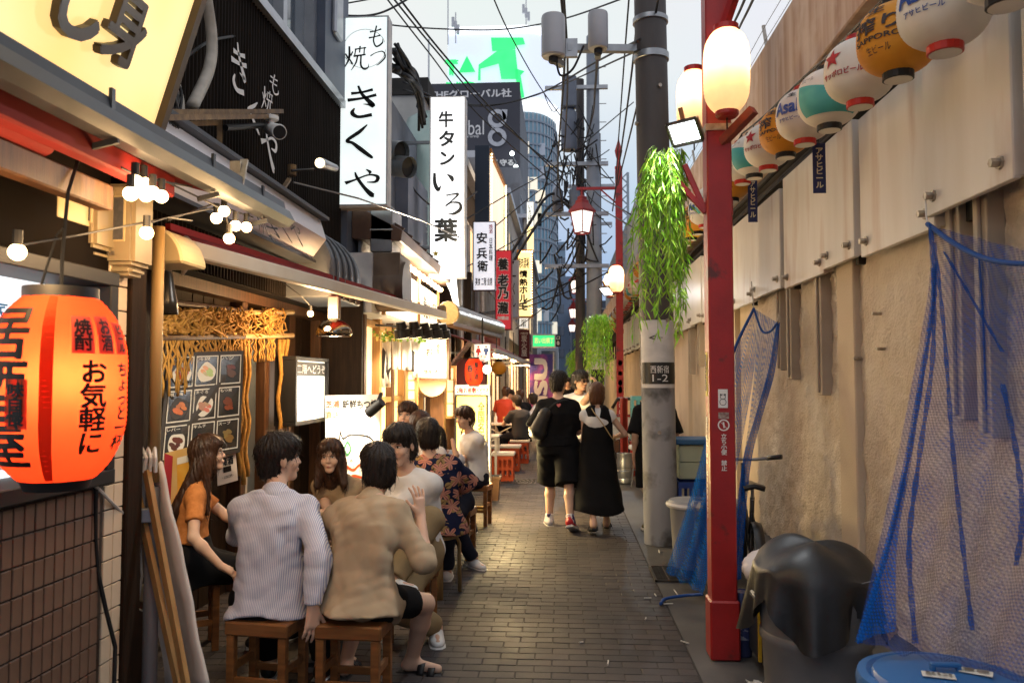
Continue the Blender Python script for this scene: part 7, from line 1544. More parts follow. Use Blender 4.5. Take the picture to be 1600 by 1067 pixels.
t = thing('grey_bin', 'grey plastic bin with lid under the blue net', 'bin', (1.12, 7.05, 0)); MB().lathe([(.17, 0), (.2, .5), (.215, .52), (.225, .55), (.2, .58), (.001, .6)], 26).build('body', mat('bin_palegrey', (.3, .31, .33), (.24, .25, .27), rough=.5, nscale=4), t, smooth='auto', w=False); MB().lathe([(.225, .52), (.235, .54), (.225, .56)], 26, caps=False).build('rim', m_whitem, t, w=False)
t = thing('grey_bin', 'second grey bin nearer the red post under the blue net', 'bin', (1.25, 6.6, 0)); MB().lathe([(.17, 0), (.2, .55), (.215, .57), (.225, .6), (.2, .64), (.001, .66)], 26).build('body', MATS['bin_palegrey'], t, smooth='auto', w=False)
# beyond the pole: keg, stool, cooler, white table
t = thing('beer_keg', 'steel beer keg standing on the kerb past the woman in black', 'keg', (.95, 12.6, 0)); MB().lathe([(.10, 0), (.12, .02), (.12, .08), (.115, .09), (.125, .12), (.125, .2), (.117, .21), (.117, .25), (.125, .26), (.125, .36), (.115, .4), (.12, .42), (.12, .47), (.1, .47), (.1, .42), (.001, .42)], 26).build('shell', m_galv, t, smooth='auto', w=False)
t = thing('round_stool', 'white topped round stool beside the keg', 'stool', (1.17, 12.2, .0)); MB().lathe([(.001, .56), (.17, .56), (.19, .58), (.19, .61), (.17, .63), (.001, .635)], 26).build('seat', m_whitem, t, smooth='auto', w=False)
for a in range(4): MB().cyl((.09 * math.cos(a * 1.57), .09 * math.sin(a * 1.57), .56), (.15 * math.cos(a * 1.57), .15 * math.sin(a * 1.57), .0), .012, n=6).build('leg', m_galv, t, w=False)
t = thing('cooler_box', 'white cooler box with a dark lid by the second red post', 'cooler', (1.18, 14.6, .55)); MB().bx(-.33, .27, -.2, .2, 0, .42).build('body', m_whitem, t, bevel=.04, seg=2, w=False); MB().tube([(-.3, -.1, .55), (-.2, -.1, .72), (.15, -.1, .72), (.25, -.1, .55)], .03, 8).build('handle', m_black, t, smooth=True, w=False); MB().bx(-.34, .28, -.21, .21, .40, .43).build('trim', m_red, t, w=False); MB().bx(-.3, .25, -.18, .18, -.5, -.01).build('stand', m_void, t, w=False)
t = thing('parked_bicycle', 'dark bicycle parked by the second red post', 'bicycle', (1.12, 14.0, 0)); rows = [[(.018 * math.cos(b_), (.3 + .018 * math.sin(b_)) * math.cos(a), .32 + (.3 + .018 * math.sin(b_)) * math.sin(a)) for b_ in [2 * PI * k / 6 for k in range(7)]] for a in [2 * PI * i / 24 for i in range(25)]]
MB().grid(rows).build('wheel', m_blk, t, w=False, smooth=True); MB().tube([(0, 0, .32), (0, .5, .6), (0, .5, .95)], .018, 6).tube([(-.2, .45, .98), (.2, .45, .98)], .014, 6).build('frame', m_blk, t, w=False)
# van at the far end
t = thing('parked_van', 'dark van parked across the far end of the alley', 'van', (PY(872, 580, 55).x, 55, 0)); MB().add([(x, y, z) for x in (-1.0, 1.0) for y, z in ((0, .35), (0, 1.1), (.25, 1.9), (3.8, 1.95), (4.2, 1.0), (4.2, .35))], [(0, 1, 2, 3, 4, 5), (11, 10, 9, 8, 7, 6)] + [(i, 6 + i, 6 + (i + 1) % 6, (i + 1) % 6) for i in range(6)]).build('body', mat('van_dark', (.03, .035, .045), rough=.25), t, bevel=.05, w=False)
MB().add([(-.85, .05, 1.2), (.85, .05, 1.2), (.78, .21, 1.82), (-.78, .21, 1.82)], [(0, 1, 2, 3)]).build('window', m_glass, t, w=False).location = (0, -.03, 0); MB().bx(-.9, .9, -.02, 0, .75, 1.0).build('light_band', glow('car_light', (1, .92, .8), .8), t, w=False)
for x in (-.8, .8):
 for y in (.7, 3.4): MB().cyl((x - .1, y, .33), (x + .1, y, .33), .33, n=16).build('wheel', m_blk, t, w=False)
# == STOOLS AND TABLES
def wood_stool(loc, rz, label):
 t = thing('wooden_stool', label, 'stool', loc, rz, 'brown wooden stools around the front table'); MB().bx(-.165, .165, -.13, .13, .385, .452).build('seat', m_woodst, t, bevel=.008, w=False)
 for x in (-.135, .135):
  for y in (-.105, .105): MB().bx(x - .02, x + .02, y - .02, y + .02, 0, .384).build('leg', m_woodst, t, bevel=.003, w=False)
 for y in (-.105, .105): MB().bx(-.115, .115, y - .01, y + .01, .15, .185).build('stretcher', m_woodst, t, w=False)
 for x in (-.135, .135): MB().bx(x - .01, x + .01, -.085, .085, .21, .245).build('stretcher', m_woodst, t, w=False)
 return t
m_woodst = mat('stool_wood', (.26, .11, .035), (.16, .065, .022), rough=.38, nscale=5, stretch=(.8, 8, 8), bump=.08, bscale=30)
pst = wood_stool((-1.46, 3.92, 0), R(-8), 'wooden stool under the man in the striped shirt')
for loc, rz, l in (((-1.02, 3.90, 0), R(-3), 'wooden stool under the man in the beige shirt'), ((-2.26, 4.76, 0), R(30), 'wooden stool under the woman in orange'), ((-1.62, 5.45, 0), 0, 'wooden stool under the woman facing the camera'), ((-.98, 5.08, 0), R(20), 'wooden stool under the man in the white T-shirt')):
 t = dup(pst); t.location = loc; t.rotation_euler = (0, 0, rz); t['label'] = l
ft = thing('round_table', 'small dark round table with glasses between the front group', 'table', (-1.45, 4.72, 0)); MB().lathe([(.001, .66), (.36, .66), (.37, .675), (.36, .69), (.001, .69)], 30).build('tabletop', m_wood, ft, smooth='auto', w=False); MB().cyl((0, 0, 0), (0, 0, .66), .035, n=10).build('column', m_black, ft, w=False); MB().lathe([(.22, 0), (.22, .02), (.05, .04)], 20).build('foot', m_black, ft, w=False)
m_cup = mat('clear_glass', (.9, .95, .95), rough=.03, trans=1.0)
for i, (px, py, Y, l) in enumerate(((503, 800, 4.45, 'tall empty beer glass on the front table between two shirts'), (540, 790, 4.85, 'short glass on the front table'), (470, 795, 4.8, 'glass beside the woman on the front table'))):
 p = PY(px, py, Y); t = thing('drinking_glass', l, 'glass', (p.x, p.y, .69), 0, 'glasses on the front table'); h = .15 if i == 0 else .11
 MB().lathe([(.001, .0), (.03, .0), (.036, h), (.033, h), (.027, .012), (.001, .012)], 20).build('glass', m_cup, t, smooth='auto', w=False); MB().lathe([(.001, .013), (.026, .013), (.028, .04), (.001, .04)], 16).build('foam', m_whitem, t, w=False)
# bentwood stool
t = thing('plywood_stool', 'pale bentwood stool under the person in the floral shirt', 'stool', (-.98, 6.08, 0)); MB().lathe([(.001, .425), (.18, .425), (.185, .44), (.18, .452), (.001, .452)], 28).build('seat', m_woody, t, smooth='auto', w=False)
for a in (20, 110, 200, 290): c_, s_ = math.cos(R(a)), math.sin(R(a)); MB().grid([[V((c_ * r - s_ * q, s_ * r + c_ * q, z)) for q in (-.025, .025)] for r, z in ((.05, .418), (.14, .418), (.175, .405), (.19, .37), (.195, 0))]).build('leg', m_woody, t, w=False, solid=.02, smooth=True)
# far tables and crate stools
m_wtop = mat('table_white', (.72, .66, .58), (.66, .6, .52), rough=.4, nscale=3)
def far_table(x, y, l):
 t = thing('folding_table', l, 'table', (x, y, 0), 0, 'white tables along the far shops'); MB().bx(-.32, .32, -.3, .3, .69, .72).build('tabletop', m_wtop, t, bevel=.005, w=False)
 for sx in (-.28, .28):
  for sy in (-.26, .26): MB().bx(sx - .018, sx + .018, sy - .018, sy + .018, 0, .69).build('leg', m_wtop, t, w=False)
 MB().bar((-.28, -.27, .4), (.28, -.27, .68), .02).bar((.28, -.265, .4), (-.28, -.265, .68), .02).build('brace', m_wtop, t, w=False); return t
far_table(-1.35, 12.9, 'nearest white folding table past the yellow sign'); far_table(-1.3, 16.4, 'white folding table in front of the man in grey'); far_table(-1.35, 19.5, 'farthest white folding table')
def crate_stool(x, y, l):
 t = crate('crate_stool', l, (x, y, 0), (.34, .34, .4), m_orc, 'stool', 'orange crate stools'); MB().bx(-.19, .19, -.19, .19, .402, .45).build('cushion', m_wtop, t, bevel=.012, w=False)
for x, y, l in ((-.97, 12.9, 'orange crate stool with white seat just past the brown planter'), (-.95, 14.3, 'orange crate stool second past the planter'), (-.85, 15.6, 'orange crate stool under the man in grey'), (-1.3, 14.2, 'orange crate stool hidden behind the white table'), (-1.05, 17.6, 'orange crate stool farthest down the alley')): crate_stool(x, y, l)
for i, (x, y, z) in enumerate(((-1.25, 12.8, .72), (-1.42, 12.95, .72), (-1.2, 16.3, .72), (-1.4, 16.5, .72))): t = thing('bottle' if i % 2 else 'drinking_glass', ['amber drink on the nearest white table', 'white bottle on the nearest white table', 'amber drink on the second white table', 'white bottle on the second white table'][i], 'bottle' if i % 2 else 'glass', (x, y, z)); MB().lathe([(.001, 0), (.035, 0), (.035, .12), (.015, .16), (.015, .2), (.001, .2)] if i % 2 else [(.001, 0), (.03, 0), (.036, .14), (.001, .14)], 14).build('body', m_whitem if i % 2 else MATS['beer_gold'], t, smooth='auto', w=False)
# nobori banner
nb_ = thing('banner_flag', 'purple and blue banner flag with big white letters past the far tables', 'banner', (PY(845, 600, 20).x, 20, 0)); MB().cyl((.32, 0, 0), (.32, 0, 2.3), .015, n=6).build('pole', m_whitem, nb_, w=False); MB().grid([[(-.28 + .6 * j / 6, .03 * math.sin(j * 1.5 + i), .75 + 1.5 * i / 6) for j in range(7)] for i in range(7)]).build('cloth', mat('banner_purple', (.06, .05, .24), (.35, .08, .3), rough=.7, nscale=2.2, lo=.45, hi=.6), nb_, w=False, smooth=True); letters('ISU', V(nb_.location) + V((.0, -.06, 1.6)), (0, 0, 1), (-1, 0, 0), 1.1, .34, m_white, nb_, weight=.05)
# == PEOPLE: bodies as one smooth surface from blended solids
def seg_axis(lo, hi, h, fine):
 """grid lines from lo to hi, step h, finer inside the given intervals"""
 out = [lo]
 while out[-1] < hi:
  x = out[-1]; st = h
  for a, b, hf in fine:
   if a - h <= x <= b: st = min(st, hf)
  out.append(x + st)
 return np.array(out)
class Field:
 def __init__(s, lo, hi, h, fine=()):
  s.ax = [seg_axis(lo[i], hi[i], h, [(f[0][i], f[1][i], f[2]) for f in fine]) for i in range(3)]
  s.D = np.full([len(a) for a in s.ax], 9.0, np.float32)
 def sl(s, lo, hi):
  r = []
  for i in range(3):
   a = np.searchsorted(s.ax[i], lo[i]); b = np.searchsorted(s.ax[i], hi[i]); r.append(slice(max(0, a - 1), min(len(s.ax[i]), b + 1)))
  return tuple(r)
 def pts(s, sl):
  return s.ax[0][sl[0]][:, None, None], s.ax[1][sl[1]][None, :, None], s.ax[2][sl[2]][None, None, :]
 def put(s, fn, lo, hi, k=.02, op='u'):
  sl = s.sl(lo, hi); d = fn(*s.pts(sl)).astype(np.float32); A = s.D[sl]
  if A.size == 0: return
  if op == 'u':
   if k > 0: h = np.clip(.5 + .5 * (A - d) / k, 0, 1); R_ = A * (1 - h) + d * h - k * h * (1 - h); R_ = np.where(A > 5, d, R_)
   else: R_ = np.minimum(A, d)
  elif op == 's':
   h = np.clip(.5 - .5 * (A + d) / k, 0, 1); R_ = A * (1 - h) - d * h + k * h * (1 - h)
  else: R_ = np.maximum(A, d)
  s.D[sl] = R_
 def cone(s, a, b, r0, r1, k=.02, cut=None, sq=None):
  a, b = np.array(a, float), np.array(b, float); r = max(r0, r1) + max(k, .02) + .012; ba = b - a; L2 = max(ba @ ba, 1e-9)
  def fn(x, y, z):
   px, py, pz = x - a[0], y - a[1], z - a[2]; h = np.clip((px * ba[0] + py * ba[1] + pz * ba[2]) / L2, 0, 1)
   d = np.sqrt((px - ba[0] * h) ** 2 + (py - ba[1] * h) ** 2 + (pz - ba[2] * h) ** 2) - (r0 + (r1 - r0) * h)
   if cut is not None: d = np.maximum(d, (px * ba[0] + py * ba[1] + pz * ba[2]) / math.sqrt(L2) - cut)
   return d
  s.put(fn, np.minimum(a, b) - r, np.maximum(a, b) + r, k)
 def ell(s, c, rad, M=None, k=.02, op='u'):
  c = np.array(c, float); rad = np.array(rad, float); M = np.eye(3) if M is None else np.array(M); e = np.sqrt(((M * rad[None, :]) ** 2).sum(1)) + max(k, .015) + .012
  def fn(x, y, z):
   p = [x - c[0], y - c[1], z - c[2]]; q = [(p[0] * M[0, i] + p[1] * M[1, i] + p[2] * M[2, i]) / rad[i] for i in range(3)]; l = np.sqrt(q[0] ** 2 + q[1] ** 2 + q[2] ** 2); return (l - 1) * rad.min() * np.clip(.5 + .5 * l, .6, 1.3)
  s.put(fn, c - e, c + e, k, op)
 def loft(s, o, M, secs, k=.03, lo_cut=True, wr=0, seed=0, p=2.2, hem=0):
  """secs: (t, halfwidth, halfdepth, forward offset); M columns: right, forward, up"""
  o = np.array(o, float); M = np.array(M); T = np.array([q[0] for q in secs]); A = np.array([q[1] for q in secs]); B = np.array([q[2] for q in secs]); Cc = np.array([q[3] for q in secs])
  r = max(A.max(), B.max()) + abs(Cc).max() + .06; e0 = o + M[:, 2] * T.min(); e1 = o + M[:, 2] * T.max(); rs = np.random.RandomState(seed)
  W_ = [(rs.randn(3) * f, rs.rand() * 6.28, a_) for f, a_ in ((9, 1), (14, .7), (22, .5), (33, .3), (12, .8))]
  def fn(x, y, z):
   px, py, pz = x - o[0], y - o[1], z - o[2]; u = px * M[0, 0] + py * M[1, 0] + pz * M[2, 0]; v = px * M[0, 1] + py * M[1, 1] + pz * M[2, 1]; t = px * M[0, 2] + py * M[1, 2] + pz * M[2, 2]
   tc = np.clip(t, T.min(), T.max()); a = np.interp(tc, T, A); b = np.interp(tc, T, B); c = np.interp(tc, T, Cc); d = ((np.abs(u / a) ** p + np.abs((v - c) / b) ** p) ** (1 / p) - 1) * np.minimum(a, b)
   if wr:
    w = 0
    for f, ph, am in W_: w = w + am * np.sin(u * f[0] * 1.1 + v * f[1] + t * f[2] * .55 + ph + 1.4 * np.sin(t * f[1] * .7 + ph) + .9 * np.sin(u * f[2] + t * 9))
    d = d + wr * w * .6
   tl = T.min() + (hem * np.sin(np.arctan2(v, u) * 3 + seed) if hem else 0)
   return np.maximum(d, np.maximum(t - T.max(), tl - t))
  s.put(fn, np.minimum(e0, e1) - r, np.maximum(e0, e1) + r, k)
 def mesh(s, name, m, parent, smooth_it=1):
  D = s.D; S = D < 0; n = D.shape; C8 = [S[i:n[0] - 1 + i, j:n[1] - 1 + j, k:n[2] - 1 + k] for i in (0, 1) for j in (0, 1) for k in (0, 1)]
  cnt = sum(c.astype(np.int8) for c in C8); act = (cnt > 0) & (cnt < 8); idx = np.argwhere(act); num = np.full(act.shape, -1, np.int64); num[act] = np.arange(len(idx))
  P = np.zeros((len(idx), 3)); Wt = np.zeros(len(idx)); I = idx
  for a in range(3):
   o1, o2 = [q for q in range(3) if q != a]
   for u in (0, 1):
    for v in (0, 1):
     p0 = I.copy(); p0[:, o1] += u; p0[:, o2] += v; p1 = p0.copy(); p1[:, a] += 1
     d0 = D[tuple(p0.T)]; d1 = D[tuple(p1.T)]; mk = (d0 < 0) != (d1 < 0); t = np.where(mk, d0 / np.where(mk, d0 - d1, 1), 0)
     c = np.stack([s.ax[q][p0[:, q]] for q in range(3)], 1); c[:, a] += t * (s.ax[a][p1[:, a]] - s.ax[a][p0[:, a]]); P[mk] += c[mk]; Wt[mk] += 1
  P /= Wt[:, None]; F = []
  for a in range(3):
   b, c = (a + 1) % 3, (a + 2) % 3; sh = [slice(None)] * 3; sh0 = list(sh); sh1 = list(sh); sh0[a] = slice(0, n[a] - 1); sh1[a] = slice(1, n[a]); X = S[tuple(sh0)] != S[tuple(sh1)]; E = np.argwhere(X)
   E = E[(E[:, b] > 0) & (E[:, c] > 0) & (E[:, b] < n[b] - 1) & (E[:, c] < n[c] - 1)]
   def cell(db, dc): q = E.copy(); q[:, b] += db; q[:, c] += dc; return num[tuple(q.T)]
   Q = np.stack([cell(-1, -1), cell(0, -1), cell(0, 0), cell(-1, 0)], 1); ins = S[tuple(E.T)]; Q[~ins] = Q[~ins][:, ::-1]; F.append(Q)
  F = np.concatenate(F); off = np.array(wloc(parent)); P = P - off
  for _ in range(smooth_it):
   acc = np.zeros_like(P); w = np.zeros(len(P))
   for i in range(4): a_, b_ = F[:, i], F[:, (i + 1) % 4]; np.add.at(acc, a_, P[b_]); np.add.at(w, a_, 1)
   P = P * .5 + .5 * acc / np.maximum(w, 1)[:, None]
  me = bpy.data.meshes.new(name); me.vertices.add(len(P)); me.vertices.foreach_set('co', P.ravel()); me.loops.add(F.size); me.loops.foreach_set('vertex_index', F.ravel()); me.polygons.add(len(F)); me.polygons.foreach_set('loop_start', np.arange(0, F.size, 4)); me.polygons.foreach_set('loop_total', np.full(len(F), 4)); me.update(); me.validate()
  me.polygons.foreach_set('use_smooth', [True] * len(me.polygons)); me.materials.append(m); ob = bpy.data.objects.new(name, me); C.objects.link(ob); ob.parent = parent; return ob
m_skin = mat('skin_warm', (.56, .35, .245), (.60, .385, .275), rough=.5, nscale=9, sss=.12, bump=.03, bscale=200); m_skin2 = mat('skin_tan', (.47, .28, .185), (.52, .32, .215), rough=.5, nscale=9, sss=.1, bump=.03, bscale=200)
m_hair = mat('hair_black', (.012, .009, .008), (.022, .016, .013), rough=.38, nscale=70, stretch=(1, 1, .1), bump=.6, bscale=260); m_hairb = mat('hair_brown', (.075, .03, .015), (.11, .045, .022), rough=.4, nscale=30, stretch=(1, 1, .12), bump=.5, bscale=120); m_hairm = mat('hair_dark_brown', (.028, .015, .010), (.06, .026, .013), rough=.4, nscale=26, stretch=(1, 1, .12), bump=.5, bscale=120)
m_eyew = mat('eye_white', (.7, .66, .62), rough=.25); m_iris = mat('iris_dark', (.012, .008, .006), rough=.1); m_lip = mat('lip_rose', (.42, .14, .11), rough=.4)
def clothm(name, c, c2=None, **k): return mat(name, c, c2 or tuple(q * .85 for q in c), rough=k.pop('rough', .85), nscale=k.pop('nscale', 6), bump=k.pop('bump', .15), bscale=k.pop('bscale', 300), spec=.08, **k)
def stripes(name, c, c2, period, axis='X', duty=.5):
 m = clothm(name, c); t = m.node_tree; b = t.nodes['Principled BSDF']; L = t.links.new; N = t.nodes.new; tc = N('ShaderNodeTexCoord'); w = N('ShaderNodeTexWave'); w.bands_direction = axis; w.inputs['Scale'].default_value = .314 / period; w.inputs['Distortion'].default_value = .6; w.inputs['Detail Scale'].default_value = .3; w.inputs['Detail'].default_value = 1
 L(tc.outputs['Object'], w.inputs[0]); r = N('ShaderNodeValToRGB'); r.color_ramp.elements[0].position = duty - .12; r.color_ramp.elements[1].position = duty + .12; r.color_ramp.elements[0].color = (*c2, 1); r.color_ramp.elements[1].color = (*c, 1); L(w.outputs['Fac'], r.inputs[0]); L(r.outputs[0], b.inputs['Base Color']); return m
def floral(name):
 m = clothm(name, (.012, .016, .045)); t = m.node_tree; b = t.nodes['Principled BSDF']; L = t.links.new; N = t.nodes.new; tc = N('ShaderNodeTexCoord'); prev = None
 def mth(op, a, c=None):
  n = N('ShaderNodeMath'); n.operation = op
  for i, q in enumerate((a, c)):
   if q is None: continue
   if isinstance(q, (int, float)): n.inputs[i].default_value = q
   else: L(q, n.inputs[i])
  return n.outputs[0]
 for sc_, col, npet, off, amp in ((9.5, (.30, .20, .085), 2, 7.3, .048), (8.5, (.50, .23, .17), 5, 0, .06)):
  mp = N('ShaderNodeMapping'); mp.inputs['Location'].default_value = (off, off, off); mp.inputs['Scale'].default_value = (1, .35, 1); L(tc.outputs['Object'], mp.inputs[0]); v = N('ShaderNodeTexVoronoi'); v.inputs['Scale'].default_value = sc_; v.inputs['Randomness'].default_value = .75; L(mp.outputs[0], v.inputs['Vector'])
  sb = N('ShaderNodeVectorMath'); sb.operation = 'SUBTRACT'; L(mp.outputs[0], sb.inputs[0]); L(v.outputs['Position'], sb.inputs[1]); sp_ = N('ShaderNodeSeparateXYZ'); L(sb.outputs[0], sp_.inputs[0]); cs = N('ShaderNodeSeparateXYZ'); L(v.outputs['Color'], cs.inputs[0])
  ang = mth('ADD', mth('ARCTAN2', sp_.outputs[2], sp_.outputs[0]), mth('MULTIPLY', cs.outputs[0], 6.28)); rr = mth('SQRT', mth('ADD', mth('MULTIPLY', sp_.outputs[0], sp_.outputs[0]), mth('MULTIPLY', sp_.outputs[2], sp_.outputs[2])))
  pet = mth('MULTIPLY', mth('ADD', mth('MULTIPLY', mth('ABSOLUTE', mth('COSINE', mth('MULTIPLY', ang, npet / 2))), .82), .14), amp); msk = mth('LESS_THAN', rr, pet); vein = mth('GREATER_THAN', mth('ABSOLUTE', mth('COSINE', mth('MULTIPLY', ang, npet / 2))), .985)
  cm_ = N('ShaderNodeMix'); cm_.data_type = 'RGBA'; cm_.inputs['A'].default_value = (*col, 1); cm_.inputs['B'].default_value = (col[0] * .35, col[1] * .3, col[2] * .35, 1); L(vein, cm_.inputs['Factor'])
  mx = N('ShaderNodeMix'); mx.data_type = 'RGBA'; L(msk, mx.inputs['Factor']); L(cm_.outputs['Result'], mx.inputs['B'])
  if prev: L(prev, mx.inputs['A'])
  else: mx.inputs['A'].default_value = (.012, .016, .045, 1)
  prev = mx.outputs['Result']
 L(prev, b.inputs['Base Color']); return m
def ik(a, c, l1, l2, hint):
 a, c = V(a), V(c); d = c - a; L = min(d.length, (l1 + l2) * .995); dn = d.normalized(); x = (l1 * l1 - l2 * l2 + L * L) / (2 * L); h = math.sqrt(max(l1 * l1 - x * x, 0)); hv = V(hint) - dn * V(hint).dot(dn); hv = hv.normalized() if hv.length > 1e-4 else V((0, 0, 1)); return a + dn * x + hv * h, a + dn * L
NPEOPLE = 0
def person(label, pel, yaw, H=1.7, lean=8, side=0, head=(0, 0, 0), hands=None, legs=None, fem=False, fat=1.0, skin=None, hair='short', hairm=None, shirt=None, bottom=None, shoes=None, res=.012, fine=.005, face=True, curv=.03, slim=1.0, twist=0, fing=True, hairseed=1):
 """pel: mid hip point in the place; yaw: facing, 0 = +Y (away from the camera), turning left is positive"""
 global NPEOPLE; NPEOPLE += 1
 s = H / 1.72; skin = skin or m_skin; hairm = hairm or m_hair; pel = V(pel); root = thing('person', label, 'person', (pel.x, pel.y, 0), 0)
 RZ = Matrix.Rotation(R(yaw), 3, 'Z'); TM = RZ @ Matrix.Rotation(R(-side), 3, 'Y') @ Matrix.Rotation(R(-lean), 3, 'X'); TW = TM @ Matrix.Rotation(R(twist), 3, 'Z')
 cv = lambda t: -curv * s * math.sin(PI * min(1, max(0, t / (.5 * s))))
 def tp(u, v, t): return pel + (TW if t > .2 * s else TM) @ V((u, v + cv(t), t))
 bw = (.92 if fem else 1.0) * slim
 secs = [(-.10 * s, .13 * s * fat, .10 * s * fat, 0), (-.02 * s, .165 * s * fat, .115 * s * fat, cv(0)), (.10 * s, .145 * s * fat * (.95 if fem else 1), .10 * s * fat, cv(.1 * s)), (.2 * s, .138 * s * fat * (.92 if fem else 1.02), .098 * s * fat, cv(.2 * s)), (.33 * s, .155 * s * bw * fat, .112 * s * fat, cv(.33 * s)), (.40 * s, .145 * s * bw * fat, .10 * s, cv(.4 * s)), (.45 * s, .115 * s * bw, .08 * s, cv(.45 * s)), (.485 * s, .07 * s * bw, .062 * s, cv(.485 * s)), (.50 * s, .055 * s, .053 * s, cv(.5 * s))]
 sh = {'L': tp(-.165 * s * bw, 0, .415 * s), 'R': tp(.165 * s * bw, 0, .415 * s)}; hip = {'L': pel + TM @ V((-.095 * s, 0, -.02)), 'R': pel + TM @ V((.095 * s, 0, -.02))}
 hc = tp(0, .015 * s, .50 * s) + (TW @ V((0, .03 * s, .17 * s))); HM = RZ @ Matrix.Rotation(R(head[0]), 3, 'Z') @ Matrix.Rotation(R(-head[1]), 3, 'X') @ Matrix.Rotation(R(head[2]), 3, 'Y'); hs = s * (1.02 if not fem else .97)
 hp = lambda x, y, z: hc + HM @ V((x * hs, y * hs, z * hs)); Mh = np.array(HM)
 la, lf, lt, lsn = .285 * s, .25 * s, .43 * s, .41 * s; arm = {}; leg = {}
 hands = hands or {}; legs = legs or {}
 for k in 'LR':
  sg = -1 if k == 'L' else 1; h = hands.get(k) or {}
  tgt = V(h.get('at', sh[k] + TM @ V((sg * .06, .03, -.5 * s)))); el, wr = ik(sh[k], tgt, la, lf, RZ @ V(h.get('hint', (sg * .4, -1, 0)))); fd = V(h['dir']).normalized() if 'dir' in h else (wr - el).normalized(); nn = V(h.get('palm', RZ @ V((-sg, 0, 0)))); nn = (nn - fd * nn.dot(fd)).normalized(); arm[k] = (el, wr, fd, nn, h.get('curl', 22), h.get('spread', 0))
  g = legs.get(k) or {}; foot = V(g.get('foot', hip[k] + RZ @ V((0, .4, 0)) * 1 + V((0, 0, -.45)))); kn, an = ik(hip[k], foot + V((0, 0, .075 * s)) if not g.get('ankle') else foot, lt, lsn, RZ @ V(g.get('hint', (sg * .1, 1, .3)))); td = V(g.get('toe', RZ @ V((sg * .2, 1, 0)))).normalized(); leg[k] = (kn, an, td)
 allp = [pel, hc + V((0, 0, .16)), hc - V((0, 0, .16))] + [q for k in 'LR' for q in (arm[k][0], arm[k][1] + arm[k][2] * .2, leg[k][0], leg[k][1] + leg[k][2] * .2, leg[k][1] - V((0, 0, .09)), sh[k])]
 lo = np.array([min(p[i] for p in allp) for i in range(3)]) - .2; hi = np.array([max(p[i] for p in allp) for i in range(3)]) + .2
 fb = [((hc - V((.12, .12, .16)))[:], (hc + V((.12, .12, .15)))[:], fine)] if face else []
 if fing: fb += [(np.array(arm[k][1] + arm[k][2] * .08) - .09, np.array(arm[k][1] + arm[k][2] * .08) + .09, max(fine, .006)) for k in 'LR' if k in hands]
 F = Field(lo, hi, res, fb)
 F.loft(pel, TM, secs, .03)
 F.cone(tp(0, .0, .47 * s), hp(0, -.015, -.07), .058 * s if not fem else .048 * s, .050 * s if not fem else .043 * s, .03)
 for k in 'LR':
  el, wr, fd, nn, cu, spd = arm[k]; sg = -1 if k == 'L' else 1; f = .88 if fem else 1.0
  F.cone(tp(sg * .05 * s, -.01, .468 * s), sh[k], .045 * s, .052 * s * f, .04); F.cone(sh[k], el, .050 * s * f, .038 * s * f, .025); F.cone(el, lerp(el, wr, .3), .038 * s * f, .040 * s * f, .02); F.cone(lerp(el, wr, .3), wr, .040 * s * f, .026 * s * f, .02)
  th = nn.cross(fd) * (1 if k == 'L' else -1)
  if not fing: F.cone(wr, wr + fd * .15 * s, .03 * s, .02 * s, .02)
  else:
   q = s * f
   for o_ in (-.024, -.008, .008, .026): F.cone(wr + th * o_ * .5 * q, wr + fd * .085 * q + th * o_ * q, .017 * q, .0125 * q, .012)
   for i, (o_, ln) in enumerate(((.030, .072), (.010, .080), (-.010, .074), (-.029, .058))):
    d = (fd + th * o_ * (4 + spd * 8)).normalized(); p = wr + fd * .085 * q + th * o_ * q; rr = .0088 * q
    for j, fr in enumerate((.45, .32, .26)):
     rot = Matrix.Rotation(R(cu * (.7 if j == 0 else 1)), 3, d.cross(nn)); d = rot @ d; p2 = p + d * ln * fr * q; F.cone(p, p2, rr, rr * .92, .004); p = p2; rr *= .93
   d = (fd * .7 + th * .75 + nn * .2).normalized(); p = wr + fd * .025 * q + th * .022 * q; p2 = p + d * .05 * q; F.cone(p, p2, .0155 * q, .011 * q, .012); F.cone(p2, p2 + (d + fd * .5).normalized() * .035 * q, .0105 * q, .0085 * q, .004)
  kn, an, td = leg[k]; F.cone(hip[k], kn, .083 * s * fat, .055 * s, .03); F.cone(kn, lerp(kn, an, .35), .052 * s, .055 * s * (fat ** .6), .02); F.cone(lerp(kn, an, .35), an, .054 * s * (fat ** .6), .036 * s, .02); F.cone(an, an - V((0, 0, .04 * s)) - td * .03, .036 * s, .034 * s, .02); F.cone(an - V((0, 0, .035 * s)), an + td * .155 * s - V((0, 0, .052 * s)), .036 * s, .024 * s, .03)
 E = lambda c, r, k=.012, op='u': F.ell(hp(*c), np.array(r) * hs, Mh, k, op)
 E((0, -.014, .032), (.075, .094, .083)); E((0, .022, -.032), (.058 if not fem else .055, .070, .082), .025); E((0, .066, -.094), (.026, .022, .02), .022)
 if face:
  E((0, .082, .024), (.05, .016, .012), .015)
  for x in (-1, 1): E((.038 * x, .06, -.028), (.024, .026, .024), .02); E((.031 * x, .103, .006), (.017, .017, .012), .012, 's'); E((.078 * x, -.006, -.004), (.009, .019, .032), .008)
  F.cone(hp(0, .089, .012), hp(0, .106, -.026), .007 * hs, .011 * hs, .010); E((.011, .097, -.028), (.008, .008, .006), .006); E((-.011, .097, -.028), (.008, .008, .006), .006); E((0, .090, -.056), (.021, .012, .006), .006); E((0, .088, -.066), (.019, .012, .007), .006)
 F.mesh('body', skin, root)
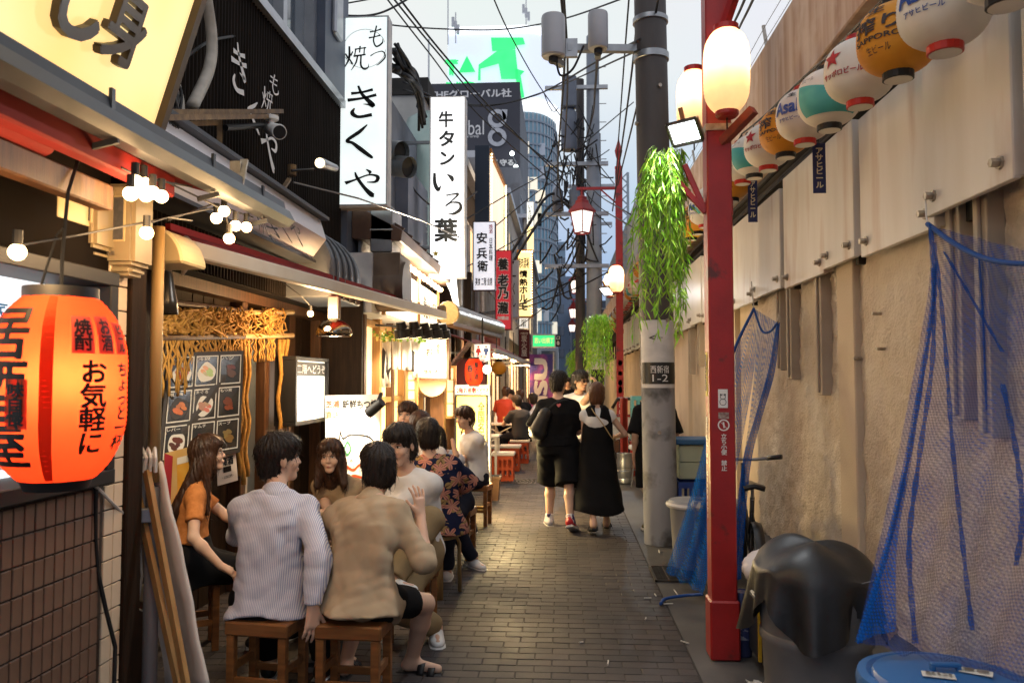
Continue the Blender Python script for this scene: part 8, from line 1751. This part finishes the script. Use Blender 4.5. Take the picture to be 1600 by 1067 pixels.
 if face:
  for x in (-1, 1):
   for nm, m_, c, r in (('eye', m_eyew, (.031 * x, .0845, .006), (.0135, .007, .0055)), ('iris', m_iris, (.031 * x + .001, .0895, .006), (.0062, .0036, .0056)), ('eyelash', m_hair, (.031 * x, .0875, .0118), (.0155, .006, .0022)), ('eyebrow', hairm, (.033 * x, .0915, .0275), (.018, .005, .003))):
    b = MB(); b.ball((0, 0, 0), 1, 12, 8, r); b.v = [tuple(hp(c[0] + v[0], c[1] + v[1], c[2] + v[2] + (0 if nm != 'eyebrow' else -.08 * abs(v[0]))) ) for v in b.v]; b.build(nm, m_, root, smooth=True)
  b = MB(); b.ball((0, 0, 0), 1, 14, 8, (.021, .0045, .0085)); b.v = [tuple(hp(v[0], .0968 + v[1] - 2.2 * v[0] ** 2 * 10, -.061 + v[2])) for v in b.v]; b.build('lips', m_lip, root, smooth=True)
 # ---- hair
 if hair:
  fh = min(.008, max(fine, .006)) if face else .010; ln = {'short': .13, 'nape': .14, 'bob': .22, 'long': .5, 'mid': .30}[hair]
  lo2 = np.array(hc) - np.array([.2, .2, ln + .06]); hi2 = np.array(hc) + .21; G = Field(lo2, hi2, fh); Gell = lambda c, r, k=.02, op='u': G.ell(hp(*c), np.array(r) * hs, Mh, k, op)
  Gell((0, -.018, .042), (.090, .106, .094)); Gell((0, .01, .085), (.075, .085, .062), .03)
  if hair == 'short': Gell((0, .045, .075), (.072, .062, .045), .03); Gell((0, -.045, -.02), (.078, .07, .085), .02)
  if hair == 'nape': Gell((0, .045, .072), (.075, .064, .05), .03); Gell((0, -.04, -.02), (.090, .082, .10), .02)
  if hair in ('bob', 'mid', 'long'): Gell((0, -.02, -.03), (.096, .096, .14), .03); Gell((0, .04, .07), (.075, .066, .045), .03)
  if hair == 'mid':
   for x in (-1, 1): G.cone(hp(.078 * x, .0, -.03), hp(.098 * x, .035, -.20), .036 * hs, .032 * hs, .03)
   G.cone(hp(0, -.06, -.06), hp(0, -.06, -.2), .07, .06, .03)
  if hair == 'long':
   b0 = tp(0, -.13 * s, .22 * s)
   for x in (-.07, -.025, .025, .07): G.cone(hp(x, -.055, -.06), b0 + TM @ V((x * 1.25, 0, .02 * math.sin(x * 90))), .045 * hs, .030 * hs, .03)
   for x in (-1, 1): G.cone(hp(.075 * x, .0, -.02), tp(.09 * x, .085, .3 * s), .032 * hs, .02 * hs, .03)
  # open the face
  fz = {'short': .048, 'nape': .050, 'bob': .052, 'mid': .075, 'long': .07}[hair]
  Gell((0, .125, fz - .135), (.066 if hair in ('bob', 'mid', 'long') else .085, .10, .128), .012, 's')
  if hair in ('short', 'nape'):
   for x in (-1, 1): Gell((.09 * x, .03 if hair == 'nape' else .02, -.06), (.045, .06, .062), .012, 's')
   G.put(lambda x, y, z: -((x - hp(0, 0, 0).x) * Mh[0, 2] + (y - hp(0, 0, 0).y) * Mh[1, 2] + (z - hp(0, 0, 0).z) * Mh[2, 2]) - (.085 if hair == 'short' else .098) * hs, lo2, hi2, 0, 'max')
  if hair == 'bob': G.put(lambda x, y, z: -((x - hc.x) * Mh[0, 2] + (y - hc.y) * Mh[1, 2] + (z - hc.z) * Mh[2, 2]) - .135 * hs, lo2, hi2, 0, 'max')
  # strands
  X, Y, Z = G.pts(G.sl(lo2, hi2)); px, py, pz = X - hc.x, Y - hc.y, Z - hc.z; u = px * Mh[0, 0] + py * Mh[1, 0] + pz * Mh[2, 0]; v = px * Mh[0, 1] + py * Mh[1, 1] + pz * Mh[2, 1]; w = px * Mh[0, 2] + py * Mh[1, 2] + pz * Mh[2, 2]; an_ = np.arctan2(u, v + .03); am = .0028
  G.D += (am * (np.sin(an_ * 17 + w * 30 + hairseed) + .9 * np.sin(an_ * 31 - w * 45 + 2 * hairseed) + .6 * np.sin(an_ * 47 + 9 * np.sin(w * 20)))).astype(np.float32)
  ho = G.mesh('hair', hairm, root, 0); me = ho.data
  if res < .014:
   nv_ = len(me.vertices); co = np.empty(nv_ * 3); me.vertices.foreach_get('co', co); co = co.reshape(-1, 3); rs = np.random.RandomState(hairseed + 11); b = MB(); off = wloc(root); crown = hc - off + HM @ V((.01, -.05, .13))
   for i in rs.choice(nv_, min(nv_, 520), replace=False):
    p = V(co[i]); n_ = V(me.vertices[int(i)].normal); out_ = p - crown; g = V((0, 0, -1)) * (.9 if hair in ('mid', 'long', 'bob') else .35) + out_.normalized() * .8 + V(rs.randn(3)) * .22; g = g - n_ * g.dot(n_); g = g.normalized(); L_ = rs.uniform(.035, .07) if hair in ('short', 'nape') else rs.uniform(.05, .10); sd_ = g.cross(n_) * rs.uniform(.0016, .0034); lift = rs.uniform(.001, .007) if hair in ('short', 'nape') else rs.uniform(.0005, .004); cur = L_ * L_ * rs.uniform(3, 6)
    b.grid([[p + off + g * (L_ * u) + n_ * (.0015 + lift * math.sin(PI * u * .75) - cur * u * u) + sd_ * (q * (1 - u * .85)) for q in (-1, 1)] for u in (0, .35, .7, 1)])
   b.build('hair_strands', hairm, root, smooth=True)['kind'] = 'stuff'
 # ---- clothes
 cres = max(res * .8, .009)
 if shirt:
  m_, o = shirt['m'], shirt; ease = o.get('ease', .02) * s; hem = o.get('hem', -.06) * s; top = o.get('top', .488) * s; w = o.get('wr', .004); flare = o.get('flare', .0) * s
  sx = [(t, (max(a, .165 * s * fat) + flare * .5 if t < .05 * s else a) + ease, (max(b, .115 * s * fat) + flare * .5 if t < .05 * s else b) + ease, c) for t, a, b, c in secs if hem + .02 * s < t < top]; f0 = np.interp(hem, [q[0] for q in secs], range(len(secs)))
  a0 = np.interp(hem, [q[0] for q in secs], [q[1] for q in secs]); b0 = np.interp(hem, [q[0] for q in secs], [q[2] for q in secs])
  sx = [(hem, max(a0, .155 * s * fat) + ease + flare, max(b0, .11 * s * fat) + ease + flare, cv(max(0, hem)) - o.get('back', 0))] + sx + [(top, .075 * s + ease * .5, .066 * s + ease * .5, cv(top))]
  G = Field(lo - .05, hi + .05, cres); G.loft(pel, TM, sx, .03, wr=w, seed=NPEOPLE, hem=.012 if o.get('flare') else .004)
  if o.get('sleeve', 'short') and o.get('sleeve') != 'none':
   for k in 'LR':
    el, wr = arm[k][0], arm[k][1]; sg = -1 if k == 'L' else 1; e2 = ease * o.get('loose', 1.0); f = .9 if fem else 1
    G.cone(tp(sg * .055 * s, -.01, .462 * s), sh[k], .046 * s + e2 * .35, .052 * s * f + e2 * .55, .04)
    sl_ = o.get('sleeve', 'short')
    if sl_ == 'short': G.cone(sh[k], el, .052 * s * f + e2 * .6, .048 * s * f + e2 * 1.1, .035, cut=(el - sh[k]).length * o.get('slen', .62))
    else:
     G.cone(sh[k], el, .052 * s + e2 * .6, .045 * s + e2 * .85, .035); G.cone(el, wr, .045 * s + e2, .034 * s + e2 * .7, .03, cut=(wr - el).length * (.97 if sl_ == 'long' else .38))
  X, Y, Z = G.pts((slice(None),) * 3); rs = np.random.RandomState(NPEOPLE + 50); N_ = 0
  for f in (16, 24, 36, 52): d_ = rs.randn(3); d_ = d_ / np.linalg.norm(d_) * f; N_ = N_ + (16 / f) ** .8 * np.sin(X * d_[0] + Y * d_[1] + Z * d_[2] + 1.8 * np.sin(X * d_[1] * .5 + Z * d_[0] * .6 + f) + rs.rand() * 6)
  for f in (17, 30, 47): d_ = rs.randn(3); d_ = d_ / np.linalg.norm(d_) * f; N_ = N_ - 1.5 * (17 / f) ** .6 * np.abs(np.sin(X * d_[0] + Y * d_[1] + Z * d_[2] + 1.3 * np.sin(X * d_[2] * .4 - Z * d_[1] * .5) + rs.rand() * 6)) ** .7
  G.D += (w * .5 * (N_ + 2)).astype(np.float32)
  if o.get('neck', 1): G.ell(tp(0, .045 * s, .53 * s), (.062 * s, .06 * s, o.get('vneck', .055) * s), np.array(TM), .012, 's')
  G.mesh(o.get('name', 'shirt'), m_, root)
  if o.get('collar'):
   G = Field(np.array(tp(0, 0, .5 * s)) - .14, np.array(tp(0, 0, .5 * s)) + .16, .007); q = tp(0, -.006, .468 * s); d_ = (hp(0, -.02, -.09) - q).normalized(); G.cone(q, q + d_ * .062, .079 * s, .066 * s, .0, cut=.062)
   G.mesh('collar', o['collar'], root)
 if bottom:
  m_, o = bottom['m'], bottom; kind = o.get('kind', 'trousers'); G = Field(lo - .05, hi + .03, cres); ease = o.get('ease', .015) * s
  if kind != 'skirt':
   G.loft(pel, TM, [(-.12 * s, .15 * s * fat + ease, .115 * s * fat + ease, 0), (0, .172 * s * fat + ease, .12 * s * fat + ease, 0), (.09 * s, .15 * s * fat + ease, .106 * s * fat + ease, cv(.09 * s))], .03, wr=.002, seed=NPEOPLE)
   for k in 'LR':
    kn, an, td = leg[k]
    if kind == 'shorts': G.cone(hip[k], kn, .09 * s * fat + ease, .064 * s + ease * 1.8, .03, cut=(kn - hip[k]).length * o.get('len', .86))
    else: G.cone(hip[k], kn, .088 * s * fat + ease, .06 * s + ease, .03); G.cone(kn, an, .06 * s + ease, .042 * s + ease * 1.3, .03, cut=(an - kn).length * .96)
   X, Y, Z = G.pts((slice(None),) * 3); G.D += (.003 * np.sin(X * 20 + Z * 34 + 2 * np.sin(Y * 18)) + .002 * np.sin(Y * 40 - Z * 30)).astype(np.float32)
  else:
   G.loft(pel, Matrix.Identity(3) @ RZ, o['secs'], .03, wr=.006, seed=NPEOPLE + 3, hem=.02)
   if o.get('lap'):
    for k in 'LR': G.cone(hip[k], leg[k][0], .10 * s, .085 * s, .05)
  for c_, r_ in o.get('vcut', ()): G.ell(tp(*c_), r_, np.array(TM), .01, 's')
  G.mesh({'shorts': 'shorts', 'trousers': 'trousers', 'skirt': o.get('name', 'skirt')}[kind], m_, root)
 if shoes:
  for k in 'LR':
   kn, an, td = leg[k]; G = Field(np.array(an) - .24, np.array(an) + .24, .009); up_ = (kn - an).normalized() if shoes.get('tilt', {}).get(k) else V((0, 0, 1)); rt = td.cross(up_).normalized(); up_ = rt.cross(td).normalized(); Mx = np.array(Matrix((rt, td, up_)).transposed()); c = an - up_ * .045 * s
   if shoes['kind'] == 'sandal':
    so_ = MB(); pr = [(.038, -.09), (.046, .0), (.05, .09), (.045, .15), (.02, .185), (-.02, .185), (-.042, .15), (-.046, .09), (-.04, 0), (-.034, -.09)]; so_.prism([c + rt * x * s + td * y * s - up_ * .052 * s for x, y in pr], up_ * .026 * s); so_.build('sandal', shoes['m'], root, bevel=.006)
    for yy, wd in ((.045, .04), (.105, .04)): MB().grid([[c + td * (yy + q) * s + rt * .056 * s * math.cos(a) + up_ * ((.075 - yy * .32) * math.sin(a) - .035) * s for a in [PI * i / 10 for i in range(11)]] for q in (0, wd)]).build('sandal_strap', shoes['m'], root, solid=.007, smooth=True)
   else:
    G.ell(c + up_ * .005, (.046 * s, .085 * s, .052 * s), Mx, .03); G.ell(c + td * .10 * s - up_ * .012 * s, (.047 * s, .088 * s, .034 * s), Mx, .03)
    if shoes['kind'] == 'high': G.cone(c + up_ * .02, c + up_ * .095, .05 * s, .046 * s, .03, cut=.08)
    G.put(lambda x, y, z: -((x - c.x) * Mx[0, 2] + (y - c.y) * Mx[1, 2] + (z - c.z) * Mx[2, 2]) - .028 * s, np.array(an) - .24, np.array(an) + .24, 0, 'max'); o = G.mesh('shoe', shoes['m'], root)
    pr = [(.042, -.078), (.05, .02), (.052, .10), (.046, .165), (.02, .195), (-.02, .195), (-.046, .165), (-.05, .1), (-.046, .02), (-.038, -.078)]; MB().prism([c + rt * x * s + td * y * s - up_ * .052 * s for x, y in pr], up_ * .026 * s).build('sole', shoes.get('sole', m_whitem), o, bevel=.005)
 return dict(root=root, tp=tp, hp=hp, sh=sh, arm=arm, leg=leg, hip=hip, TM=TM, RZ=RZ, s=s, pel=pel)
# == THE CAST
m_strs = stripes('shirt_striped', (.66, .66, .69), (.30, .33, .50), .0085, 'X', .34); m_khaki = clothm('shirt_beige', (.45, .35, .235), (.39, .30, .195)); m_orange = clothm('knit_orange', (.60, .23, .07), (.5, .18, .05), nscale=40, bump=.3); m_tee = clothm('tee_white', (.70, .68, .66)); m_taupe = clothm('knit_taupe', (.33, .235, .14), nscale=30); m_flor = floral('shirt_floral')
m_blackc = clothm('cloth_black', (.010, .010, .011)); m_jean = clothm('denim_dark', (.02, .022, .035)); m_char = clothm('cloth_charcoal', (.055, .056, .062)); m_khp = clothm('chino_khaki', (.30, .22, .12)); m_greyp = clothm('trouser_grey', (.11, .10, .115)); m_redt = clothm('tee_red', (.45, .06, .035)); m_shw = mat('shoe_white', (.68, .68, .67), rough=.5); m_shb = mat('shoe_black', (.015, .015, .016), rough=.45)
SEAT = .545
# striped shirt man, from behind, head turned to the right
p = person('man in a blue striped shirt seen from behind, seated on a wooden stool', (-1.475, 3.98, SEAT), 8, 1.72, 10, 0, (-58, -4, 0), hands={'R': dict(at=(-1.20, 3.80, .53), hint=(.6, -.7, 0), dir=(.05, -.25, -1), palm=(-.5, .6, 0), curl=18), 'L': dict(at=(-1.62, 4.42, .70), hint=(-.8, -.3, 0), curl=25)}, legs={'L': dict(foot=(-1.62, 4.36, .0)), 'R': dict(foot=(-1.32, 4.36, .0))}, shirt=dict(m=m_strs, ease=.024, hem=-.105, sleeve='long', wr=.008, flare=.018, back=.03, collar=m_strs, loose=.6, name='striped_shirt'), bottom=dict(m=m_blackc), shoes=dict(kind='low', m=m_shb), hair='short', res=.012)
# beige shirt man
p = person('man in a loose beige shirt and black shorts raising his right hand, seen from behind', (-1.00, 3.96, SEAT), -12, 1.67, 19, 4, (38, 2, 0), hands={'R': dict(at=PY(657, 806, 4.12), hint=(.45, -.6, -1.2), dir=(-.1, .12, 1), palm=(-.75, .6, 0), curl=12, spread=.6), 'L': dict(at=(-1.2, 4.42, .72), hint=(-.8, -.3, -.2), curl=30)}, legs={'R': dict(foot=(-.845, 4.47, .0), hint=(1.1, .8, 1.5), toe=(.93, -.12, 0)), 'L': dict(foot=(-1.2, 4.4, .0), toe=(0, 1, 0))}, fat=1.0, shirt=dict(m=m_khaki, ease=.036, hem=-.115, sleeve='elbow', wr=.010, flare=.03, back=.03, collar=m_khaki, loose=.7, name='beige_shirt'), bottom=dict(m=m_blackc, kind='shorts', len=.68, ease=.008), shoes=dict(kind='sandal', m=m_shb), hair='nape', hairseed=4)
# woman in orange, in profile
p = person('woman with long dark hair in an orange short sleeved top, seated in profile', (-2.26, 4.76, SEAT), -62, 1.58, 4, 0, (-6, -8, 0), fem=True, hands={'R': dict(at=PY(345, 884, 4.5), hint=(.1, -1, 0), dir=(.7, .3, -.5), palm=(0, .3, -1), curl=20), 'L': dict(at=(-1.9, 5.0, .62), hint=(-.5, -.6, -.3))}, legs={'L': dict(foot=(-1.8, 5.04, 0)), 'R': dict(foot=(-1.85, 4.8, 0))}, shirt=dict(m=m_orange, ease=.012, hem=.10, wr=.003, slen=.62, name='orange_top'), bottom=dict(m=m_blackc, kind='skirt', secs=[(-.16, .19, .2, .03), (0, .175, .14, 0), (.13, .13, .1, 0)], lap=1), shoes=dict(kind='low', m=m_shb), hair='long', hairm=m_hairm)
# woman facing the camera
p = person('woman with shoulder length dark hair in taupe, facing the camera across the table', (-1.51, 5.42, SEAT - .02), 170, 1.56, 14, 0, (14, 0, 2), fem=True, hands={'L': dict(at=(-1.30, 5.02, .73), hint=(.7, .4, -.6), palm=(0, 0, -1), curl=25), 'R': dict(at=(-1.66, 5.0, .73), hint=(-.7, .4, -.6), palm=(0, 0, -1), curl=25)}, legs={'L': dict(foot=(-1.42, 5.08, 0)), 'R': dict(foot=(-1.68, 5.08, 0))}, shirt=dict(m=m_taupe, ease=.014, hem=-.04, wr=.003, slen=.55, name='taupe_top'), bottom=dict(m=m_blackc), shoes=dict(kind='low', m=m_shb), hair='mid', hairm=m_hairm, fine=.0045)
# man in the white T-shirt facing the camera
p = person('young man in a white T-shirt with thick black hair looking at the camera', (-.95, 5.10, SEAT - .015), 148, 1.74, 6, -2, (16, 6, 4), hands={'L': dict(at=(-1.06, 4.66, .80), hint=(.9, .3, -.7), dir=(-1, -.1, -.1), palm=(0, 0, -1), curl=25), 'R': dict(at=(-1.22, 4.78, .78), hint=(-.6, .4, -.5), dir=(1, -.2, 0), palm=(0, 0, -1), curl=25)}, legs={'L': dict(foot=(-.80, 5.02, 0), toe=(.25, -1, 0), hint=(.0, .8, .5)), 'R': dict(foot=(-1.0, 4.66, .46), ankle=1, hint=(-.8, .3, .6), toe=(.8, -.5, .1))}, shirt=dict(m=m_tee, ease=.03, hem=-.06, wr=.006, slen=.8, name='white_tshirt'), bottom=dict(m=m_khp, ease=.02), shoes=dict(kind='low', m=m_shw), hair='nape', hairseed=2, fine=.0045)
# person in the floral shirt
p = person('person in a navy floral shirt seen from behind on a pale bentwood stool', (-.98, 6.06, SEAT), 14, 1.66, 6, 4, (10, 0, 0), hands={'L': dict(at=(-1.35, 6.3, .75)), 'R': dict(at=(-.85, 6.5, .7), hint=(1, -.5, -.4))}, legs={'L': dict(foot=(-1.2, 6.45, 0)), 'R': dict(foot=(-.95, 6.5, 0))}, fat=1.06, shirt=dict(m=m_flor, ease=.05, hem=-.11, wr=.006, flare=.05, slen=.9, name='floral_shirt'), bottom=dict(m=m_jean), shoes=dict(kind='low', m=m_shw), hair='nape', hairseed=6, face=False, fing=False)
# woman with bob leaning on her hand
p = person('woman with a black bob in a white top resting her cheek on her hand', (-.98, 7.25, SEAT), 150, 1.58, 24, 0, (26, -8, 10), fem=True, hands={'L': dict(at=(-.92, 6.83, .97), hint=(.6, .2, -1), dir=(-.3, .25, 1), palm=(0, 1, 0), curl=45), 'R': dict(at=(-1.25, 6.85, .74))}, legs={'L': dict(foot=(-.78, 6.95, 0), toe=(.6, -.7, 0)), 'R': dict(foot=(-1.1, 6.9, 0))}, shirt=dict(m=m_tee, ease=.02, hem=-.06, wr=.004, slen=.7, name='white_top'), bottom=dict(m=m_jean), shoes=dict(kind='low', m=m_shw), hair='bob', fine=.006, fing=False)
p = person('man with brown fringe whose head shows above the floral shirt', (-1.45, 7.7, SEAT + .05), 160, 1.74, 6, 0, (8, -8, 0), hands={}, legs={'L': dict(foot=(-1.3, 7.3, 0)), 'R': dict(foot=(-1.55, 7.3, 0))}, shirt=dict(m=m_char, ease=.03), bottom=dict(m=m_jean), hair='nape', hairm=m_hairm, fine=.0065, fing=False)
p = person('dark haired person in white with back to us behind the floral shirt', (-1.22, 6.75, SEAT + .02), 10, 1.68, 8, 0, (0, 0, 0), legs={'L': dict(foot=(-1.35, 7.1, 0)), 'R': dict(foot=(-1.1, 7.1, 0))}, shirt=dict(m=m_tee, ease=.03), bottom=dict(m=m_jean), hair='short', hairm=m_hairm, face=False, fing=False)
# man in front of the yellow sign
p = person('seated man in white before the yellow sign', (-.98, 8.95, SEAT), 118, 1.68, 8, 0, (20, 4, 0), hands={'L': dict(at=(-1.18, 8.72, .72), hint=(.6, .2, -.7)), 'R': dict(at=(-1.3, 8.95, .72))}, legs={'L': dict(foot=(-.98, 8.62, .0), toe=(.2, -1, 0), hint=(.1, 1, .4)), 'R': dict(foot=(-1.15, 8.75, 0))}, shirt=dict(m=m_tee, ease=.035, hem=-.08, wr=.006, slen=.7, name='white_tshirt'), bottom=dict(m=m_jean), shoes=dict(kind='low', m=m_jean), hair='nape', hairm=m_hairm, fine=.006, fing=False)
t = dup(pst); t.location = (-.98, 8.95, 0); t['label'] = 'wooden stool under the man by the yellow sign'; t['group'] = 'dark stools further back'
for x, y, l in ((-.98, 7.3, 'wooden stool under the woman with the bob'), (-1.45, 7.72, 'wooden stool under the man with the brown fringe'), (-1.22, 6.75, 'wooden stool under the white shirted person seen from behind')): t = dup(pst); t.location = (x, y, 0); t['label'] = l; t['group'] = 'dark stools further back'
t = dup(ft); t.location = (-1.4, 7.1, 0); t['label'] = 'dark round table between the second group of friends'
t = dup(ft); t.location = (-1.45, 8.75, 0); t['label'] = 'dark round table in front of the man by the yellow sign'
# walking couple
p = person('man in black T-shirt and shorts walking away, heart print on the nape', (-.06, 8.95, .90), -4, 1.73, 3, 0, (-22, 0, 0), fat=1.10, hands={'R': dict(at=(.13, 9.2, 1.12), hint=(.2, -1, -.4)), 'L': dict(at=(-.27, 9.2, 1.0), hint=(-.4, -1, 0))}, legs={'L': dict(foot=(-.16, 8.98, .0), toe=(-.15, 1, 0), hint=(0, 1, 0)), 'R': dict(foot=(.07, 8.55, .05), toe=(.3, .9, -.35), hint=(0, 1, 0))}, shirt=dict(m=m_blackc, ease=.038, hem=-.02, wr=.007, flare=.025, slen=.92, loose=.9, name='black_tshirt'), bottom=dict(m=m_blackc, kind='shorts', ease=.045, len=1.02), shoes=dict(kind='high', m=mat('shoe_panelled', (.68, .66, .66), (.05, .03, .10), rough=.5, nscale=9, lo=.5, hi=.54, col3=(.45, .02, .03), n3=6, lo3=.6, hi3=.63), tilt={'R': 1}), hair='short', hairseed=3)
hq_ = p['tp'](.02, -.175, .425);
hp_ = [(0, -.022), (.02, .0), (.022, .012), (.012, .02), (0, .012), (-.012, .02), (-.022, .012), (-.02, 0)]
nv = (p['TM'] @ V((0, -1, .42))).normalized(); rx2 = V((1, 0, 0)); uz2 = nv.cross(rx2).normalized(); uz2 = uz2 if uz2.z > 0 else -uz2
MB().prism([hq_ + rx2 * x * 1.1 + uz2 * z * 1.1 for x, z in hp_], nv * .008).build('heart_print', mat('heart_pink', (.75, .18, .16), rough=.6), p['root'])
t = thing('shoulder_bag', 'black sling bag on the back of the walking man', 'bag', (-.24, 8.78, 0)); G = Field((-.46, 8.6, .9), (-.02, 8.98, 1.4), .011); G.cone((-.28, 8.80, 1.06), (-.2, 8.78, 1.24), .09, .07, .03); G.cone((-.33, 8.84, 1.02), (-.25, 8.8, 1.02), .05, .06, .04); G.mesh('pouch', mat('nylon_black', (.02, .019, .018), (.03, .028, .026), rough=.45, nscale=9, bump=.2), t)
MB().tube(sag([(-.2, 8.77, 1.25), (-.08, 8.78, 1.36), (.06, 8.82, 1.4)], 5), .014, 6).build('strap', m_black, t)
cx_, cy_ = .37, 8.75
p = person('woman with a brown bob in a black pinafore dress walking away', (cx_, cy_, .85), 2, 1.58, 2, 0, (-4, 0, 0), fem=True, skin=m_skin, hands={'L': dict(at=(.25, 9.0, 1.0), hint=(-.15, -1, 0)), 'R': dict(at=(.56, 8.98, .98), hint=(.7, -1, 0))}, legs={'L': dict(foot=(.31, 8.42, .05), toe=(-.1, 1, -.25), hint=(0, 1, 0)), 'R': dict(foot=(.47, 8.88, .0), toe=(.1, 1, 0), hint=(0, 1, 0))}, shirt=dict(m=m_tee, ease=.016, hem=.1, wr=.002, slen=.22, loose=.8, name='white_blouse'), bottom=dict(m=m_blackc, kind='skirt', name='dress', secs=[(-.64, .285, .27, -.07), (-.3, .22, .2, -.03), (-.02, .19, .15, 0), (.1, .172, .138, 0), (.2, .168, .138, .0), (.3, .164, .138, .02), (.36, .166, .146, .025), (.42, .150, .132, .02), (.46, .122, .115, .01), (.49, .085, .095, .0)], vcut=(((0, -.15, .50), (.042, .13, .14)), ((-.175, 0, .45), (.04, .2, .09)), ((.175, 0, .45), (.04, .2, .09)))), shoes=dict(kind='sandal', m=m_shb), hair='bob', hairm=m_hairb, face=False, fing=False)
tpf = p['tp']
t = thing('crossbody_bag', 'small tan bag on a thin strap at the right hip of the walking woman', 'bag', (.58, 8.8, 0)); MB().box((.575, 8.78, .90), (.05, .16, .14)).build('pouch', mat('leather_tan', (.25, .10, .03), rough=.45, nscale=4, col2=(.2, .08, .03)), t, bevel=.015, seg=2); MB().tube(sag([tpf(-.08, -.04, .49), tpf(-.05, -.125, .42), tpf(.05, -.155, .28), tpf(.16, -.12, .12), (.585, 8.74, .97)], 6), .006, 5).build('strap', mat('strap_gold', (.35, .25, .12), rough=.4), t)
# man with glasses coming towards us
p = person('man in white T-shirt and dark glasses walking towards us, hand raised', (.20, 10.6, .92), 196, 1.74, 2, 0, (26, 2, 0), skin=m_skin2, hands={'L': dict(at=(.42, 10.38, 1.52), hint=(.8, -.2, -1), dir=(-.1, -.1, 1), palm=(-1, .3, 0), curl=40), 'R': dict(at=(-.02, 10.5, .95))}, legs={'L': dict(foot=(.28, 10.35, 0), toe=(0, -1, 0)), 'R': dict(foot=(.1, 10.75, .02), toe=(0, -1, 0))}, shirt=dict(m=m_tee, ease=.035, hem=-.06, wr=.005, slen=.8, name='white_tshirt'), bottom=dict(m=m_greyp, ease=.03), shoes=dict(kind='low', m=m_shb), hair='nape', hairseed=8, fine=.006)
for sx in (-1, 1): MB().lathe([(.018, -.0015), (.024, 0), (.018, .0015)], 14).build('glasses_rim', m_black, p['root'], w=False).matrix_local = Matrix.Translation(p['hp'](.032 * sx, .112, .004) - wloc(p['root'])) @ (Matrix.Rotation(R(196 + 26), 4, 'Z') @ Matrix.Rotation(R(90), 4, 'X'))
MB().bar(p['hp'](-.012, .113, .008), p['hp'](.012, .113, .008), .004).bar(p['hp'](.056, .108, .008), p['hp'](.08, .0, .008), .004).bar(p['hp'](-.056, .108, .008), p['hp'](-.08, 0, .008), .004).build('glasses_frame', m_black, p['root'])
MB().tube(sag([p['tp'](-.13, -.02, .47), p['tp'](-.11, .12, .42), p['tp'](-.05, .15, .25)], 5), .012, 6).build('bag_strap', m_black, p['root'])
p = person('person in black half hidden behind the concrete pole', (.985, 8.75, .88), 0, 1.6, 2, 0, (0, 0, 0), legs={'L': dict(foot=(.91, 8.6, 0), toe=(-.3, 1, 0)), 'R': dict(foot=(1.08, 8.8, .0))}, shirt=dict(m=m_blackc, ease=.05, hem=-.1, slen=.95), bottom=dict(m=m_blackc, kind='shorts', ease=.04, len=1.0), shoes=dict(kind='low', m=mat('shoe_olive', (.05, .07, .02), (.02, .02, .02), nscale=20)), hair='short', face=False, fing=False)
# seated people further down
def sitter(l, x, y, yaw, m_, hm=None, hr='short', fem=False, bm=None, H=1.66, lean=10, hd=(0, 0, 0), seat=SEAT, face=False):
 f = Matrix.Rotation(R(yaw), 3, 'Z'); person(l, (x, y, seat), yaw, H, lean, 0, hd, fem=fem, hair=hr, hairm=hm, legs={'L': dict(foot=V((x, y, 0)) + f @ V((-.12, .4, 0))), 'R': dict(foot=V((x, y, 0)) + f @ V((.12, .4, 0)))}, hands={'R': dict(at=V((x, y, .8)) + f @ V((.15, .38, 0)), hint=(.6, -.4, -.6)), 'L': dict(at=V((x, y, .8)) + f @ V((-.15, .38, 0)), hint=(-.6, -.4, -.6))}, shirt=dict(m=m_, ease=.03, wr=.004, hem=-.08, slen=.7), bottom=dict(m=bm or m_jean), shoes=dict(kind='low', m=m_shb), res=.017, fine=.009, face=face, fing=False)
sitter('man in dark grey T-shirt seated on an orange crate, back to the camera', -.84, 15.6, 32, m_char, hd=(20, 0, 0)); sitter('person in red seated at the white table past the yellow sign', -1.28, 17.3, -8, m_redt, m_hairm, seat=.7); sitter('woman in white sleeveless top with tied hair beside the man in grey', -.55, 18.2, 70, m_tee, hr='bob', fem=True); sitter('man with dark hair facing us at the far table', -1.2, 18.8, 170, m_char, face=True, seat=.62); sitter('person in dark clothes between the red and grey shirts', -.95, 18.0, 10, m_blackc, m_hairm, seat=.62); sitter('person in black seated under the far canopy', -.62, 20.5, 20, m_blackc, seat=.62)
# standing people at the far end
def stander(l, x, y, yaw, m_, bm, hr='short', fem=False, H=1.68, hm=None):
 f = Matrix.Rotation(R(yaw), 3, 'Z'); person(l, (x, y, .9 * H / 1.72), yaw, H, 2, 0, (0, 0, 0), fem=fem, hair=hr, hairm=hm, legs={'L': dict(foot=V((x, y, 0)) + f @ V((-.1, .12, 0)), hint=(0, 1, 0)), 'R': dict(foot=V((x, y, 0)) + f @ V((.1, -.12, .0)), hint=(0, 1, 0))}, shirt=dict(m=m_, ease=.035, hem=-.08), bottom=dict(m=bm), shoes=dict(kind='low', m=m_shb), res=.02, face=False, fing=False)
stander('person in dark clothes walking towards us far down the alley', .12, 21, 180, m_blackc, m_jean); stander('person in a pale shirt far down the alley beside the banner', -.35, 25, 170, m_tee, m_greyp); stander('person in magenta beside the purple banner', -.42, 21.8, 0, clothm('tee_magenta', (.4, .05, .22)), m_jean, 'bob', True); stander('distant person in grey in the middle of the alley', .3, 30, 180, m_char, m_blackc); stander('distant person in white near the van', .75, 34, 0, m_tee, m_jean); stander('distant person in black near the van', .0, 36, 0, m_blackc, m_jean)
